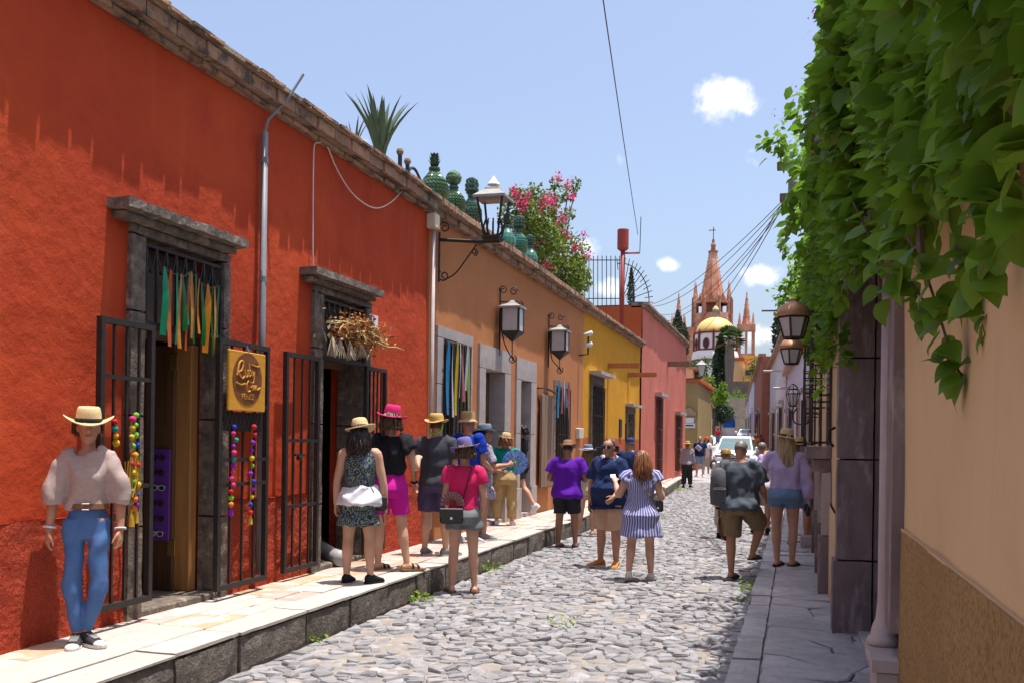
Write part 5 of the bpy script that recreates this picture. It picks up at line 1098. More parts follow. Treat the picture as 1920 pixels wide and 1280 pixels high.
pineapple('ribbed teal ceramic jar with a dark leafy crown', 950, 400, 428, 472, -4.8, 34, m_gl3, 'leaf', 'rib')
pineapple('teal ceramic pineapple with a tall scaled crown', 973, 405, 436, 478, -4.75, 34, m_gl3, 'knob')
pineapple('ribbed teal ceramic jar lowest along the roof', 994, 440, 466, 500, -4.75, 28, m_gl3, 'knob', 'rib')
# bougainvillea
bg = thing('bougainvillea', 'leafy bougainvillea with red and magenta blossoms over the roof edge', 'shrub', on_roof(1030, 540, -5.1)); cl = []
for u, v, r in ((985, 400, .42), (1000, 445, .5), (1020, 400, .45), (1045, 430, .5), (1030, 470, .6), (1060, 480, .5), (1050, 520, .5), (1080, 520, .42), (1040, 375, .22), (1062, 365, .2), (1065, 345, .12), (1045, 345, .14), (975, 370, .22), (1090, 500, .2), (1100, 530, .2), (1072, 400, .14), (1020, 500, .5), (1065, 545, .4), (1000, 370, .25)): p = on_roof(u, v, -5.2); cl.append(((p.x+jit(.2), p.y, p.z), r))
leaf_mesh('foliage', clump_points(cl, 9000), .10, leafmat('bougainvillea_leaf', (.16, .20, .02), (.075, .13, .018), .35), bg, base=QUAD, faces=QUAD_F)['kind'] = 'stuff'
b0 = on_roof(1040, 560, -5.2)
for c, r in cl: MB().tube(catmull([b0, Vector(c).lerp(b0, .5)+Vector((0, jit(.2), 0)), Vector(c)], 4), .015, 5).build('stem', m_bark, bg)
for (u, v) in ((1047, 333), (1020, 375), (1030, 378), (1038, 372), (1074, 369), (985, 368), (982, 385), (1010, 392), (1040, 392), (1057, 410), (1046, 420), (1060, 440), (1010, 452), (1080, 467), (1094, 440), (1098, 483), (1104, 480), (1022, 500), (965, 358), (1066, 347), (975, 378), (1050, 440)):
    p = on_roof(u, v, -5.0+jit(.15)); leaf_mesh('blossom', np.array(p)+rs.normal(0, .055, (24, 3)), .08, m_magenta, bg, base=QUAD, faces=QUAD_F)
# roof railing, red mast
fy = YP0+.05; t = thing('roof_railing', 'curved iron railing with fanned bars on the roof before the pink house', 'railing', at_depth(1150, 580, fy))
for k in range(10): u = 1088+8.2*k; MB().bar(at_depth(u, 600, fy), at_depth(u, 480, fy), .022).build('bar', m_iron, t)
MB().bar(at_depth(1080, 488, fy), at_depth(1163, 488, fy), .025).build('rail', m_iron, t); MB().bar(at_depth(1080, 560, fy), at_depth(1163, 560, fy), .025).build('rail', m_iron, t)
arcp = []
for k in range(14):
    a = R(98-7.6*k); c0 = (1165, 566); arcp.append(at_depth(c0[0]+52*math.cos(a), c0[1]-72*math.sin(a), fy)); e = at_depth(c0[0]+60*math.cos(a), c0[1]-83*math.sin(a), fy); s0 = at_depth(c0[0]+(10 if k % 2 else 44)*math.cos(a), c0[1]-(14 if k % 2 else 60)*math.sin(a), fy); MB().bar(s0, e, .02).build('fan_bar', m_iron, t)
MB().tube(arcp, .016, 5).build('curved_rail', m_iron, t)
pm = on_roof(1166, 604, -4.95); t = thing('red_mast', 'red painted mast with a drum top and antenna arm on the yellow roof', 'mast', pm); k_ = pm.y/1867*1.04; m_rp = mat('red_paint', (.32, .045, .035), (.27, .04, .03), sc=6, rough=.5)
zt = on_roof(1166, 464, -4.95).z; MB().tube([(pm.x, pm.y, pm.z-.6), (pm.x, pm.y, zt)], 4.2*k_, 10).build('post', m_rp, t, smooth=True)
MB().lathe([(7*k_, zt-.06), (10.5*k_, zt), (10.5*k_, zt+34*k_), (9*k_, zt+35*k_)], (pm.x, pm.y, 0), 18).build('drum', m_rp, t)
a = on_roof(1168, 475, -4.95); MB().tube([a, a+Vector((.5, 0, -.01))], .03, 6).build('arm', m_rp, t); MB().tube([a+Vector((.5, 0, 0)), a+Vector((.52, 0, 1.05))], .012, 5).build('antenna', m_iron, t)
# wall cameras by the yellow house
p = on_wall(1103, 640, XL+.2); t = thing('security_camera', 'pair of white security cameras at the orange and yellow house corner', 'camera', p); m_wh = mat('white_plastic', (.7, .69, .68), rough=.35)
for dz in (.16, -.08): MB().lathe([(.035, -.10), (.05, -.09), (.05, .08), (.03, .10)], (0, 0, 0), 10).moved(Matrix.Translation((p.x, p.y, p.z+dz)) @ Matrix.Rotation(R(70), 4, 'Y')).build('camera_body', m_wh, t, smooth=True)
MB().tube([(XL, p.y, p.z-.3), (p.x, p.y, p.z-.28), (p.x, p.y, p.z+.2)], .02, 6).build('arm', m_iron, t)
# ------------------------------------------------------------ shop decorations
def ribbon(mb, p, L, w, ph, along=Vector((0, 1, 0)), out=Vector((1, 0, 0)), tw=.22):
    rows = []
    for i in range(9):
        f = i/8; tws = tw*math.sin(ph+f*2.2); s = along*math.cos(tws)+out*math.sin(tws); c = p+Vector((0, 0, -L*f))+out*(.01*math.sin(ph*2+f*4))+along*(.006*math.sin(ph+f*3)); ww = w*(.35+.65*min(1, f*4)); rows += [c-s*ww/2, c+s*ww/2]
    mb.add(rows, [(2*i, 2*i+1, 2*i+3, 2*i+2) for i in range(8)]); return mb
def satin(name, c): return mat(name, c, tuple(k*.8 for k in c), sc=9, rough=.35, spec=.5, trans=.25)
RC = {'green': satin('jade_ribbon', (.01, .26, .12)), 'dgreen': satin('forest_ribbon', (.012, .13, .02)), 'orange': satin('orange_ribbon', (.62, .22, .015)), 'rust': satin('rust_ribbon', (.55, .11, .02)), 'blue': satin('sky_ribbon', (.02, .26, .55)), 'white': satin('white_ribbon', (.66, .64, .7)), 'yellow': satin('yellow_ribbon', (.7, .5, .02)), 'lime': satin('lime_ribbon', (.14, .42, .03)), 'red': satin('red_ribbon', (.5, .05, .03)), 'rose': satin('rose_ribbon', (.5, .14, .14))}
def garland(label, knots, items, x):
    """knots: pixel points of the string on the plane x; items: (position 0..1, colour, drop, width)"""
    pts = [on_wall(u, v, x) for u, v in knots]; crv = catmull(pts, 8); t = thing('ribbon_garland', label, 'garland', crv[0]); MB().tube(crv, .004, 4).build('string', m_bark, t)
    for f, c, L_, w in items:
        p = crv[min(len(crv)-1, int(f*(len(crv)-1)))]; ribbon(MB(), p+Vector((.012, 0, .012)), L_*1.08, w, f*17).build('ribbon', RC[c], t)
garland('garland of green and orange satin ribbons over the first red house doorway', [(306, 503), (330, 515), (345, 518), (358, 512), (376, 530), (395, 540), (408, 538)],
        [(0., 'green', .47, .065), (.09, 'rust', .53, .05), (.17, 'green', .50, .035), (.24, 'orange', .52, .05), (.33, 'dgreen', .40, .045), (.40, 'rust', .55, .02), (.45, 'green', .38, .035), (.52, 'orange', .48, .05), (.58, 'dgreen', .5, .03), (.63, 'orange', .4, .03), (.70, 'dgreen', .46, .045), (.76, 'orange', .50, .07), (.86, 'dgreen', .52, .03), (.91, 'orange', .5, .035), (.98, 'dgreen', .5, .05)], XL+.085)
garland('bright blue, yellow and lime ribbons on the orange house window grille', [(838, 640), (862, 645), (884, 650)], [(.08, 'blue', .92, 0.099), (.28, 'white', .95, 0.062), (.42, 'yellow', .93, 0.074), (.55, 'white', .7, 0.062), (.66, 'rose', .75, 0.087), (.78, 'white', .6, 0.062), (.86, 'lime', .95, 0.105), (.98, 'red', .9, 0.074)], XL+.09)
garland('rainbow ribbons on the barred window beside the weathered shutter', [(1047, 712), (1058, 714), (1069, 718)], [(.05, 'blue', .7, 0.099), (.2, 'yellow', .5, 0.074), (.36, 'rose', .62, 0.087), (.52, 'white', .78, 0.093), (.68, 'blue', .5, 0.074), (.84, 'red', .72, 0.124), (.96, 'lime', .4, 0.087)], XL+.1)
PC = [mat('pom_'+n, c, tuple(k*.75 for k in c), sc=60, rough=.95, bump=.6, bsc=160) for n, c in (('red', (.6, .02, .03)), ('orange', (.7, .20, .02)), ('blue', (.02, .05, .45)), ('purple', (.26, .02, .4)), ('pink', (.65, .04, .2)), ('teal', (.01, .3, .3)), ('yellow', (.7, .45, .03)), ('lime', (.2, .5, .04)))]
m_tas = mat('gold_tassel', (.55, .33, .04), (.38, .2, .02), sc=40, stretch=(1, 1, .1), rough=.7)
def pom_string(label, u, v0, v1, x, n, tas, seed, lean=0):
    a, b = on_wall(u, v0, x), on_wall(u+lean, v1, x); rd = random.Random(seed); t = thing('pompom_garland', label, 'garland', a); MB().tube([a, b], .004, 4).build('cord', m_tas, t)
    for k in range(n):
        p = a.lerp(b, k/max(1, n-1))+Vector((rd.uniform(0, .02), rd.uniform(-.018, .018), 0)); r = rd.uniform(.019, .026); MB().ball(p, r, n=8, m=6).build('pompom', rd.choice(PC), t, smooth=True)
    if tas:
        MB().lathe([(.006, .0), (.014, -.012), (.012, -.03), (.02, -.06), (.024, -tas)], b, 9).build('tassel', m_tas if seed % 2 else PC[3], t)
    return t
pom_string('pompom string with gold tassel on the left gate bar, outer of the pair', 246, 785, 952, GX+.04, 11, .13, 1)
pom_string('pompom string on the left gate, inner of the pair beside its frame', 254, 778, 945, GX+.04, 10, .13, 3)
t = pom_string('short pompom string half behind the woman in the straw hat', 214, 790, 830, GX+.04, 4, 0, 9)
pom_string('pompom string with purple tassel under the wooden shop sign', 440, 800, 945, GX+.04, 13, .09, 4, -8)
pom_string('pompom string with pink tassel on the right gate, beside the lock bar', 473, 800, 960, GX+.04, 12, .10, 5, -4)
p = on_wall(250, 860, GX+.05); t = thing('tassel_bunch', 'bunch of gold thread tassels hanging on the left gate', 'tassel', p)
for k in range(26): a = p+Vector((jit(.02), jit(.07), jit(.02))); MB().tube([a, a+Vector((jit(.01), jit(.02), -.14)), a+Vector((jit(.02), jit(.03), -.27))], .005, 4).build('thread', m_tas, t)
# carved wooden sign on the right gate
ya, yb, za, zb = on_wall(428, 700, GX+.05).y, on_wall(496, 700, GX+.05).y, on_wall(460, 770, GX+.05).z, on_wall(460, 659, GX+.05).z
t = thing('wooden_sign', 'honey wood shop sign with a dark carved disc on the right gate', 'sign', (GX+.05, (ya+yb)/2, za))
MB().box(GX+.035, GX+.06, ya, yb, za, zb, bev=.006).build('board', mat('sign_wood', (.60, .29, .03), (.50, .22, .02), sc=3, stretch=(4, .7, 4), rough=.5, bump=.2, bsc=14), t)
cy_, cz2, rr = (ya+yb)/2-.01, (za+zb)/2+.02, (yb-ya)*.40; m_carve = mat('carved_wood', (.20, .07, .02), (.12, .04, .012), sc=4, stretch=(4, .7, 6), rough=.6); m_let = mat('raised_letters', (.52, .24, .04), (.45, .2, .03), sc=8)
MB().loft([[(GX+.058+e, cy_+rr*math.cos(a), cz2+rr*.95*math.sin(a)) for a in [2*math.pi*k/28 for k in range(28)]] for e in (0, .006)]).build('disc', m_carve, t)
def stroke(pts, w=.008): MB().tube(catmull([(GX+.068, cy_+a*rr, cz2+b*rr) for a, b in pts], 4), w, 5).build('letter_stroke', m_let, t)
for s in ([(-.75, .1), (-.6, .55), (-.35, .62), (-.45, .3), (-.65, .22), (-.4, .0), (-.25, .1)], [(-.25, .32), (-.2, .1), (-.05, .1), (-.02, .32), (0, .1)], [(.05, .6), (.06, .12), (.2, .2), (.12, .34)], [(.28, .34), (.32, .12), (.42, .3), (.36, -.1), (.2, -.1)], [(.25, .55), (.6, .5), (.75, .52)],
          [(.02, -.05), (-.1, -.2), (-.05, -.45), (.15, -.42)], [(.2, -.3), (.3, -.2), (.32, -.38), (.4, -.22), (.45, -.36), (.55, -.22), (.62, -.36), (.85, -.28)], [(-.8, -.15), (-.5, -.22), (-.2, -.18)]): stroke(s)
def letters(txt, size, origin, right, up, m, parent, name='lettering', depth=.002):
    cu = bpy.data.curves.new('text', 'FONT'); cu.body = txt; cu.size = size; cu.align_x = 'CENTER'; cu.extrude = depth; tmp = bpy.data.objects.new('text', cu); COL.objects.link(tmp); bpy.context.view_layer.update()
    me = bpy.data.meshes.new_from_object(tmp.evaluated_get(bpy.context.evaluated_depsgraph_get())); bpy.data.objects.remove(tmp)
    r, u = Vector(right), Vector(up); n_ = r.cross(u); M = Matrix((r, u, n_)).transposed().to_4x4(); M.translation = Vector(origin)-ORG[parent.name]; me.transform(M)
    me.materials.clear(); me.materials.append(m); o = bpy.data.objects.new(name, me); COL.objects.link(o); o.parent = parent; return o
letters('PEREZ', rr*.30, (GX+.067, cy_, cz2-rr*.74), (0, 1, 0), (0, 0, 1), m_let, t)
MB().tube([(GX+.06, cy_+.02, zb), (GX+.04, cy_+.02, zb+.05)], .006, 5).build('tie', satin('blue_tie', (.02, .3, .55)), t)
msh = MB(); ya2, yb2, z1_, z0_ = ya-.005, yb, za-.01, za-.17
mg = thing('lock_guard', 'perforated black lock guard plate under the wooden sign', 'plate', (GX, (ya+yb)/2, z0_)); MB().box(GX+.015, GX+.022, ya2, yb2, z0_, z1_).build('plate', m_iron, mg)
for i in range(9):
    s = (yb2-ya2)/9; MB().bar((GX+.028, ya2+s*i, z0_), (GX+.028, ya2+s*(i+1), z1_), .005).build('mesh_wire', m_rust, mg); MB().bar((GX+.031, ya2+s*(i+1), z0_), (GX+.031, ya2+s*i, z1_), .005).build('mesh_wire', m_rust, mg)
# dried flower wreath over the second door
wc = on_wall(668, 625, XL+.13); t = thing('dried_flower_swag', 'swag of dried flowers and pampas plumes over the second red house doorway', 'wreath', wc)
m_dr = [mat('dried_'+n, c, tuple(k*.6 for k in c), sc=30, rough=.8, trans=.15) for n, c in (('orange', (.50, .17, .03)), ('rust', (.30, .09, .03)), ('straw', (.55, .38, .16)), ('cream', (.62, .52, .36)))]
def pp_(n, sy, sz): return np.stack([wc.x+rs.uniform(-.04, .14, n), wc.y+rs.normal(0, sy, n)*1., wc.z+rs.normal(0, sz, n)], 1)
for m, n, s in ((m_dr[0], 320, .055), (m_dr[1], 260, .055), (m_dr[2], 320, .06), (m_dr[3], 80, .05)): leaf_mesh('dried_petals', pp_(n, .30, .075), s, m, t, spread=1., aim=(.3, 0, 0), base=QUAD, faces=QUAD_F)['kind'] = 'stuff'
for k in range(46): a = Vector(pp_(1, .25, .05)[0]); d = Vector((.5*random.random(), random.choice((-1, 1))*random.uniform(.3, 1), random.uniform(-.6, .3))).normalized(); MB().tube([a, a+d*.12, a+d*.22+Vector((0, 0, -.03))], [.006, .008, .002], 4).build('stalk', m_dr[2], t)
for (du, dv) in ((-30, 20), (-45, 15), (-12, 25), (8, 22)):
    a = on_wall(668+du, 625+dv-10, XL+.2); mb = MB()
    for k in range(22): d = Vector((jit(.35), jit(.4), -1)).normalized(); mb.tube([a, a+d*.1, a+d*.2], [.006, .007, .001], 4)
    mb.build('pampas_plume', m_dr[3], t)['kind'] = 'stuff'
# sunglasses panel, exit sign and cloth inside the first doorway
yl = D1[1]-.16; p0, p1 = at_depth(275, 1012, yl), at_depth(318, 842, yl); t = thing('sunglasses_panel', 'purple display panel of sunglasses inside the first red house doorway', 'display', (p0.x, yl, p0.z))
MB().box(p0.x, p1.x, yl, yl+.02, p0.z, p1.z, bev=.004).build('panel', mat('purple_cloth', (.16, .045, .36), (.12, .03, .28), sc=10), t)
for r in range(6):
    zc_ = p0.z+.06+r*(p1.z-p0.z-.1)/5.2; xc = (p0.x+p1.x)/2+.01*(r % 2); m = (MATS['white_plastic'], m_iron, m_iron)[r % 3]
    g_ = MB().bar((xc-.06, yl-.012, zc_+.012), (xc+.06, yl-.012, zc_+.012), .008).build('sunglasses', m, t)
    for s in (-1, 1): MB().loft([[(xc+s*.035+.028*math.cos(a), yl-.012-e, zc_+.02*math.sin(a)) for a in [2*math.pi*k/12 for k in range(12)]] for e in (0, .006)]).build('lens', glass_mat(), g_); MB().loft([[(xc+s*.035+k*.032*math.cos(a), yl-.02, zc_+k*.024*math.sin(a)) for a in [2*math.pi*q/12 for q in range(12)]] for k in (1, .8)], cap=False).build('rim', m, g_)
p = on_wall(303, 715, XL-1.78); tag(MB().box(XL-1.795, XL-1.78, p.y-.13, p.y+.13, p.z-.08, p.z+.08).build('exit_sign', mat('exit_green', (.01, .16, .08))), 'small green exit sign on the shop wall inside', 'sign')
# grey tube lying at the second doorway
m_tube = mat('grey_tube', (.36, .34, .34), (.3, .28, .28), sc=4, rough=.45); pts = [on_ground(u, v, ZL+.09) for u, v in ((588, 1008), (602, 1026), (622, 1040), (640, 1046))]
tag(MB().tube(catmull(pts, 5), .085, 12).build('grey_tube', m_tube, smooth=True), 'thick grey plastic tube lying before the second red house doorway', 'tube')
# kerb weeds
m_weed = leafmat('weed_leaf', (.20, .33, .02), (.13, .25, .02), .4)
for k, (u, v, r, n, lab) in enumerate(((778, 1126, .13, 60, 'bright green weed at the kerb by the woman in the pink tee'), (920, 1072, .12, 40, 'small green weed at the kerb beyond the woman in the pink tee'), (588, 1200, .07, 24, 'thin grass tuft at the kerb near the bottom of the street'), (1258, 918, .5, 160, 'patch of green grass at the far left kerb'), (1402, 1106, .1, 30, 'weed against the right kerb by the man in the grey tee'), (1390, 1128, .08, 20, 'low weed in the cobbles near the right kerb'), (1055, 1173, .12, 26, 'flat green weed between cobbles in mid street'))):
    p = on_ground(u, v, 0.02); t = thing('weed', lab, 'weed', p); P_ = np.stack([p.x+rs.normal(0, r*.6, n), p.y+rs.normal(0, r*.7, n), .02+np.abs(rs.normal(0, r*.4 if r < .3 else .03, n))], 1); leaf_mesh('leaves', P_, .05 if r < .3 else .08, m_weed, t, aim=(0, 0, .9), base=QUAD, faces=QUAD_F)['kind'] = 'stuff'
# ------------------------------------------------------------ vehicles
m_carw = mat('white_car_paint', (.74, .74, .75), rough=.25, spec=.6); m_cgl = mat('tinted_windscreen', (.03, .09, .11), (.05, .14, .16), sc=2, rough=.06, spec=.8); m_tyre = mat('tyre', (.02, .02, .02), rough=.8); m_chr = mat('chrome', (.55, .55, .57), rough=.15, metal=.9); m_blk = mat('black_trim', (.02, .02, .022), rough=.5)
def car(name, label, cat, loc, rz, W=1.86, H=1.78, L_=4.6, pickup=False):
    """front faces local -y"""
    t = thing(name, label, cat, loc, None, rz); w = W/2
    # body in side profile sections (y, z_low, z_high, half width)
    secs = [(-L_/2, .42, .78, w*.80), (-L_/2+.12, .30, .95, w*.93), (-L_/2+.5, .26, 1.05, w*.99), (-L_/2+1.25, .26, 1.12, w), (L_/2-.3, .28, 1.12, w), (L_/2-.05, .35, 1.05, w*.95), (L_/2, .45, .95, w*.9)]
    MB().loft([[(-hw, y, zl+.06), (-hw*.94, y, zl), (hw*.94, y, zl), (hw, y, zl+.06), (hw*1.0, y, (zl+zh)/2), (hw*.98, y, zh-.08), (hw*.88, y, zh), (-hw*.88, y, zh), (-hw*.98, y, zh-.08), (-hw, y, (zl+zh)/2)] for y, zl, zh, hw in secs]).build('body', m_carw, t, raw=True)
    yf, yr = -L_/2+1.2, (L_/2-.35 if not pickup else .6)
    MB().loft([[(-k*w, y, z), (k*w, y, z), (k2*w, y2, H), (-k2*w, y2, H)] for k, y, z, k2, y2 in ((.90, yf, 1.10, .70, yf+.75), (.90, yr, 1.10, .70, yr-.35))]).build('cabin', m_carw, t, raw=True)
    def pane(nm, pts, m): return MB().add(pts, [tuple(range(len(pts)))]).build(nm, m, t, raw=True)
    n_ = Vector((0, -(H-1.10), .75)).normalized()*.012
    f = lambda k, z, s: Vector((s*w*(.90+(.70-.90)*(z-1.1)/(H-1.1))*k, yf+.75*(z-1.1)/(H-1.1), z))+n_
    pane('windscreen', [f(.93, 1.15, -1), f(.93, 1.15, 1), f(.92, H-.09, 1), f(.92, H-.09, -1)], m_cgl)
    for s in (-1, 1):
        g_ = lambda y, z: (s*(w*(.90-.20*(z-1.1)/(H-1.1))+.012), y, z)
        pane('side_window', [g_(yf+.35, 1.16), g_(yr-.2, 1.16), g_(yr-.42, H-.14), g_(yf+.85, H-.14)], m_cgl)
        MB().box(s*w*1.0-.02 if s > 0 else s*w-.2, s*w+.2 if s > 0 else s*w*1.0+.02, yf+.22, yf+.36, 1.10, 1.30, bev=.03).build('mirror', m_carw, t, raw=True)
        MB().box(s*w*.62-.2, s*w*.62+.2, -L_/2+.02, -L_/2+.2, .80, .96, bev=.03).build('headlight', m_chr, t, raw=True)
        for y in (-L_/2+.85, L_/2-.95):
            M = Matrix.Translation((s*(w-.11), y, .34)) @ Matrix.Rotation(R(90), 4, 'Y'); wh = MB().lathe([(.2, -.11), (.33, -.10), (.345, 0), (.33, .10), (.2, .11)], (0, 0, 0), 20).moved(M).build('wheel', m_tyre, t, raw=True)
            MB().lathe([(.2, -.115), (.2, .115)], (0, 0, 0), 14).moved(M).build('rim', m_chr, wh, raw=True)
        MB().bar((s*w*.62, yf+1.0, H+.03), (s*w*.62, yr-.5, H+.03), .04).build('roof_rail', m_chr, t, raw=True)
    MB().box(-w*.42, w*.42, -L_/2-.015, -L_/2+.1, .66, .90, bev=.02).build('grille', m_blk, t, raw=True)
    for k in range(2): MB().box(-w*.42, w*.42, -L_/2-.03, -L_/2+.0, .71+.09*k, .745+.09*k, bev=.005).build('grille_bar', m_chr, t, raw=True)
    MB().box(-w*.9, w*.9, -L_/2-.06, -L_/2+.14, .36, .62, bev=.06).build('bumper', m_carw, t, raw=True); MB().box(-w*.6, w*.6, -L_/2-.065, -L_/2-.05, .38, .46).build('lower_intake', m_blk, t, raw=True)
    MB().box(-.24, .24, -L_/2-.072, -L_/2-.062, .50, .60).build('number_plate', MATS['white_paper'], t, raw=True)
    return t
p = at_depth(1376, 850, 46.); car('white_suv', 'large white sport utility vehicle driving down the street', 'car', (p.x, 48.3, rise(46)+.02), R(-2))
p = at_depth(1399, 815, 92.); car('white_car', 'distant white car behind the large white vehicle', 'car', (p.x, 94, rise(92)+.3), R(2), 1.8, 1.5, 4.3)
# ------------------------------------------------------------ people
def fabric(name, c1, c2=None, sc=30, bump=.25, bsc=260, rough=.9, **k): return mat(name, c1, c2 or tuple(x*.85 for x in c1), sc=sc, rough=rough, bump=bump, bsc=bsc, obj=True, spec=.15, bdist=.004, **k)
def pattern_mat(name, kind, base, cols, scale=20.):
    """woven prints: stripes, swirls or blotches in the cloth itself"""
    m = bpy.data.materials.new(name); m.use_nodes = True; nt = m.node_tree; N, L = nt.nodes, nt.links; b = N['Principled BSDF']; b.inputs['Roughness'].default_value = .9; b.inputs['Specular IOR Level'].default_value = .15
    tc = N.new('ShaderNodeTexCoord').outputs['Object']
    def mix(f, a, c):
        x = N.new('ShaderNodeMixRGB'); L.new(f, x.inputs[0])
        for i, k in ((1, a), (2, c)):
            if isinstance(k, tuple): x.inputs[i].default_value = (*k, 1)
            else: L.new(k, x.inputs[i])
        return x.outputs[0]
    def math_(op, a, b_=None):
        x = N.new('ShaderNodeMath'); x.operation = op
        for i, k in ((0, a), (1, b_)):
            if k is None: continue
            if isinstance(k, (int, float)): x.inputs[i].default_value = k
            else: L.new(k, x.inputs[i])
        return x.outputs[0]
    if kind == 'stripes':
        sp = N.new('ShaderNodeSeparateXYZ'); L.new(tc, sp.inputs[0]); an = math_('ARCTAN2', sp.outputs[0], sp.outputs[1])
        s = math_('SINE', math_('MULTIPLY', an, scale)); col = mix(math_('GREATER_THAN', s, .25), base, cols[0])
    elif kind == 'swirl':
        v = N.new('ShaderNodeTexVoronoi'); v.inputs['Scale'].default_value = scale; L.new(tc, v.inputs['Vector'])
        r = math_('SINE', math_('MULTIPLY', v.outputs['Distance'], 26.)); col = mix(math_('GREATER_THAN', r, .1), base, cols[0])
        r2 = math_('SINE', math_('MULTIPLY', v.outputs['Distance'], 13.)); col = mix(math_('GREATER_THAN', r2, .82), col, cols[1])
        n = N.new('ShaderNodeTexNoise'); n.inputs['Scale'].default_value = 55; L.new(tc, n.inputs['Vector']); col = mix(math_('GREATER_THAN', n.outputs['Fac'], .57), col, base)
    else:
        n = N.new('ShaderNodeTexNoise'); n.inputs['Scale'].default_value = scale; n.inputs['Detail'].default_value = 3; L.new(tc, n.inputs['Vector']); col = mix(math_('GREATER_THAN', n.outputs['Fac'], .55), base, cols[0])
        n2 = N.new('ShaderNodeTexNoise'); n2.inputs['Scale'].default_value = scale*1.7; L.new(tc, n2.inputs['Vector']); col = mix(math_('GREATER_THAN', n2.outputs['Fac'], .6), col, cols[1])
    L.new(col, b.inputs['Base Color']); MATS[name] = m; return m
def skin(name, c): 
    m = mat(name, c, tuple(k*.86 for k in c), sc=9, rough=.55, spec=.35, obj=True); b = m.node_tree.nodes['Principled BSDF']; b.inputs['Subsurface Weight'].default_value = .08; b.inputs['Subsurface Radius'].default_value = (.01, .004, .002); return m
SK1, SK2, SK3 = skin('fair_skin', (.56, .31, .21)), skin('tanned_skin', (.44, .215, .13)), skin('brown_skin', (.30, .14, .085))
HAIR = {n: mat('hair_'+n, c, tuple(k*.55 for k in c), sc=60, stretch=(1, 1, .08), rough=.45, obj=True, spec=.4) for n, c in (('dark', (.025, .016, .012)), ('brown', (.10, .05, .025)), ('auburn', (.24, .095, .035)), ('blond', (.50, .36, .19)), ('ombre', (.20, .11, .05)), ('grey', (.19, .16, .14)))}
def straw(name, c, c2): return mat(name, c, c2, sc=70, stretch=(1, 1, 2.5), rough=.8, bump=.5, bsc=220, obj=True, bdist=.003)
ST1 = straw('pale_straw', (.62, .48, .26), (.5, .37, .18)); ST2 = straw('gold_straw', (.55, .36, .12), (.42, .26, .08)); ST3 = straw('brown_straw', (.26, .14, .08), (.19, .10, .06))
BODY_M = [(.47, .088, .064), (.50, .098, .07), (.53, .099, .071), (.58, .092, .065), (.62, .089, .063), (.67, .093, .064), (.72, .101, .068), (.76, .104, .066), (.79, .104, .057), (.815, .092, .046), (.835, .052, .039), (.85, .036, .036)]
BODY_F = [(.47, .092, .068), (.50, .103, .074), (.53, .100, .069), (.58, .086, .057), (.62, .077, .053), (.67, .081, .057), (.72, .089, .066), (.76, .091, .060), (.79, .090, .051), (.815, .078, .041), (.835, .043, .035), (.85, .031, .032)]
def voxel(mb, vox, name, m, parent, smooth=3, fold=0., seed=0, vert=.35):
    me = bpy.data.meshes.new('tmp'); me.from_pydata(mb.v, [], mb.f); o = bpy.data.objects.new('tmp', me); COL.objects.link(o)
    r = o.modifiers.new('r', 'REMESH'); r.mode = 'VOXEL'; r.voxel_size = vox; s = o.modifiers.new('s', 'SMOOTH'); s.factor = .5; s.iterations = smooth
    bpy.context.view_layer.update(); me2 = bpy.data.meshes.new_from_object(o.evaluated_get(bpy.context.evaluated_depsgraph_get())); bpy.data.objects.remove(o); bpy.data.meshes.remove(me)
    if fold:
        n = len(me2.vertices); co = np.empty(n*3); me2.vertices.foreach_get('co', co); co = co.reshape(-1, 3); nr = np.empty(n*3); me2.vertices.foreach_get('normal', nr); nr = nr.reshape(-1, 3); rs_ = np.random.RandomState(seed+5); d = np.zeros(n)
        for k in range(9):
            w = rs_.normal(0, 1, 3)*np.array([1, 1, vert]); w = w/np.linalg.norm(w)*rs_.uniform(18, 60); d += np.sin(co @ w+rs_.uniform(0, 6.3)+1.5*np.sin(co @ (w[[1, 2, 0]]*.4)))*(30/np.linalg.norm(w))**.6
        d = np.maximum(np.sign(d)*np.abs(d)**1.1, -1.1); co += nr*(d*fold*.45)[:, None]; me2.vertices.foreach_set('co', co.ravel()); me2.update()
    me2.name = name; me2.materials.clear(); me2.materials.append(m); me2.shade_smooth(); ob = bpy.data.objects.new(name, me2); COL.objects.link(ob); ob.parent = parent; ORG[ob.name] = Vector((0, 0, 0)); return ob
V3 = Vector
class Fig:
    pass
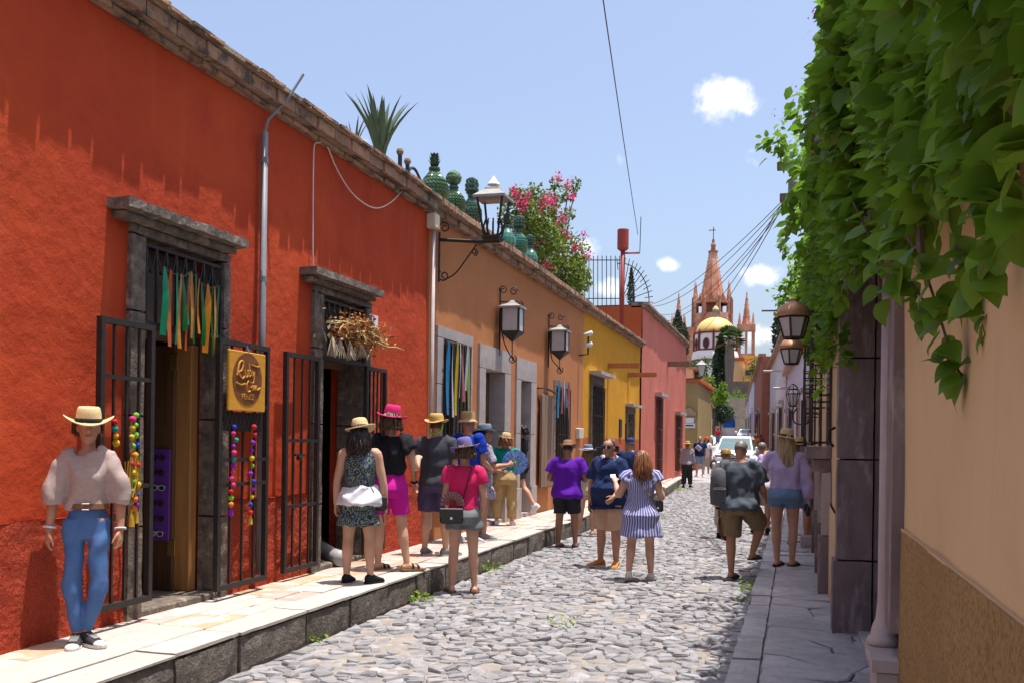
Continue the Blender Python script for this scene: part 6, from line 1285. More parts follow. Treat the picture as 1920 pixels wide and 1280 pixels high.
def person(label, loc, rz, H, sk, sex='f', w=1., belly=0., arms=None, legs=None, lean=0., side=0., head=(0, 0), top=None, bottom=None, extra=None, shoes=None, hair=None, hat=None, face=False, vox=.010, group=None, seed=1, feet=None, name='person'):
    """local frame: +y is where the figure faces, +x its right hand side; every length is a share of the standing height"""
    t = thing(name, label, 'person', loc, group, R(rz)); F = Fig(); F.t = t; F.H = H
    prof = BODY_M if sex == 'm' else BODY_F; wl = w**.6
    arms = arms or {}; legs = legs or {}; feet = feet or {}
    pel = V3((0, 0, .52*H)); J = {}
    for s, sx in (('R', 1), ('L', -1)):
        th, shn = legs.get(s, ((sx*.03, 0, -1), (sx*.02, -.02, -1))); hip = pel+V3((sx*.052*H*w**.5, 0, 0)); kn = hip+V3(th).normalized()*.245*H; an = kn+V3(shn).normalized()*.235*H; J['hip'+s], J['kn'+s], J['an'+s] = hip, kn, an
    low = min(J['anR'].z-feet.get('R', (0, 0, 0))[2], J['anL'].z-feet.get('L', (0, 0, 0))[2]); dz = .045*H-low
    for k in J: J[k] = J[k]+V3((0, 0, dz))
    pel = pel+V3((0, 0, dz)); LM = Matrix.Translation(pel) @ Matrix.Rotation(R(-lean), 4, 'X') @ Matrix.Rotation(R(side), 4, 'Y') @ Matrix.Translation(-pel); UP = LM.to_3x3()
    def up(p): return LM @ (V3(p)+V3((0, 0, dz)))
    def trings(z0, z1, ease=0., flare=0., n=20, steps=None, wide=1.):
        zs = sorted({z0, z1}|{p[0] for p in prof if z0 < p[0] < z1}); rings = []
        for z in zs:
            zz = min(max(z, prof[0][0]), prof[-1][0])
            for (a, rx, ry), (b, sx_, sy) in zip(prof, prof[1:]):
                if a <= zz <= b: f = (zz-a)/(b-a); x, y_ = rx+(sx_-rx)*f, ry+(sy-ry)*f; break
            bl = belly*math.exp(-((z-.605)/.06)**2); fl = flare*max(0, (.60-z))/.15; x, y_ = x*w*wide+ease+fl+bl*.35, y_*w+ease*.9+fl+bl*.6; cy = bl*.55-(.012 if z < .54 else 0)
            bust = .010*math.exp(-((z-.725)/.03)**2) if sex == 'f' else 0
            bb = .014*math.exp(-((z-.505)/.03)**2)
            ring = []
            for k in range(n):
                a = 2*math.pi*k/n; ca, sa = math.cos(a), math.sin(a); yy = sa*(y_+(bust if sa > 0 else bb))
                ring.append(up((ca*x*H, (cy+yy)*H, z*H)))
            rings.append(ring)
        return rings
    F.trings = trings; F.up = up
    b = MB(); b.loft(trings(.47, .85)); sh = {}
    hd_c = up((0, .012*H, .93*H)); hm = UP @ Matrix.Rotation(R(head[0]), 3, 'Z') @ Matrix.Rotation(R(head[1]), 3, 'X'); hs = H/1.7; F.hm, F.hc, F.hs = hm, hd_c, hs
    def hp(x, y, z): return hd_c+hm @ V3((x*hs, y*hs, z*hs))
    F.hp = hp
    b.tube([up((0, -.004*H, .82*H)), up((0, 0, .85*H)), hp(0, -.012, -.05), hp(0, -.01, 0)], [.040*H*wl, .033*H*wl, .032*H*wl, .03*H], 14)
    hr = [(-.122, .018, .052, .016), (-.112, .034, .044, .034), (-.09, .049, .028, .062), (-.06, .059, .014, .080), (-.025, .066, .004, .090), (.01, .071, -.002, .096), (.045, .074, -.006, .098), (.075, .068, -.010, .088), (.098, .050, -.012, .066), (.112, .026, -.012, .036)]
    b.loft([[hp(rx*math.cos(a), cy+ry*math.sin(a), z) for a in [2*math.pi*k/18 for k in range(18)]] for z, rx, cy, ry in hr])
    b.loft([[hp(x*k, y, z) for x, y, z in ((-1, y0-.02, z0), (1, y0-.02, z0), (.4, y0, z0+.002), (-.4, y0, z0+.002))] for k, y0, z0 in ((.010, .094, .022), (.013, .104, .0), (.018, .113, -.022), (.014, .104, -.034), (.012, .088, -.038))])
    b.ball(hp(0, .088, -.062), .022*hs, .012*hs, .010*hs, n=8, m=5)
    for s in (-1, 1): b.ball(hp(s*.074, -.004, -.008), .010*hs, .020*hs, .030*hs, n=8, m=6)
    F.pts = {}
    for s, sx in (('R', 1), ('L', -1)):
        u_, f_, *rest = arms.get(s, ((sx*.18, .02, -1), (sx*.06, .14, -1))); o = dict(curl=.5, thumb=(-.1*sx, 1, 0)); o.update(rest[0] if rest else {})
        S = up((sx*.098*H*w**.75, 0, .802*H)); u_, f_ = V3(u_).normalized(), V3(f_).normalized(); E = S+u_*.172*H; Wr = E+f_*.150*H; J['sh'+s], J['el'+s], J['wr'+s] = S, E, Wr
        pts, rr = catmull([S-V3((sx*.02*H, 0, -.004*H)), S, S.lerp(E, .5), E, E.lerp(Wr, .35), Wr], 3, [.036*H*wl, .036*H*wl, .030*H*wl, .0245*H*wl, .025*H*wl, .0165*H]); b.tube(pts, rr, 12)
        hdv = V3(o.get('hand', f_)).normalized(); tv = V3(o['thumb']); tv = (tv-hdv*tv.dot(hdv)).normalized(); nv = hdv.cross(tv)*(1 if sx < 0 else -1)   # palm normal
        hl = H*.105; rg = []
        for f, hw, ht in ((-.12, .0150, .0125), (.08, .0190, .0110), (.25, .0235, .0105), (.42, .0235, .0095), (.5, .021, .008)):
            c = Wr+hdv*(hl*f); rg.append([c+tv*(hw*H*math.cos(a))+nv*(ht*H*math.sin(a)) for a in [2*math.pi*k/12 for k in range(12)]])
        b.loft(rg); cu = o['curl']
        for k, (off, ln) in enumerate(((.0175, .040), (.006, .046), (-.0055, .043), (-.017, .034))):
            p0 = Wr+hdv*hl*.44+tv*(off*H); P_ = [p0]; d = hdv+tv*(off*3)
            for q in range(3):
                an = cu*(.55+.25*q)+.05*k*cu; d = (d.normalized()*math.cos(an)+nv*math.sin(an)); nv2 = nv; P_.append(P_[-1]+d.normalized()*(ln*H*(.45, .32, .25)[q]))
            b.tube(P_, [.0056*H, .0054*H, .0050*H, .0040*H], 8)
        p0 = Wr+hdv*hl*.10+tv*(.013*H); d1 = (hdv*.75+tv*.75+nv*.25).normalized(); d2 = (hdv*.95+tv*.25+nv*(.25+.3*cu)).normalized(); b.tube([p0, p0+d1*.026*H, p0+d1*.026*H+d2*.022*H, p0+d1*.026*H+d2*.038*H], [.0085*H, .0068*H, .006*H, .0045*H], 8)
        F.pts['hand'+s] = Wr+hdv*hl*.55+nv*.012*H; F.pts['hd'+s] = (hdv, tv, nv)
        hip, kn, an = J['hip'+s], J['kn'+s], J['an'+s]; th = (kn-hip).normalized(); sn = (an-kn).normalized(); back = V3((0, -1, 0)); cb = (back-sn*back.dot(sn)).normalized()
        pts, rr = catmull([hip+V3((0, 0, .02*H)), hip.lerp(kn, .25), hip.lerp(kn, .65), kn, kn.lerp(an, .3)+cb*.008*H, kn.lerp(an, .65), an], 3, [.054*H*w, .051*H*w, .041*H*w, .033*H*wl, .0345*H*wl, .026*H*wl, .0195*H*wl]); b.tube(pts, rr, 14)
        fd = feet.get(s, (sx*.18, 1, 0)); fdir = V3((fd[0], fd[1], 0)).normalized(); pitch = fd[3] if len(fd) > 3 else 0.; fdir = (fdir*math.cos(pitch)+V3((0, 0, -math.sin(pitch)))); fs = fdir.cross(V3((0, 0, 1))).normalized(); fu = fs.cross(fdir); base = an+fu*(-.022*H)
        F.pts['foot'+s] = (base, fdir, fs, fu)
        rg = []
        for f, hw, ht, zc in ((-.035, .014, .014, -.004), (-.022, .021, .020, 0), (.01, .023, .024, .004), (.045, .024, .018, -.002), (.08, .027, .012, -.008), (.102, .024, .008, -.012), (.116, .012, .005, -.014)):
            c = base+fdir*(f*H)+fu*(zc*H); rg.append([c+fs*(hw*H*math.cos(a))+fu*(ht*H*math.sin(a)) for a in [2*math.pi*k/12 for k in range(12)]])
        b.loft(rg)
    F.J = J
    voxel(b, vox, 'body', sk, t, 2)
    cv = max(vox*1.15, .010)
    def legtube(mb, s, frac, ease, flare=0.):
        hip, kn, an = J['hip'+s], J['kn'+s], J['an'+s]; P_ = []; rr = []; base = [(0, .054*w), (.25, .051*w), (.65, .041*w), (1, .033*wl), (1.3, .0345*wl), (1.65, .026*wl), (2, .0195*wl)]
        k = 0.; P_.append(hip+V3((0, 0, .02*H))); rr.append((.054*w+min(ease, .008))*H)
        while True:
            f = min(k, frac); p = hip.lerp(kn, f) if f <= 1 else kn.lerp(an, f-1)
            for (a, r0), (c, r1) in zip(base, base[1:]):
                if a <= f <= c: r_ = r0+(r1-r0)*(f-a)/(c-a); break
            P_.append(p); rr.append((r_+min(ease, .008)+(ease-min(ease, .008))*min(1, f*2.2)+flare*f)*H)
            if k >= frac: break
            k += .2
        mb.tube(P_, rr, 16)
    def armtube(mb, s, frac, ease, flare=0., puff=0.):
        S, E, Wr = J['sh'+s], J['el'+s], J['wr'+s]; sx = 1 if s == 'R' else -1; P_ = [S-V3((sx*.035*H, 0, -.006*H))]; rr = [(.034*wl+ease)*H]; base = [(0, .036*wl), (.5, .030*wl), (1, .0245*wl), (1.35, .025*wl), (2, .0165)]; k = 0.
        while True:
            f = min(k, frac); p = S.lerp(E, f) if f <= 1 else E.lerp(Wr, f-1)
            for (a, r0), (c, r1) in zip(base, base[1:]):
                if a <= f <= c: r_ = r0+(r1-r0)*(f-a)/(c-a); break
            P_.append(p); rr.append((r_+ease+flare*f/max(frac, .1)+puff*math.sin(math.pi*min(1, f/frac)**1.7))*H)
            if k >= frac: break
            k += .2
        mb.tube(P_, rr, 14)
    if bottom:
        mb = MB(); kd = bottom.get('kind', 'shorts'); e = bottom.get('ease', .012)
        if kd == 'skirt':
            zt, zh, fl = bottom['top'], bottom['hem'], bottom.get('flare', .03); rg = trings(.47, zt, e); hem = []
            for q in range(1, 5):
                f = q/4; z = .47+(zh-.47)*f; rx = (.095*w+e+fl*f); ry = (.07*w+e+fl*f); hem.append([up((rx*H*math.cos(2*math.pi*k/20), (ry*math.sin(2*math.pi*k/20)-.006)*H, z*H)) for k in range(20)])
            mb.loft(list(reversed(hem))+rg)
        else:
            mb.loft(trings(.455, bottom.get('top', .60), min(e*.8, max(.006, (top or {}).get('ease', .014)-.010)) if (top or {}).get('hem', .6) < .54 else e))
            for s in 'RL': legtube(mb, s, bottom.get('len', .7), e, bottom.get('flare', .01))
        voxel(mb, cv, bottom.get('name', 'shorts'), bottom['m'], t, 2, bottom.get('fold', .006), seed, .5)
    if top:
        mb = MB(); z0 = top.get('hem', .47); e = top.get('ease', .014); rg = trings(max(z0, .47), top.get('neck', .838), e, top.get('flare', .0), wide=top.get('wide', 1.))
        if z0 < .47:
            fl = top.get('skirt', .012); low = []
            for q in range(1, 6):
                f = q/5; z = .47+(z0-.47)*f; f0 = top.get('flare', 0.)*.867; rx, ry = .0925*w+e+f0+fl*f, .072*w+e+f0+fl*f; low.append([up((rx*H*math.cos(2*math.pi*k/20), ry*H*math.sin(2*math.pi*k/20), z*H)) for k in range(20)])
            rg = list(reversed(low))+rg
        mb.loft(rg)
        if top.get('sleeve', 0):
            for s in 'RL': armtube(mb, s, top['sleeve'], top.get('sease', e*.8), top.get('sflare', .008), top.get('puff', 0.))
        else:
            for s, sx in (('R', 1), ('L', -1)): mb.ball(up((sx*.066*H*w, 0, .805*H)), .034*H, .036*H, .030*H)
        if top.get('collar'): mb.lathe([(.046*H*wl, 0), (.042*H*wl, .022*H), (.040*H*wl, .024*H)], (0, 0, 0), 14).__class__; F.col = True
        voxel(mb, cv, top.get('name', 'shirt'), top['m'], t, 2, top.get('fold', .008), seed+3)
    for kind, spec in (extra or []):
        if kind == 'belt':
            MB().loft([trings(z, z, spec.get('ease', .016))[0] for z in (spec['z']-.011, spec['z']+.011)]).build(spec.get('name', 'belt'), spec['m'], t, raw=True)
            if spec.get('buckle'):
                c = up((0, (.073*w+spec.get('ease', .016))*H, spec['z']*H)); MB().tube([c+V3((x, .002, z)) for x, z in ((-.02, -.018), (.02, -.018), (.02, .018), (-.02, .018), (-.02, -.018))], .004, 5).build('buckle', m_chr, t, raw=True)
        if kind == 'wrap':
            voxel(MB().loft(trings(spec['z0'], spec['z1'], spec['ease'], spec.get('flare', .05))), cv, spec.get('name', 'wrap'), spec['m'], t, 2, .012, seed+9, .8)
        if kind == 'bracelet':
            s = spec['s']; c = J['el'+s].lerp(J['wr'+s], spec.get('at', .9)); d = (J['wr'+s]-J['el'+s]).normalized(); p_, q_ = rot_to(d); MB().tube([c+p_*(.0215*H*math.cos(a))+q_*(.0215*H*math.sin(a)) for a in [2*math.pi*k/14 for k in range(15)]], spec.get('r', .007), 6).build(spec.get('name', 'bracelet'), spec['m'], t, raw=True)
    # shoes
    sp = shoes or {}
    for s in 'RL':
        base, fd, fs, fu = F.pts['foot'+s]; k = sp.get('kind', 'sneaker')
        def rings(data, g=1.): return [[base+fd*(f*H)+fu*(zc*H)+fs*(hw*H*math.cos(a)*g)+fu*(ht*H*math.sin(a)*g) for a in [2*math.pi*q/14 for q in range(14)]] for f, hw, ht, zc in data]
        sole = [(-.042, .016), (-.03, .026), (.02, .027), (.07, .032), (.10, .030), (.118, .022), (.128, .008)]; so_ = MB(); bot = .0235*H
        so_.loft([[base+fd*(f*H)+fs*(hw*H*x)+fu*(-bot+z) for x, z in ((-1, 0), (1, 0), (1, .014*H*sp.get('sole', .8)), (-1, .014*H*sp.get('sole', .8)))] for f, hw in sole])
        if k == 'sandal':
            o_ = so_.build('sandal', sp['m'], t, raw=True)
            for f, hw, ht in ((.07, .031, .020), (.035, .028, .030)): MB().tube([base+fd*(f*H)+fs*(hw*H*math.cos(a))+fu*((ht*math.sin(a)-.012)*H) for a in [math.pi*q/8 for q in range(9)]], .006*H*sp.get('strap', 1), 5, flat=.5).build('strap', sp.get('m2', sp['m']), o_, raw=True)
        else:
            d_ = [(-.040, .014, .020, -.002), (-.028, .024, .028, .006), (.008, .026, .032, .010), (.04, .027, .024, .002), (.08, .030, .016, -.006), (.108, .027, .012, -.010), (.124, .013, .007, -.013)]
            o_ = MB().loft(rings(d_)).build('shoe', sp['m'], t, raw=True, smooth=True); so_.build('sole', sp.get('m2', sp['m']), o_, raw=True)
            if sp.get('laces'):
                for q in range(5): f = .03+.012*q; MB().bar(base+fd*(f*H)+fs*(-.016*H)+fu*((.026-.0025*q)*H), base+fd*(f*H)+fs*(.016*H)+fu*((.026-.0025*q)*H), .006).build('lace', sp['m2'], o_, raw=True)
                MB().loft(rings([(.094, .0295, .015, -.008), (.110, .027, .0125, -.010), (.126, .013, .008, -.013)], 1.02)).build('toe_cap', sp['m2'], o_, raw=True, smooth=True)
        if sp.get('sock'): MB().tube([base+fu*(.015*H)+fd*(-.008*H), base+fu*(.055*H)+fd*(-.01*H)], [.026*H, .0235*H], 12).build('sock', sp['sock'], t, raw=True)
    # hair
    if hair:
        hmz = HAIR[hair[0]]; mb = MB(); L_ = hair[1]; n_ = 20
        rg = []
        for z, rx, cy, ry in [(-.03, .067, -.030, .074), (.0, .074, -.026, .082), (.035, .079, -.020, .090), (.07, .075, -.016, .085), (.10, .056, -.014, .066), (.118, .03, -.012, .036), (.122, .01, -.012, .012)]: rg.append([hp(rx*math.cos(a), cy+ry*math.sin(a), z) for a in [2*math.pi*k/n_ for k in range(n_)]])
        mb.loft(rg)
        if L_ > .02:
            rd = random.Random(seed)
            for k in range(110):
                a = math.pi*(1.5+rd.uniform(-.62, .62)*hair[2] if len(hair) > 2 else 1.5+rd.uniform(-.55, .55)); zt = rd.uniform(-.03, .09); r_ = .080 if zt < .06 else .066
                p0 = hp(r_*math.cos(a)*.95, -.022+.088*math.sin(a), zt); ln = L_*H*rd.uniform(.82, 1.05); out = hm @ V3((math.cos(a)*.03, math.sin(a)*.035-.018, 0))
                p1 = p0+out*.8+V3((0, 0, -ln*.35)); p2 = p0+out*(1.1+rd.uniform(-.3, .3))+V3((rd.uniform(-.012, .012), rd.uniform(-.014, .008), -ln*.75)); p3 = p0+out*(.8+rd.uniform(-.4, .6))+V3((rd.uniform(-.015, .015), rd.uniform(-.018, .01), -ln-zt)); mb.tube(catmull([p0, p1, p2, p3], 3), [.010, .011, .012, .012, .012, .011, .010, .009, .007, .004][:10], 5)
        mb.build('hair', hmz, t, raw=True, smooth=True)
    # hat
    if hat:
        R_ = hat.get('brim', .17); ch_ = hat.get('crown', .11); tilt = hat.get('tilt', (0, 0)); HM = Matrix.Rotation(R(tilt[0]), 3, 'X') @ Matrix.Rotation(R(tilt[1]), 3, 'Y'); z0 = hat.get('z', .055); curl = hat.get('curl', .03); dip = hat.get('dip', .012)
        def q(x, y, z): v = HM @ V3((x, y, z)); return hp(v.x, v.y-.012, v.z+z0)
        n_ = 36; A = [2*math.pi*k/n_ for k in range(n_)]
        def brim(r, dz_): return [q(r*.94*math.cos(a), r*1.06*math.sin(a), dz_+(curl*abs(math.cos(a))**2-dip*abs(math.sin(a)))*max(0, (r-.095)/(R_-.095))**1.6) for a in A]
        def crn(r, z, pinch=0.): return [q(r*.90*math.cos(a)*(1-pinch*max(0, math.sin(a))), r*1.10*math.sin(a), z-pinch*.12*(1-abs(math.cos(a))**.5)*0) for a in A]
        rg = [brim(.088, -.004), brim(R_*.75, -.005), brim(R_-.002, -.005), brim(R_, 0), brim(R_-.002, .004), brim(R_*.75, .003), brim(.1, .003), crn(.098, .02), crn(.096, ch_*.55, .03), crn(.088, ch_*.85, .10), crn(.076, ch_*.98, .15)]
        dn = hat.get('dent', .025); rg += [[q(r*.9*math.cos(a)*.86, r*1.1*math.sin(a), ch_-dn*(1-(r/.076)**2)) for a in A] for r in (.066, .045, .02)]
        o_ = MB().loft(rg).build('hat', hat['m'], t, raw=True, smooth=True)
        if hat.get('band'): MB().loft([crn(.1005, .006), crn(.1015, .008), crn(.1005, .034), crn(.097, .035)], cap=False).build('hat_band', hat['band'], o_, raw=True, smooth=True)
    if face:
        me_ = mat('eye_white', (.55, .52, .5), rough=.3); mi = mat('iris', (.03, .02, .015), rough=.2); ml = mat('lips', (.34, .10, .085), rough=.5); mbw = HAIR[face]
        for s in (-1, 1):
            e = MB().ball(hp(s*.030, .083, .012), .0125*hs, .0085*hs, .0065*hs).build('eye', me_, t, raw=True, smooth=True); MB().ball(hp(s*.030, .0895, .012), .0052*hs, .003*hs, .0052*hs, n=8, m=5).build('iris', mi, e, raw=True)
            MB().tube([hp(s*.012, .096, .030), hp(s*.03, .094, .036), hp(s*.048, .081, .030)], [.003*hs, .0042*hs, .002*hs], 5).build('eyebrow', mbw, t, raw=True)
        MB().tube([hp(-.024, .088, -.060), hp(-.008, .099, -.0585), hp(.008, .099, -.0585), hp(.024, .088, -.060)], [.002*hs, .0055*hs, .0055*hs, .002*hs], 6, flat=.8).build('lips', ml, t, raw=True, smooth=True)
    return F
def loc_at(u, v, z): p = on_ground(u, v, z); return (p.x, p.y, z)
def wpt(F, p): return F.t.matrix_basis @ V3(p)
def refresh(F): F.M = Matrix.Translation(F.t.location) @ Matrix.Rotation(F.t.rotation_euler.z, 4, 'Z'); return F
def to_w(F, p): refresh(F); return F.M @ V3(p)
m_black = fabric('black_cloth', (.018, .018, .022)); m_wh_cl = fabric('white_cloth', (.66, .64, .70)); m_bleather = mat('black_leather', (.018, .017, .018), rough=.35, spec=.5); m_brleather = mat('brown_leather', (.20, .095, .035), (.14, .065, .025), sc=20, rough=.5)
# 1 woman leaning by the first doorway
m_linen = fabric('oat_linen', (.42, .32, .295), (.35, .265, .245), sc=50, bump=.5, bsc=180); m_jean = fabric('blue_denim', (.06, .125, .30), (.085, .17, .37), sc=5, bsc=300, c3=(.15, .25, .45), sc3=6, cut3=(.6, .8))
f1 = person('thin woman in straw hat, oat linen blouse and blue jeans leaning on the red wall', loc_at(160, 1209, ZL), 214, 1.47, SK2, 'f', .80, lean=-3,
    arms={'R': ((.30, .10, -1), (.10, .12, -1), dict(curl=.55, thumb=(-.3, 1, 0))), 'L': ((-.30, .05, -1), (-.02, .25, -1), dict(curl=.6, thumb=(.3, 1, 0)))},
    legs={'R': ((.02, .06, -1), (-.08, -.02, -1)), 'L': ((-.03, .13, -1), (.22, -.08, -1))}, feet={'R': (.1, 1, 0), 'L': (-.7, .9, 0)},
    head=(6, -4), top=dict(m=m_linen, hem=.585, neck=.812, ease=.017, sleeve=1.22, sease=.010, puff=.014, flare=.02, fold=.010, name='blouse', wide=1.04), bottom=dict(m=m_jean, top=.60, len=1.93, ease=.005, flare=0., fold=.006, name='jeans'),
    extra=[('belt', dict(z=.592, m=m_brleather, ease=.022, buckle=True)), ('bracelet', dict(s='R', m=m_wh_cl, at=.88, r=.008)), ('bracelet', dict(s='L', m=m_wh_cl, at=.95, r=.006))],
    shoes=dict(m=mat('black_canvas', (.03, .03, .035), rough=.8), m2=mat('white_rubber', (.6, .58, .54), rough=.6), laces=True), hair=('brown', .03, .55), hat=dict(m=ST1, brim=.185, crown=.12, band=m_black, curl=.055, dip=.01, tilt=(-3, 0), z=.035), face='brown', vox=.0075, seed=11)
# 2 woman in swirl print dress with a cardigan round her waist
m_swirl = pattern_mat('swirl_print', 'swirl', (.035, .04, .05), [(.20, .235, .17), (.12, .17, .26)], 13.)
f2 = person('woman in dark swirl print dress with white cardigan tied round her waist and straw hat', loc_at(672, 1092, ZL), 16, 1.47, SK1, 'f', 1.04,
    arms={'R': ((.26, .02, -1), (.10, .10, -1), dict(curl=.9)), 'L': ((-.24, .0, -1), (-.06, .12, -1))}, legs={'R': ((.05, 0, -1), (.04, -.02, -1)), 'L': ((-.06, 0, -1), (-.03, -.02, -1))}, feet={'R': (.55, .9, 0), 'L': (.15, 1, 0)}, head=(-12, -6),
    top=dict(m=m_swirl, hem=.36, neck=.835, ease=.010, skirt=.035, fold=.006, name='dress'), extra=[('wrap', dict(z0=.485, z1=.60, ease=.026, flare=.02, m=m_wh_cl, name='tied_cardigan'))],
    shoes=dict(m=m_black), hair=('dark', .13), hat=dict(m=ST1, brim=.175, crown=.115, band=mat('dark_brown_band', (.06, .035, .025)), curl=.022, tilt=(-2, -12), z=.05), vox=.009, seed=12)
# 3 woman in pink hat
m_mag = fabric('magenta_cloth', (.55, .015, .30)); m_ph = mat('pink_felt', (.62, .02, .16), (.52, .015, .13), sc=30, rough=.9, obj=True)
f3 = person('woman in hot pink hat, ruffled black top and magenta shorts by the second doorway', loc_at(730, 1068, ZL), 2, 1.62, SK1, 'f', .98,
    arms={'R': ((.34, .22, -1), (-.2, .95, .35), dict(curl=.9, thumb=(-1, 0, .3))), 'L': ((-.2, .1, -1), (.1, .9, .2))}, legs={'R': ((.10, .06, -1), (.16, -.04, -1)), 'L': ((-.06, -.02, -1), (-.02, -.05, -1))}, feet={'R': (.9, .75, 0), 'L': (.5, 1, 0)}, head=(10, -4),
    top=dict(m=m_black, hem=.60, ease=.012, sleeve=.35, sease=.02, puff=.012, fold=.012, name='top'), bottom=dict(m=m_mag, top=.615, len=.72, ease=.008, fold=.004), shoes=dict(kind='sandal', m=mat('cork_sole', (.30, .17, .08)), m2=m_black, strap=1.4), hair=('brown', .06), hat=dict(m=m_ph, brim=.175, crown=.125, band=m_black, curl=.02, tilt=(2, 8), z=.05), vox=.009, seed=13)
# 4 man in charcoal tee
m_char = fabric('charcoal_jersey', (.055, .055, .07)); m_plum = fabric('plum_cloth', (.075, .06, .13))
f4 = person('man in charcoal tee, plum shorts and gold straw hat with a lime strap', loc_at(815, 1040, ZL), 6, 1.60, SK1, 'm', 1.06, .012,
    arms={'R': ((.2, .12, -1), (-.3, .8, .1)), 'L': ((-.42, -.05, -1), (-.02, .45, -1), dict(curl=.6))}, legs={'R': ((.07, 0, -1), (.05, -.02, -1)), 'L': ((-.05, .02, -1), (-.04, -.03, -1))}, feet={'R': (.9, .7, 0), 'L': (.1, 1, 0)}, head=(-8, 2),
    top=dict(m=m_char, hem=.50, ease=.020, sleeve=.62, sease=.018, sflare=.012, fold=.011), bottom=dict(m=m_plum, top=.57, len=.85, ease=.018, flare=.014), extra=[('bracelet', dict(s='L', m=m_black, r=.012, name='watch'))], shoes=dict(m=mat('grey_trainer', (.20, .19, .18), rough=.8), m2=mat('pale_sole', (.45, .43, .4))), hair=('brown', 0), hat=dict(m=ST2, brim=.155, crown=.105, curl=.03, z=.05), vox=.010, seed=14)
MB().tube(catmull([f4.hp(-.08, -.01, .02), f4.hp(-.078, -.04, -.06), f4.hp(-.03, -.075, -.10), f4.hp(.03, -.075, -.10), f4.hp(.078, -.04, -.06), f4.hp(.08, -.01, .02)], 4), .008, 6).build('hat_strap', mat('lime_strap', (.35, .75, .03), rough=.5), f4.t, raw=True)
# 5 person in royal blue
m_roy = fabric('royal_blue_cloth', (.008, .04, .36))
f5 = person('man in royal blue shirt and khaki bucket hat between two hatted companions', loc_at(874, 1016, ZL), -6, 1.66, SK2, 'm', 1., arms={'R': ((.2, .1, -1), (.0, .7, -.3))}, head=(-30, 0),
    top=dict(m=m_roy, hem=.48, ease=.02, sleeve=.6, sflare=.012, fold=.01), bottom=dict(m=m_plum, len=.9, ease=.016), shoes=dict(m=m_wh_cl), hair=('grey', 0), hat=dict(m=mat('khaki_cotton', (.36, .26, .13), (.30, .21, .10), sc=30, obj=True), brim=.14, crown=.12, curl=-.02, dip=.03, dent=.005, z=.045), vox=.011, seed=15)
# 6 woman in slate hat with a fan
m_flor = pattern_mat('mauve_floral', 'blot', (.30, .27, .34), [(.10, .09, .16), (.50, .42, .46)], 22.); m_slate = mat('slate_felt', (.15, .19, .25), (.12, .155, .21), sc=30, rough=.9, obj=True)
f6 = person('woman in slate hat, glasses and mauve floral dress holding a blue fan', loc_at(905, 1010, ZL), -62, 1.52, SK2, 'f', 1.08, arms={'R': ((.10, .35, -1), (-.25, 1, .12), dict(curl=1.1, thumb=(0, 0, 1))), 'L': ((-.2, .1, -1), (.1, .8, -.2))}, head=(-6, 0),
    top=dict(m=m_flor, hem=.36, ease=.016, sleeve=.8, sflare=.012, skirt=.02, fold=.009, name='dress'), shoes=dict(m=mat('grey_trainer', (.2, .19, .18)), m2=m_wh_cl), hair=('dark', .05), hat=dict(m=m_slate, brim=.17, crown=.11, band=m_black, curl=.03, z=.05), face='dark', vox=.011, seed=16)
gl = MB().bar(f6.hp(-.05, .098, .012), f6.hp(.05, .098, .012), .006).build('glasses', m_iron, f6.t, raw=True)
def fan(label, c, nrm, updir, r, m1, m2, a0=-1.6, a1=1.6):
    c, nrm, updir = V3(c), V3(nrm).normalized(), V3(updir).normalized(); s = updir.cross(nrm).normalized(); t = thing('hand_fan', label, 'fan', c); n = 22; mb = MB(); pts = []
    for k in range(n+1): a = a0+(a1-a0)*k/n; d = updir*math.cos(a)+s*math.sin(a); o = nrm*(.003 if k % 2 else -.003); pts += [c+d*r*.35+o, c+d*r+o]
    mb.add(pts, [(2*k, 2*k+1, 2*k+3, 2*k+2) for k in range(n)]).build('fan_leaf', m1, t)
    for k in range(0, n+1, 2): a = a0+(a1-a0)*k/n; d = updir*math.cos(a)+s*math.sin(a); MB().bar(c, c+d*r*.98, .004, .003).build('fan_stick', m2, t)
    return t
h6 = to_w(f6, f6.pts['handR']); fan('round blue folding fan with pale rim held by the woman in the slate hat', h6+V3((.03, 0, .03)), (.3, -1, .2), (.45, .1, .75), .17, mat('blue_fan', (.01, .10, .55), (.30, .45, .65), sc=30), m_wh, -2.6, 2.6)
# 7 woman in pink tee
m_pink = fabric('hot_pink_jersey', (.60, .022, .115)); m_gsh = fabric('grey_denim', (.18, .195, .20), (.14, .15, .16), sc=8); m_vio = mat('violet_felt', (.15, .13, .34), (.12, .10, .28), sc=30, rough=.9, obj=True)
f7 = person('woman in violet hat, hot pink tee and grey shorts standing on the cobbles', loc_at(868, 1110, .02), 15, 1.57, SK1, 'f', .98, arms={'R': ((.20, .0, -1), (-.15, .35, -1), dict(curl=.8)), 'L': ((-.17, .02, -1), (.18, .7, -.75))}, legs={'R': ((.05, 0, -1), (.05, -.01, -1)), 'L': ((-.05, 0, -1), (-.05, -.01, -1))}, feet={'R': (.0, 1, 0), 'L': (-.35, 1, 0)}, head=(10, -6),
    top=dict(m=m_pink, hem=.545, ease=.014, sleeve=.48, sflare=.012, fold=.009), bottom=dict(m=m_gsh, top=.575, len=.42, ease=.012, flare=.02), shoes=dict(kind='sandal', m=mat('tan_leather', (.22, .11, .06)), sole=1.2), hair=('brown', .05), hat=dict(m=m_vio, brim=.185, crown=.125, band=mat('dark_violet', (.03, .025, .08)), curl=.03, tilt=(-4, -9), z=.04), vox=.009, seed=17)
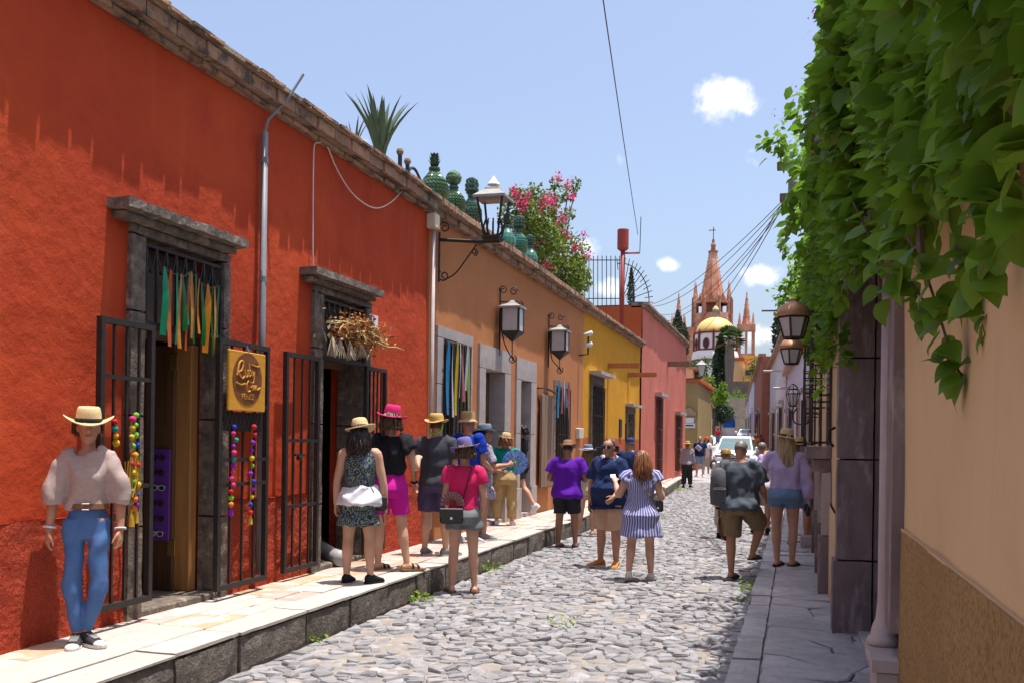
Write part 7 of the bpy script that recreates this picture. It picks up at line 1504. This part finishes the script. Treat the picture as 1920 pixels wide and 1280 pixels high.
def strap_path(F, a, b, r=.009, m=None, name='strap', parent=None, raw=True, bulge=1.16):
    """a band that follows the body from shoulder a to hip b round the back"""
    pts = []
    for k in range(13):
        f = k/12; x = a[0]+(b[0]-a[0])*f; z = a[1]+(b[1]-a[1])*f; rg = F.trings(min(max(z, .48), .835), min(max(z, .48), .835), .022)[0]; H = F.H
        best = min((p for p in rg), key=lambda p: abs(p.x-x*H)+(5 if p.y > 0 else 0)); pts.append(V3((x*H, best.y-.008, best.z)))
    return pts
def handbag(F, label, a, b, bag_at, size, m, mstrap, strap_r=.007, group=None):
    refresh(F); p = F.M @ V3([k*F.H for k in bag_at]); t = thing('handbag', label, 'bag', p, group, F.t.rotation_euler.z); w_, d_, h_ = size
    MB().box(-w_/2, w_/2, -d_/2, d_/2, -h_/2, h_/2, bev=.018).build('pouch', m, t, raw=True); MB().box(-w_/2*1.01, w_/2*1.01, -d_/2-.012, -d_/2+.002, -h_*.12, h_*.5, bev=.005).build('flap', m, t, raw=True)
    off = V3([k*F.H for k in bag_at]); pts = [q-off for q in strap_path(F, a, b)]; pts.append(V3((w_*.3 if b[0] > bag_at[0] else -w_*.3, 0, h_/2)))
    MB().tube(catmull(pts, 2), strap_r, 5, flat=.6).build('strap', mstrap, t, raw=True); MB().box(-.012, .012, -d_/2-.016, -d_/2-.011, -h_*.2, -h_*.05).build('clasp', m_chr, t, raw=True); return t
handbag(f7, 'small black leather crossbody bag on the woman in the pink tee', (.05, .825), (-.02, .56), (-.075, -.105, .515), (.24, .055, .16), m_bleather, mat('dark_strap', (.05, .02, .025)))
fan('round pinkish woven fan tucked behind the black bag', to_w(f7, (-.115, -.12, .93)), (0, -1, .1), (.0, 0, 1), .13, mat('woven_fan', (.33, .17, .16), (.22, .10, .12), sc=40), m_brleather, -1.75, 1.75)
refresh(f2); handbag(f2, 'thin black crossbody purse on the woman in the swirl dress', (-.05, .825), (.10, .56), (.125, .0, .50), (.14, .06, .13), m_bleather, m_bleather, .005)
def phone(F, s, label):
    d, tv, nv = F.pts['hd'+s]; c = F.pts['hand'+s]+nv*.012; M = Matrix((d, tv, nv)).transposed().to_4x4(); M.translation = c; refresh(F); o = MB().box(-.07, .07, -.034, .034, -.004, .004, bev=.003).moved(F.M @ M).build('phone', m_bleather); return tag(o, label, 'phone')
phone(f2, 'R', 'black phone in the hand of the woman in the swirl dress')
# 8 woman in teal
m_teal = fabric('teal_knit', (.005, .24, .20)); m_kh = fabric('khaki_twill', (.42, .29, .13))
f8 = person('woman in teal top, khaki trousers and pale straw hat facing the wide doorway', loc_at(946, 984, ZL), 12, 1.43, SK1, 'f', 1.2, .01, arms={'R': ((.35, .1, -1), (-.3, .8, -.3)), 'L': ((-.3, .2, -1), (.3, .8, .2))}, legs={'R': ((.06, 0, -1), (.05, -.02, -1)), 'L': ((-.08, 0, -1), (-.06, -.02, -1))},
    top=dict(m=m_teal, hem=.58, ease=.022, sleeve=1.6, sease=.012, puff=.012, flare=.01, fold=.010), bottom=dict(m=m_kh, top=.60, len=1.85, ease=.014, flare=.004, fold=.007, name='trousers'), shoes=dict(m=m_wh_cl), hair=('auburn', .05), hat=dict(m=ST1, brim=.165, crown=.11, band=mat('brown_band', (.12, .06, .03)), curl=.03, tilt=(-8, 10), z=.045), vox=.011, seed=18)
# person stepping through the narrow grey doorway
fd_ = person('person with dark clothes and white trainer stepping through the narrow grey doorway', (XL+.05, 16.75, ZL+.0), 78, 1.6, SK1, 'f', 1., legs={'R': ((0, .35, -1), (0, .1, -1)), 'L': ((0, -.35, -1), (0, -.75, -1))}, feet={'L': (0, 1, 0, .7)}, top=dict(m=m_black, hem=.5, sleeve=.6), bottom=dict(m=m_black, len=.6), shoes=dict(m=m_wh_cl), hair=('dark', .05), vox=.013, seed=31)
fd_.t.location = (XL-.12, 17.15, ZL+.06)
# 9 man in purple shirt
m_purp = fabric('violet_shirt_cloth', (.105, .012, .33)); m_dksh = fabric('black_denim', (.022, .024, .032))
f9 = person('broad man in bright purple shirt, black shorts and brown straw hat', loc_at(1062, 1025, .02), 6, 1.58, SK3, 'm', 1.16, .02, arms={'R': ((.42, .12, -1), (-.5, .8, .1)), 'L': ((-.42, .12, -1), (.5, .8, .05))}, legs={'R': ((.07, 0, -1), (.05, -.02, -1)), 'L': ((-.06, 0, -1), (-.04, -.02, -1))}, feet={'R': (-.1, 1, 0), 'L': (.3, 1, 0)}, head=(0, -16),
    top=dict(m=m_purp, hem=.47, ease=.022, sleeve=.62, sease=.02, sflare=.016, flare=.01, fold=.009), bottom=dict(m=m_dksh, top=.56, len=.82, ease=.014, flare=.006), shoes=dict(kind='sandal', m=mat('brown_sandal', (.09, .05, .035))), hair=('dark', 0), hat=dict(m=ST3, brim=.15, crown=.10, band=mat('tan_band', (.3, .15, .08)), curl=.045, z=.045), vox=.010, seed=19)
# 10 woman with long ombre hair
m_offw = fabric('cream_cotton', (.50, .42, .36)); m_kh2 = fabric('stone_shorts', (.44, .37, .29))
f10 = person('woman with long brown hair, slate hat, cream top and stone shorts beside the purple shirt', loc_at(1100, 1003, .02), -8, 1.52, SK1, 'f', 1., arms={'R': ((.2, .0, -1), (.08, .2, -1)), 'L': ((-.2, .1, -1), (.1, .6, -.5))}, legs={'R': ((.04, .05, -1), (.04, -.1, -1)), 'L': ((-.05, -.05, -1), (-.05, -.25, -1))}, feet={'L': (-.2, 1, 0, .35)},
    top=dict(m=m_offw, hem=.60, ease=.010, fold=.006), bottom=dict(m=m_kh2, top=.62, len=.45, ease=.012, flare=.015), shoes=dict(m=mat('blush_shoe', (.45, .28, .24)), m2=m_wh_cl), hair=('ombre', .24, 1.1), hat=dict(m=m_slate, brim=.18, crown=.11, band=m_wh_cl, curl=.02, z=.05), vox=.011, seed=20)
# 11 person in purple hat farther back
m_flor2 = pattern_mat('grey_white_floral', 'blot', (.52, .50, .52), [(.20, .21, .24), (.65, .62, .6)], 26.)
f11 = person('woman in purple hat and grey white print shirt near the yellow house window', (-3.35, 18.6, .02), 60, 1.60, SK2, 'f', 1., head=(20, 0), top=dict(m=m_flor2, hem=.5, ease=.018, sleeve=.8, fold=.008), bottom=dict(m=m_kh2, len=.6), shoes=dict(m=m_wh_cl), hair=('dark', .04), hat=dict(m=m_vio, brim=.17, crown=.12, curl=.02, z=.05), face='dark', vox=.013, seed=21)
# 12 man in navy polo facing us
m_navy = fabric('navy_pique', (.018, .032, .095)); m_tan = fabric('tan_shorts', (.52, .33, .215)); m_oshoe = mat('orange_suede', (.50, .20, .05), (.42, .16, .04), sc=20, rough=.85)
f12 = person('man in navy polo, tan shorts and mirrored blue sunglasses facing down the street', loc_at(1140, 1062, .02), 160, 1.63, SK2, 'm', 1.12, .05, arms={'R': ((.25, .1, -1), (-.1, .35, -1)), 'L': ((-.22, .15, -1), (.1, .75, -.5))}, legs={'R': ((.05, 0, -1), (.02, -.02, -1)), 'L': ((-.05, .04, -1), (-.02, -.05, -1))}, feet={'R': (.5, 1, 0), 'L': (-.35, 1, 0)}, head=(10, -2),
    top=dict(m=m_navy, hem=.455, ease=.024, flare=.012, sleeve=.75, sease=.018, sflare=.014, fold=.010, name='polo_shirt'), bottom=dict(m=m_tan, top=.56, len=.95, ease=.022, flare=.012), shoes=dict(m=m_oshoe, m2=mat('cream_sole', (.6, .52, .42))), hair=('brown', 0), face='brown', vox=.009, seed=22)
m_lens = mat('mirror_blue_lens', (.02, .16, .45), rough=.08, metal=.7)
sg_ = MB().bar(f12.hp(-.07, .088, .020), f12.hp(.07, .088, .020), .006).build('sunglasses', m_iron, f12.t, raw=True)
for s in (-1, 1):
    MB().loft([[f12.hp(s*.034+.028*math.cos(a), .096+e-.012*abs(math.cos(a)+s*1)*.5*0, .008+.020*math.sin(a)) for a in [2*math.pi*k/14 for k in range(14)]] for e in (0, .008)]).build('lens', m_lens, sg_, raw=True); MB().bar(f12.hp(s*.066, .094, .018), f12.hp(s*.078, .0, .012), .004).build('temple_arm', m_iron, sg_, raw=True)
MB().loft([[f12.up((.05*f12.H*math.cos(a)*k, (.045*math.sin(a)*k+.008)*f12.H, z*f12.H)) for a in [2*math.pi*q/18 for q in range(18)]] for k, z in ((1.1, .822), (1.0, .848), (.92, .85), (.9, .835))]).build('collar', m_navy, f12.t, raw=True, smooth=True)
# 13 man in navy with cap
f13 = person('man in navy shirt and blue cap with his back to us by the yellow house', loc_at(1180, 978, .02), -4, 1.68, SK2, 'm', 1.15, .02, top=dict(m=m_navy, hem=.47, ease=.022, sleeve=.6, sflare=.014, fold=.009), bottom=dict(m=m_dksh, len=.9, ease=.016), shoes=dict(m=m_black), hair=('grey', 0), vox=.012, seed=23)
cpm = mat('blue_cap', (.015, .035, .14), (.012, .03, .11), sc=30, obj=True); o_ = MB().loft([[f13.hp(r*math.cos(a)*.95, -.012+r*1.15*math.sin(a), z) for a in [2*math.pi*k/18 for k in range(18)]] for r, z in ((.084, .045), (.085, .07), (.076, .105), (.05, .128), (.015, .135))]).build('cap', cpm, f13.t, raw=True, smooth=True)
MB().add([f13.hp(x, y, z) for x, y, z in ((-.07, .07, .05), (-.04, .16, .035), (.04, .16, .035), (.07, .07, .05))], [(0, 1, 2, 3)]).build('peak', cpm, o_, raw=True)
# 14 woman in striped dress
m_strp = pattern_mat('blue_white_stripe', 'stripes', (.085, .10, .30), [(.48, .46, .58)], 38.)
f14 = person('woman in blue and white striped dress with long auburn hair walking in the street', loc_at(1200, 1086, .02), 4, 1.50, SK1, 'f', 1.1, arms={'R': ((.30, .08, -1), (-.05, .9, .25), dict(curl=.6)), 'L': ((-.42, .02, -1), (-.30, .75, .75), dict(curl=.9, thumb=(1, .4, .2)))}, legs={'R': ((.06, .08, -1), (.05, .02, -1)), 'L': ((-.05, -.10, -1), (-.06, -.32, -1))}, feet={'R': (.15, 1, 0), 'L': (-.2, 1, 0, .62)}, head=(22, -2),
    top=dict(m=m_strp, hem=.335, ease=.014, sleeve=.30, sease=.014, puff=.010, skirt=.03, flare=.028, fold=.007, name='dress'), shoes=dict(m=mat('white_shoe', (.55, .52, .48)), m2=mat('pale_sole', (.45, .43, .4))), hair=('auburn', .17, 1.), vox=.009, seed=24)
handbag(f14, 'dark crossbody bag with bright woven strap on the woman in the striped dress', (-.05, .83), (.11, .60), (.13, .03, .57), (.12, .06, .13), m_bleather, mat('woven_strap', (.30, .20, .03), (.05, .06, .12), sc=25), .012)
phone(f14, 'L', 'phone held up by the woman in the striped dress'); MB().bar(f14.hp(-.07, .09, .015), f14.hp(.07, .09, .015), .02, .02).build('sunglasses', m_iron, f14.t, raw=True)
# 15-17 people farther up the left pavement
m_gry = fabric('grey_shirt_cloth', (.30, .27, .30)); m_dkg = fabric('charcoal_trousers', (.03, .035, .035))
f15 = person('man in straw hat, grey shirt and dark trousers walking up the far left kerb', loc_at(1288, 913, .03), 0, 1.66, SK3, 'm', 1., legs={'R': ((.04, .06, -1), (.03, -.02, -1)), 'L': ((-.04, -.08, -1), (-.03, -.12, -1))}, top=dict(m=m_gry, hem=.5, ease=.018, sleeve=1.7, fold=.008), bottom=dict(m=m_dkg, len=1.9, ease=.010, name='trousers'), shoes=dict(m=m_black), hair=('dark', 0), hat=dict(m=ST2, brim=.19, crown=.10, curl=.01, z=.05), vox=.018, seed=25)
m_dsh = fabric('light_denim', (.24, .31, .40))
f16 = person('man in dark tee with a pale belt bag and denim shorts walking towards us', loc_at(1312, 893, ZL), 176, 1.66, SK1, 'm', 1.1, .02, legs={'R': ((.05, .1, -1), (.03, -.05, -1)), 'L': ((-.05, -.06, -1), (-.03, -.15, -1))}, top=dict(m=m_navy, hem=.5, ease=.02, sleeve=.55), bottom=dict(m=m_dsh, len=.85, ease=.018), shoes=dict(m=m_wh_cl), hair=('grey', 0), face='grey', vox=.018, seed=26)
tag(MB().box(-.09, .09, .0, .06, -.12, .12, bev=.02).moved(Matrix.Translation(to_w(f16, (.03, .19, 1.18))) @ Matrix.Rotation(R(176), 4, 'Z') @ Matrix.Rotation(R(50), 4, 'Y')).build('belt_bag', fabric('pale_bag', (.42, .42, .48))), 'pale belt bag slung across the chest of the man in the dark tee', 'bag')
f17 = person('person in orange cap and light clothes carrying bags on the far left pavement', (-3.65, 43.4, ZL), 176, 1.62, SK2, 'f', 1., top=dict(m=m_wh_cl, hem=.48, ease=.02, sleeve=.6), bottom=dict(m=m_kh2, len=1.2, ease=.016), shoes=dict(m=m_wh_cl), hair=('brown', .06), hat=dict(m=mat('orange_cap', (.6, .10, .02)), brim=.12, crown=.10, curl=0, dip=.02, z=.05), face='brown', vox=.018, seed=27)
for dx_b, c_, lab in ((-.3, (.34, .32, .32), 'grey shopping bag carried by the person in the orange cap'), (.34, (.05, .05, .06), 'black shopping bag carried by the person in the orange cap')):
    q = V3((-3.65+dx_b, 43.3, ZL+.55)); t = thing('shopping_bag', lab, 'bag', q); MB().lathe([(.15, -.28), (.17, -.15), (.13, .05), (.05, .16)], q, 10, sy=.5).build('sack', fabric('bag_%d' % int(100*c_[0]), c_), t, smooth=True); MB().tube([q+V3((-.05, 0, .14)), q+V3((0, 0, .26)), q+V3((.05, 0, .14))], .012, 5).build('handle', MATS['bag_%d' % int(100*c_[0])], t)
# 18 person in print shirt and straw hat
m_flor3 = pattern_mat('beige_print', 'blot', (.46, .38, .34), [(.20, .17, .13), (.62, .55, .5)], 20.)
f18 = person('person in gold straw hat and beige print shirt ahead of the backpack', (-1.12, 17.2, .03), -10, 1.47, SK2, 'f', 1.1, head=(-50, -6), top=dict(m=m_flor3, hem=.47, ease=.022, sleeve=.9, fold=.010), bottom=dict(m=m_kh2, len=1.6, name='trousers'), shoes=dict(m=m_black), hair=('grey', 0), hat=dict(m=ST2, brim=.165, crown=.10, band=m_brleather, curl=.02, z=.05), vox=.013, seed=28)
# 19 man in grey tee stepping up on the kerb
m_gtee = fabric('slate_jersey', (.075, .09, .11)); m_cargo = fabric('olive_khaki', (.22, .155, .085)); m_pack = fabric('backpack_nylon', (.07, .07, .08), (.12, .12, .13), sc=8)
f19 = person('grey haired man in slate tee and olive shorts stepping up onto the right kerb', loc_at(1385, 1084, .02), -2, 1.63, SK2, 'm', 1.1, .01, lean=6, arms={'L': ((-.26, -.04, -1), (-.04, .18, -1), dict(curl=1.2)), 'R': ((.32, .16, -1), (.05, .8, -.4))}, legs={'L': ((-.02, .02, -1), (.02, -.02, -1)), 'R': ((.34, .72, -.6), (-.25, -.62, -1))}, feet={'L': (.3, 1, 0), 'R': (.4, 1, 0)}, head=(-14, -28),
    top=dict(m=m_gtee, hem=.485, ease=.024, flare=.012, sleeve=.7, sease=.02, sflare=.016, fold=.011), bottom=dict(m=m_cargo, top=.57, len=.88, ease=.022, flare=.012), extra=[('bracelet', dict(s='L', m=m_black, r=.010, name='watch'))], shoes=dict(kind='sandal', m=mat('dark_sandal', (.05, .04, .035))), hair=('grey', 0), vox=.009, seed=29)
refresh(f19); q = to_w(f19, (-.245, -.02, 1.08)); t = thing('backpack', 'grey nylon backpack slung on the shoulder of the man in the slate tee', 'backpack', q, None, R(8))
MB().loft([[(x*sx_, y_*sy_, z) for x, y_ in [(math.cos(a)*(1 if abs(math.cos(a)) < .8 else .95), math.sin(a)) for a in [2*math.pi*k/16 for k in range(16)]]] for z, sx_, sy_ in ((-.22, .07, .10), (-.20, .10, .14), (-.05, .11, .15), (.10, .10, .14), (.2, .08, .11), (.23, .03, .05))]).build('pack', m_pack, t, raw=True, smooth=True)
MB().box(-.08, .08, -.17, -.12, -.18, .0, bev=.03).build('front_pocket', m_pack, t, raw=True); MB().tube(catmull([(.03, -.05, .2), (.05, .0, .30), (.09, .06, .28), (.07, .12, .1), (.02, .1, -.12)], 4), .02, 6, flat=.4).build('shoulder_strap', m_pack, t, raw=True); MB().bar((-.06, -.155, .06), (.06, -.155, .06), .01).build('zip', m_chr, t, raw=True)
hb = to_w(f19, f19.pts['handL']); t = thing('held_hat', 'brown straw hat held in the hand of the man in the slate tee', 'hat', hb)
MM = Matrix.Translation(hb+V3((.04, -.03, -.13))) @ Matrix.Rotation(R(75), 4, 'Y') @ Matrix.Rotation(R(15), 4, 'X'); MB().lathe([(.145, 0), (.15, .004), (.145, .008), (.1, .006), (.095, .06), (.085, .095), (.06, .10), (.0, .09)], (0, 0, 0), 22, sy=1.1).moved(MM).build('straw', ST3, t, smooth=True); MB().lathe([(.099, .012), (.098, .035)], (0, 0, 0), 22, cap=False, sy=1.1).moved(MM).build('band', m_brleather, t)
# 20 woman in lavender blouse
m_lavc = fabric('lavender_voile', (.50, .40, .62), (.45, .35, .56)); m_dn = fabric('worn_denim', (.115, .19, .31), (.16, .25, .38), sc=6, c3=(.22, .31, .42), sc3=5)
f20 = person('tall blond woman in lavender blouse, denim shorts and straw hat on the right pavement', loc_at(1470, 1060, ZR), -3, 1.66, SK1, 'f', 1.06, lean=2, arms={'R': ((.30, -.04, -1), (.10, .06, -1), dict(curl=1.0)), 'L': ((-.5, .5, -.72), (.25, .75, 1.1), dict(curl=1.0, thumb=(1, 0, .4)))}, legs={'R': ((.03, .04, -1), (-.02, -.03, -1)), 'L': ((-.02, -.06, -1), (.04, -.06, -1))}, feet={'R': (.3, 1, 0), 'L': (.2, 1, 0)}, head=(16, 2),
    top=dict(m=m_lavc, hem=.565, ease=.024, sleeve=1.92, sease=.010, puff=.006, fold=.012, name='blouse'), bottom=dict(m=m_dn, top=.60, len=.36, ease=.018, flare=.035, fold=.008), shoes=dict(kind='sandal', m=m_black), hair=('blond', .24, .9), hat=dict(m=ST1, brim=.175, crown=.115, band=mat('dark_brown_band', (.06, .035, .025)), curl=.02, tilt=(0, 8), z=.035), vox=.009, seed=30)
phone(f20, 'L', 'phone held up to her face by the woman in lavender'); q = to_w(f20, f20.pts['handR']); tag(MB().tube([q+V3((0, 0, .05)), q+V3((0, -.01, -.03)), q+V3((.01, -.02, -.10))], [.03, .045, .02], 10).build('dark_case', m_bleather, smooth=True), 'small dark case in the lowered hand of the woman in lavender', 'case')
# 21, 22 people ahead of her
f21 = person('woman with long brown hair and straw hat just ahead of the woman in lavender', (.09, 15.4, ZR), 2, 1.57, SK2, 'f', 1., top=dict(m=m_wh_cl, hem=.5, ease=.018, sleeve=.6), bottom=dict(m=m_dn, len=.6), shoes=dict(m=m_black), hair=('brown', .30, 1.1), hat=dict(m=ST2, brim=.16, crown=.11, band=m_black, curl=.02, z=.05), vox=.013, seed=32)
f22 = person('person in white with a raised hand ahead of the grey haired man', (-.55, 18.4, .03), 10, 1.62, SK2, 'm', 1.05, arms={'R': ((.3, .5, -.4), (-.2, .5, 1), dict(curl=.9))}, head=(-40, 0), top=dict(m=m_wh_cl, hem=.48, ease=.02, sleeve=.6), bottom=dict(m=m_kh2, len=.9), shoes=dict(m=m_black), hair=('grey', 0), vox=.014, seed=33)
m_orsh = fabric('orange_jersey', (.62, .20, .01)); m_mag2 = fabric('plum_dress_cloth', (.16, .04, .2))
p = at_depth(1415, 830, 58); f23 = person('person in bright orange shirt with arm raised beside the white vehicle', (p.x, 58, rise(58)+.14), 180, 1.65, SK3, 'm', 1.1, arms={'R': ((.5, .2, .6), (.1, .1, 1)), 'L': ((-.4, .1, -.8), (-.1, .3, -.6))}, top=dict(m=m_orsh, hem=.48, ease=.02, sleeve=.6), bottom=dict(m=m_dkg, len=1.8, name='trousers'), shoes=dict(m=m_black), hair=('dark', 0), vox=.02, seed=34)
p = at_depth(1424, 830, 60); person('person in plum dress beside the orange shirted person', (p.x, 60, rise(60)+.14), 180, 1.6, SK3, 'f', 1.1, top=dict(m=m_mag2, hem=.36, ease=.02, sleeve=.5, name='dress'), shoes=dict(m=m_black), hair=('dark', .06), vox=.02, seed=35)
p = at_depth(1346, 810, 100); person('distant person in red and blue on the left pavement near the arch', (p.x, 100, rise(100)+.2), 170, 1.6, SK3, 'f', 1.1, top=dict(m=mat('pom_red', (.6, .02, .03)), hem=.5, ease=.02, sleeve=.5), bottom=dict(m=m_jean, len=1.8, name='trousers'), shoes=dict(m=m_black), hair=('dark', .06), vox=.025, seed=36)
p = at_depth(1330, 810, 62); person('distant person in white shirt behind the orange cap', (p.x, 62, rise(62)+.2), 175, 1.65, SK2, 'm', 1., top=dict(m=m_wh_cl, hem=.5, ease=.02, sleeve=.6), bottom=dict(m=m_dkg, len=1.8, name='trousers'), shoes=dict(m=m_black), hair=('dark', 0), vox=.025, seed=37)
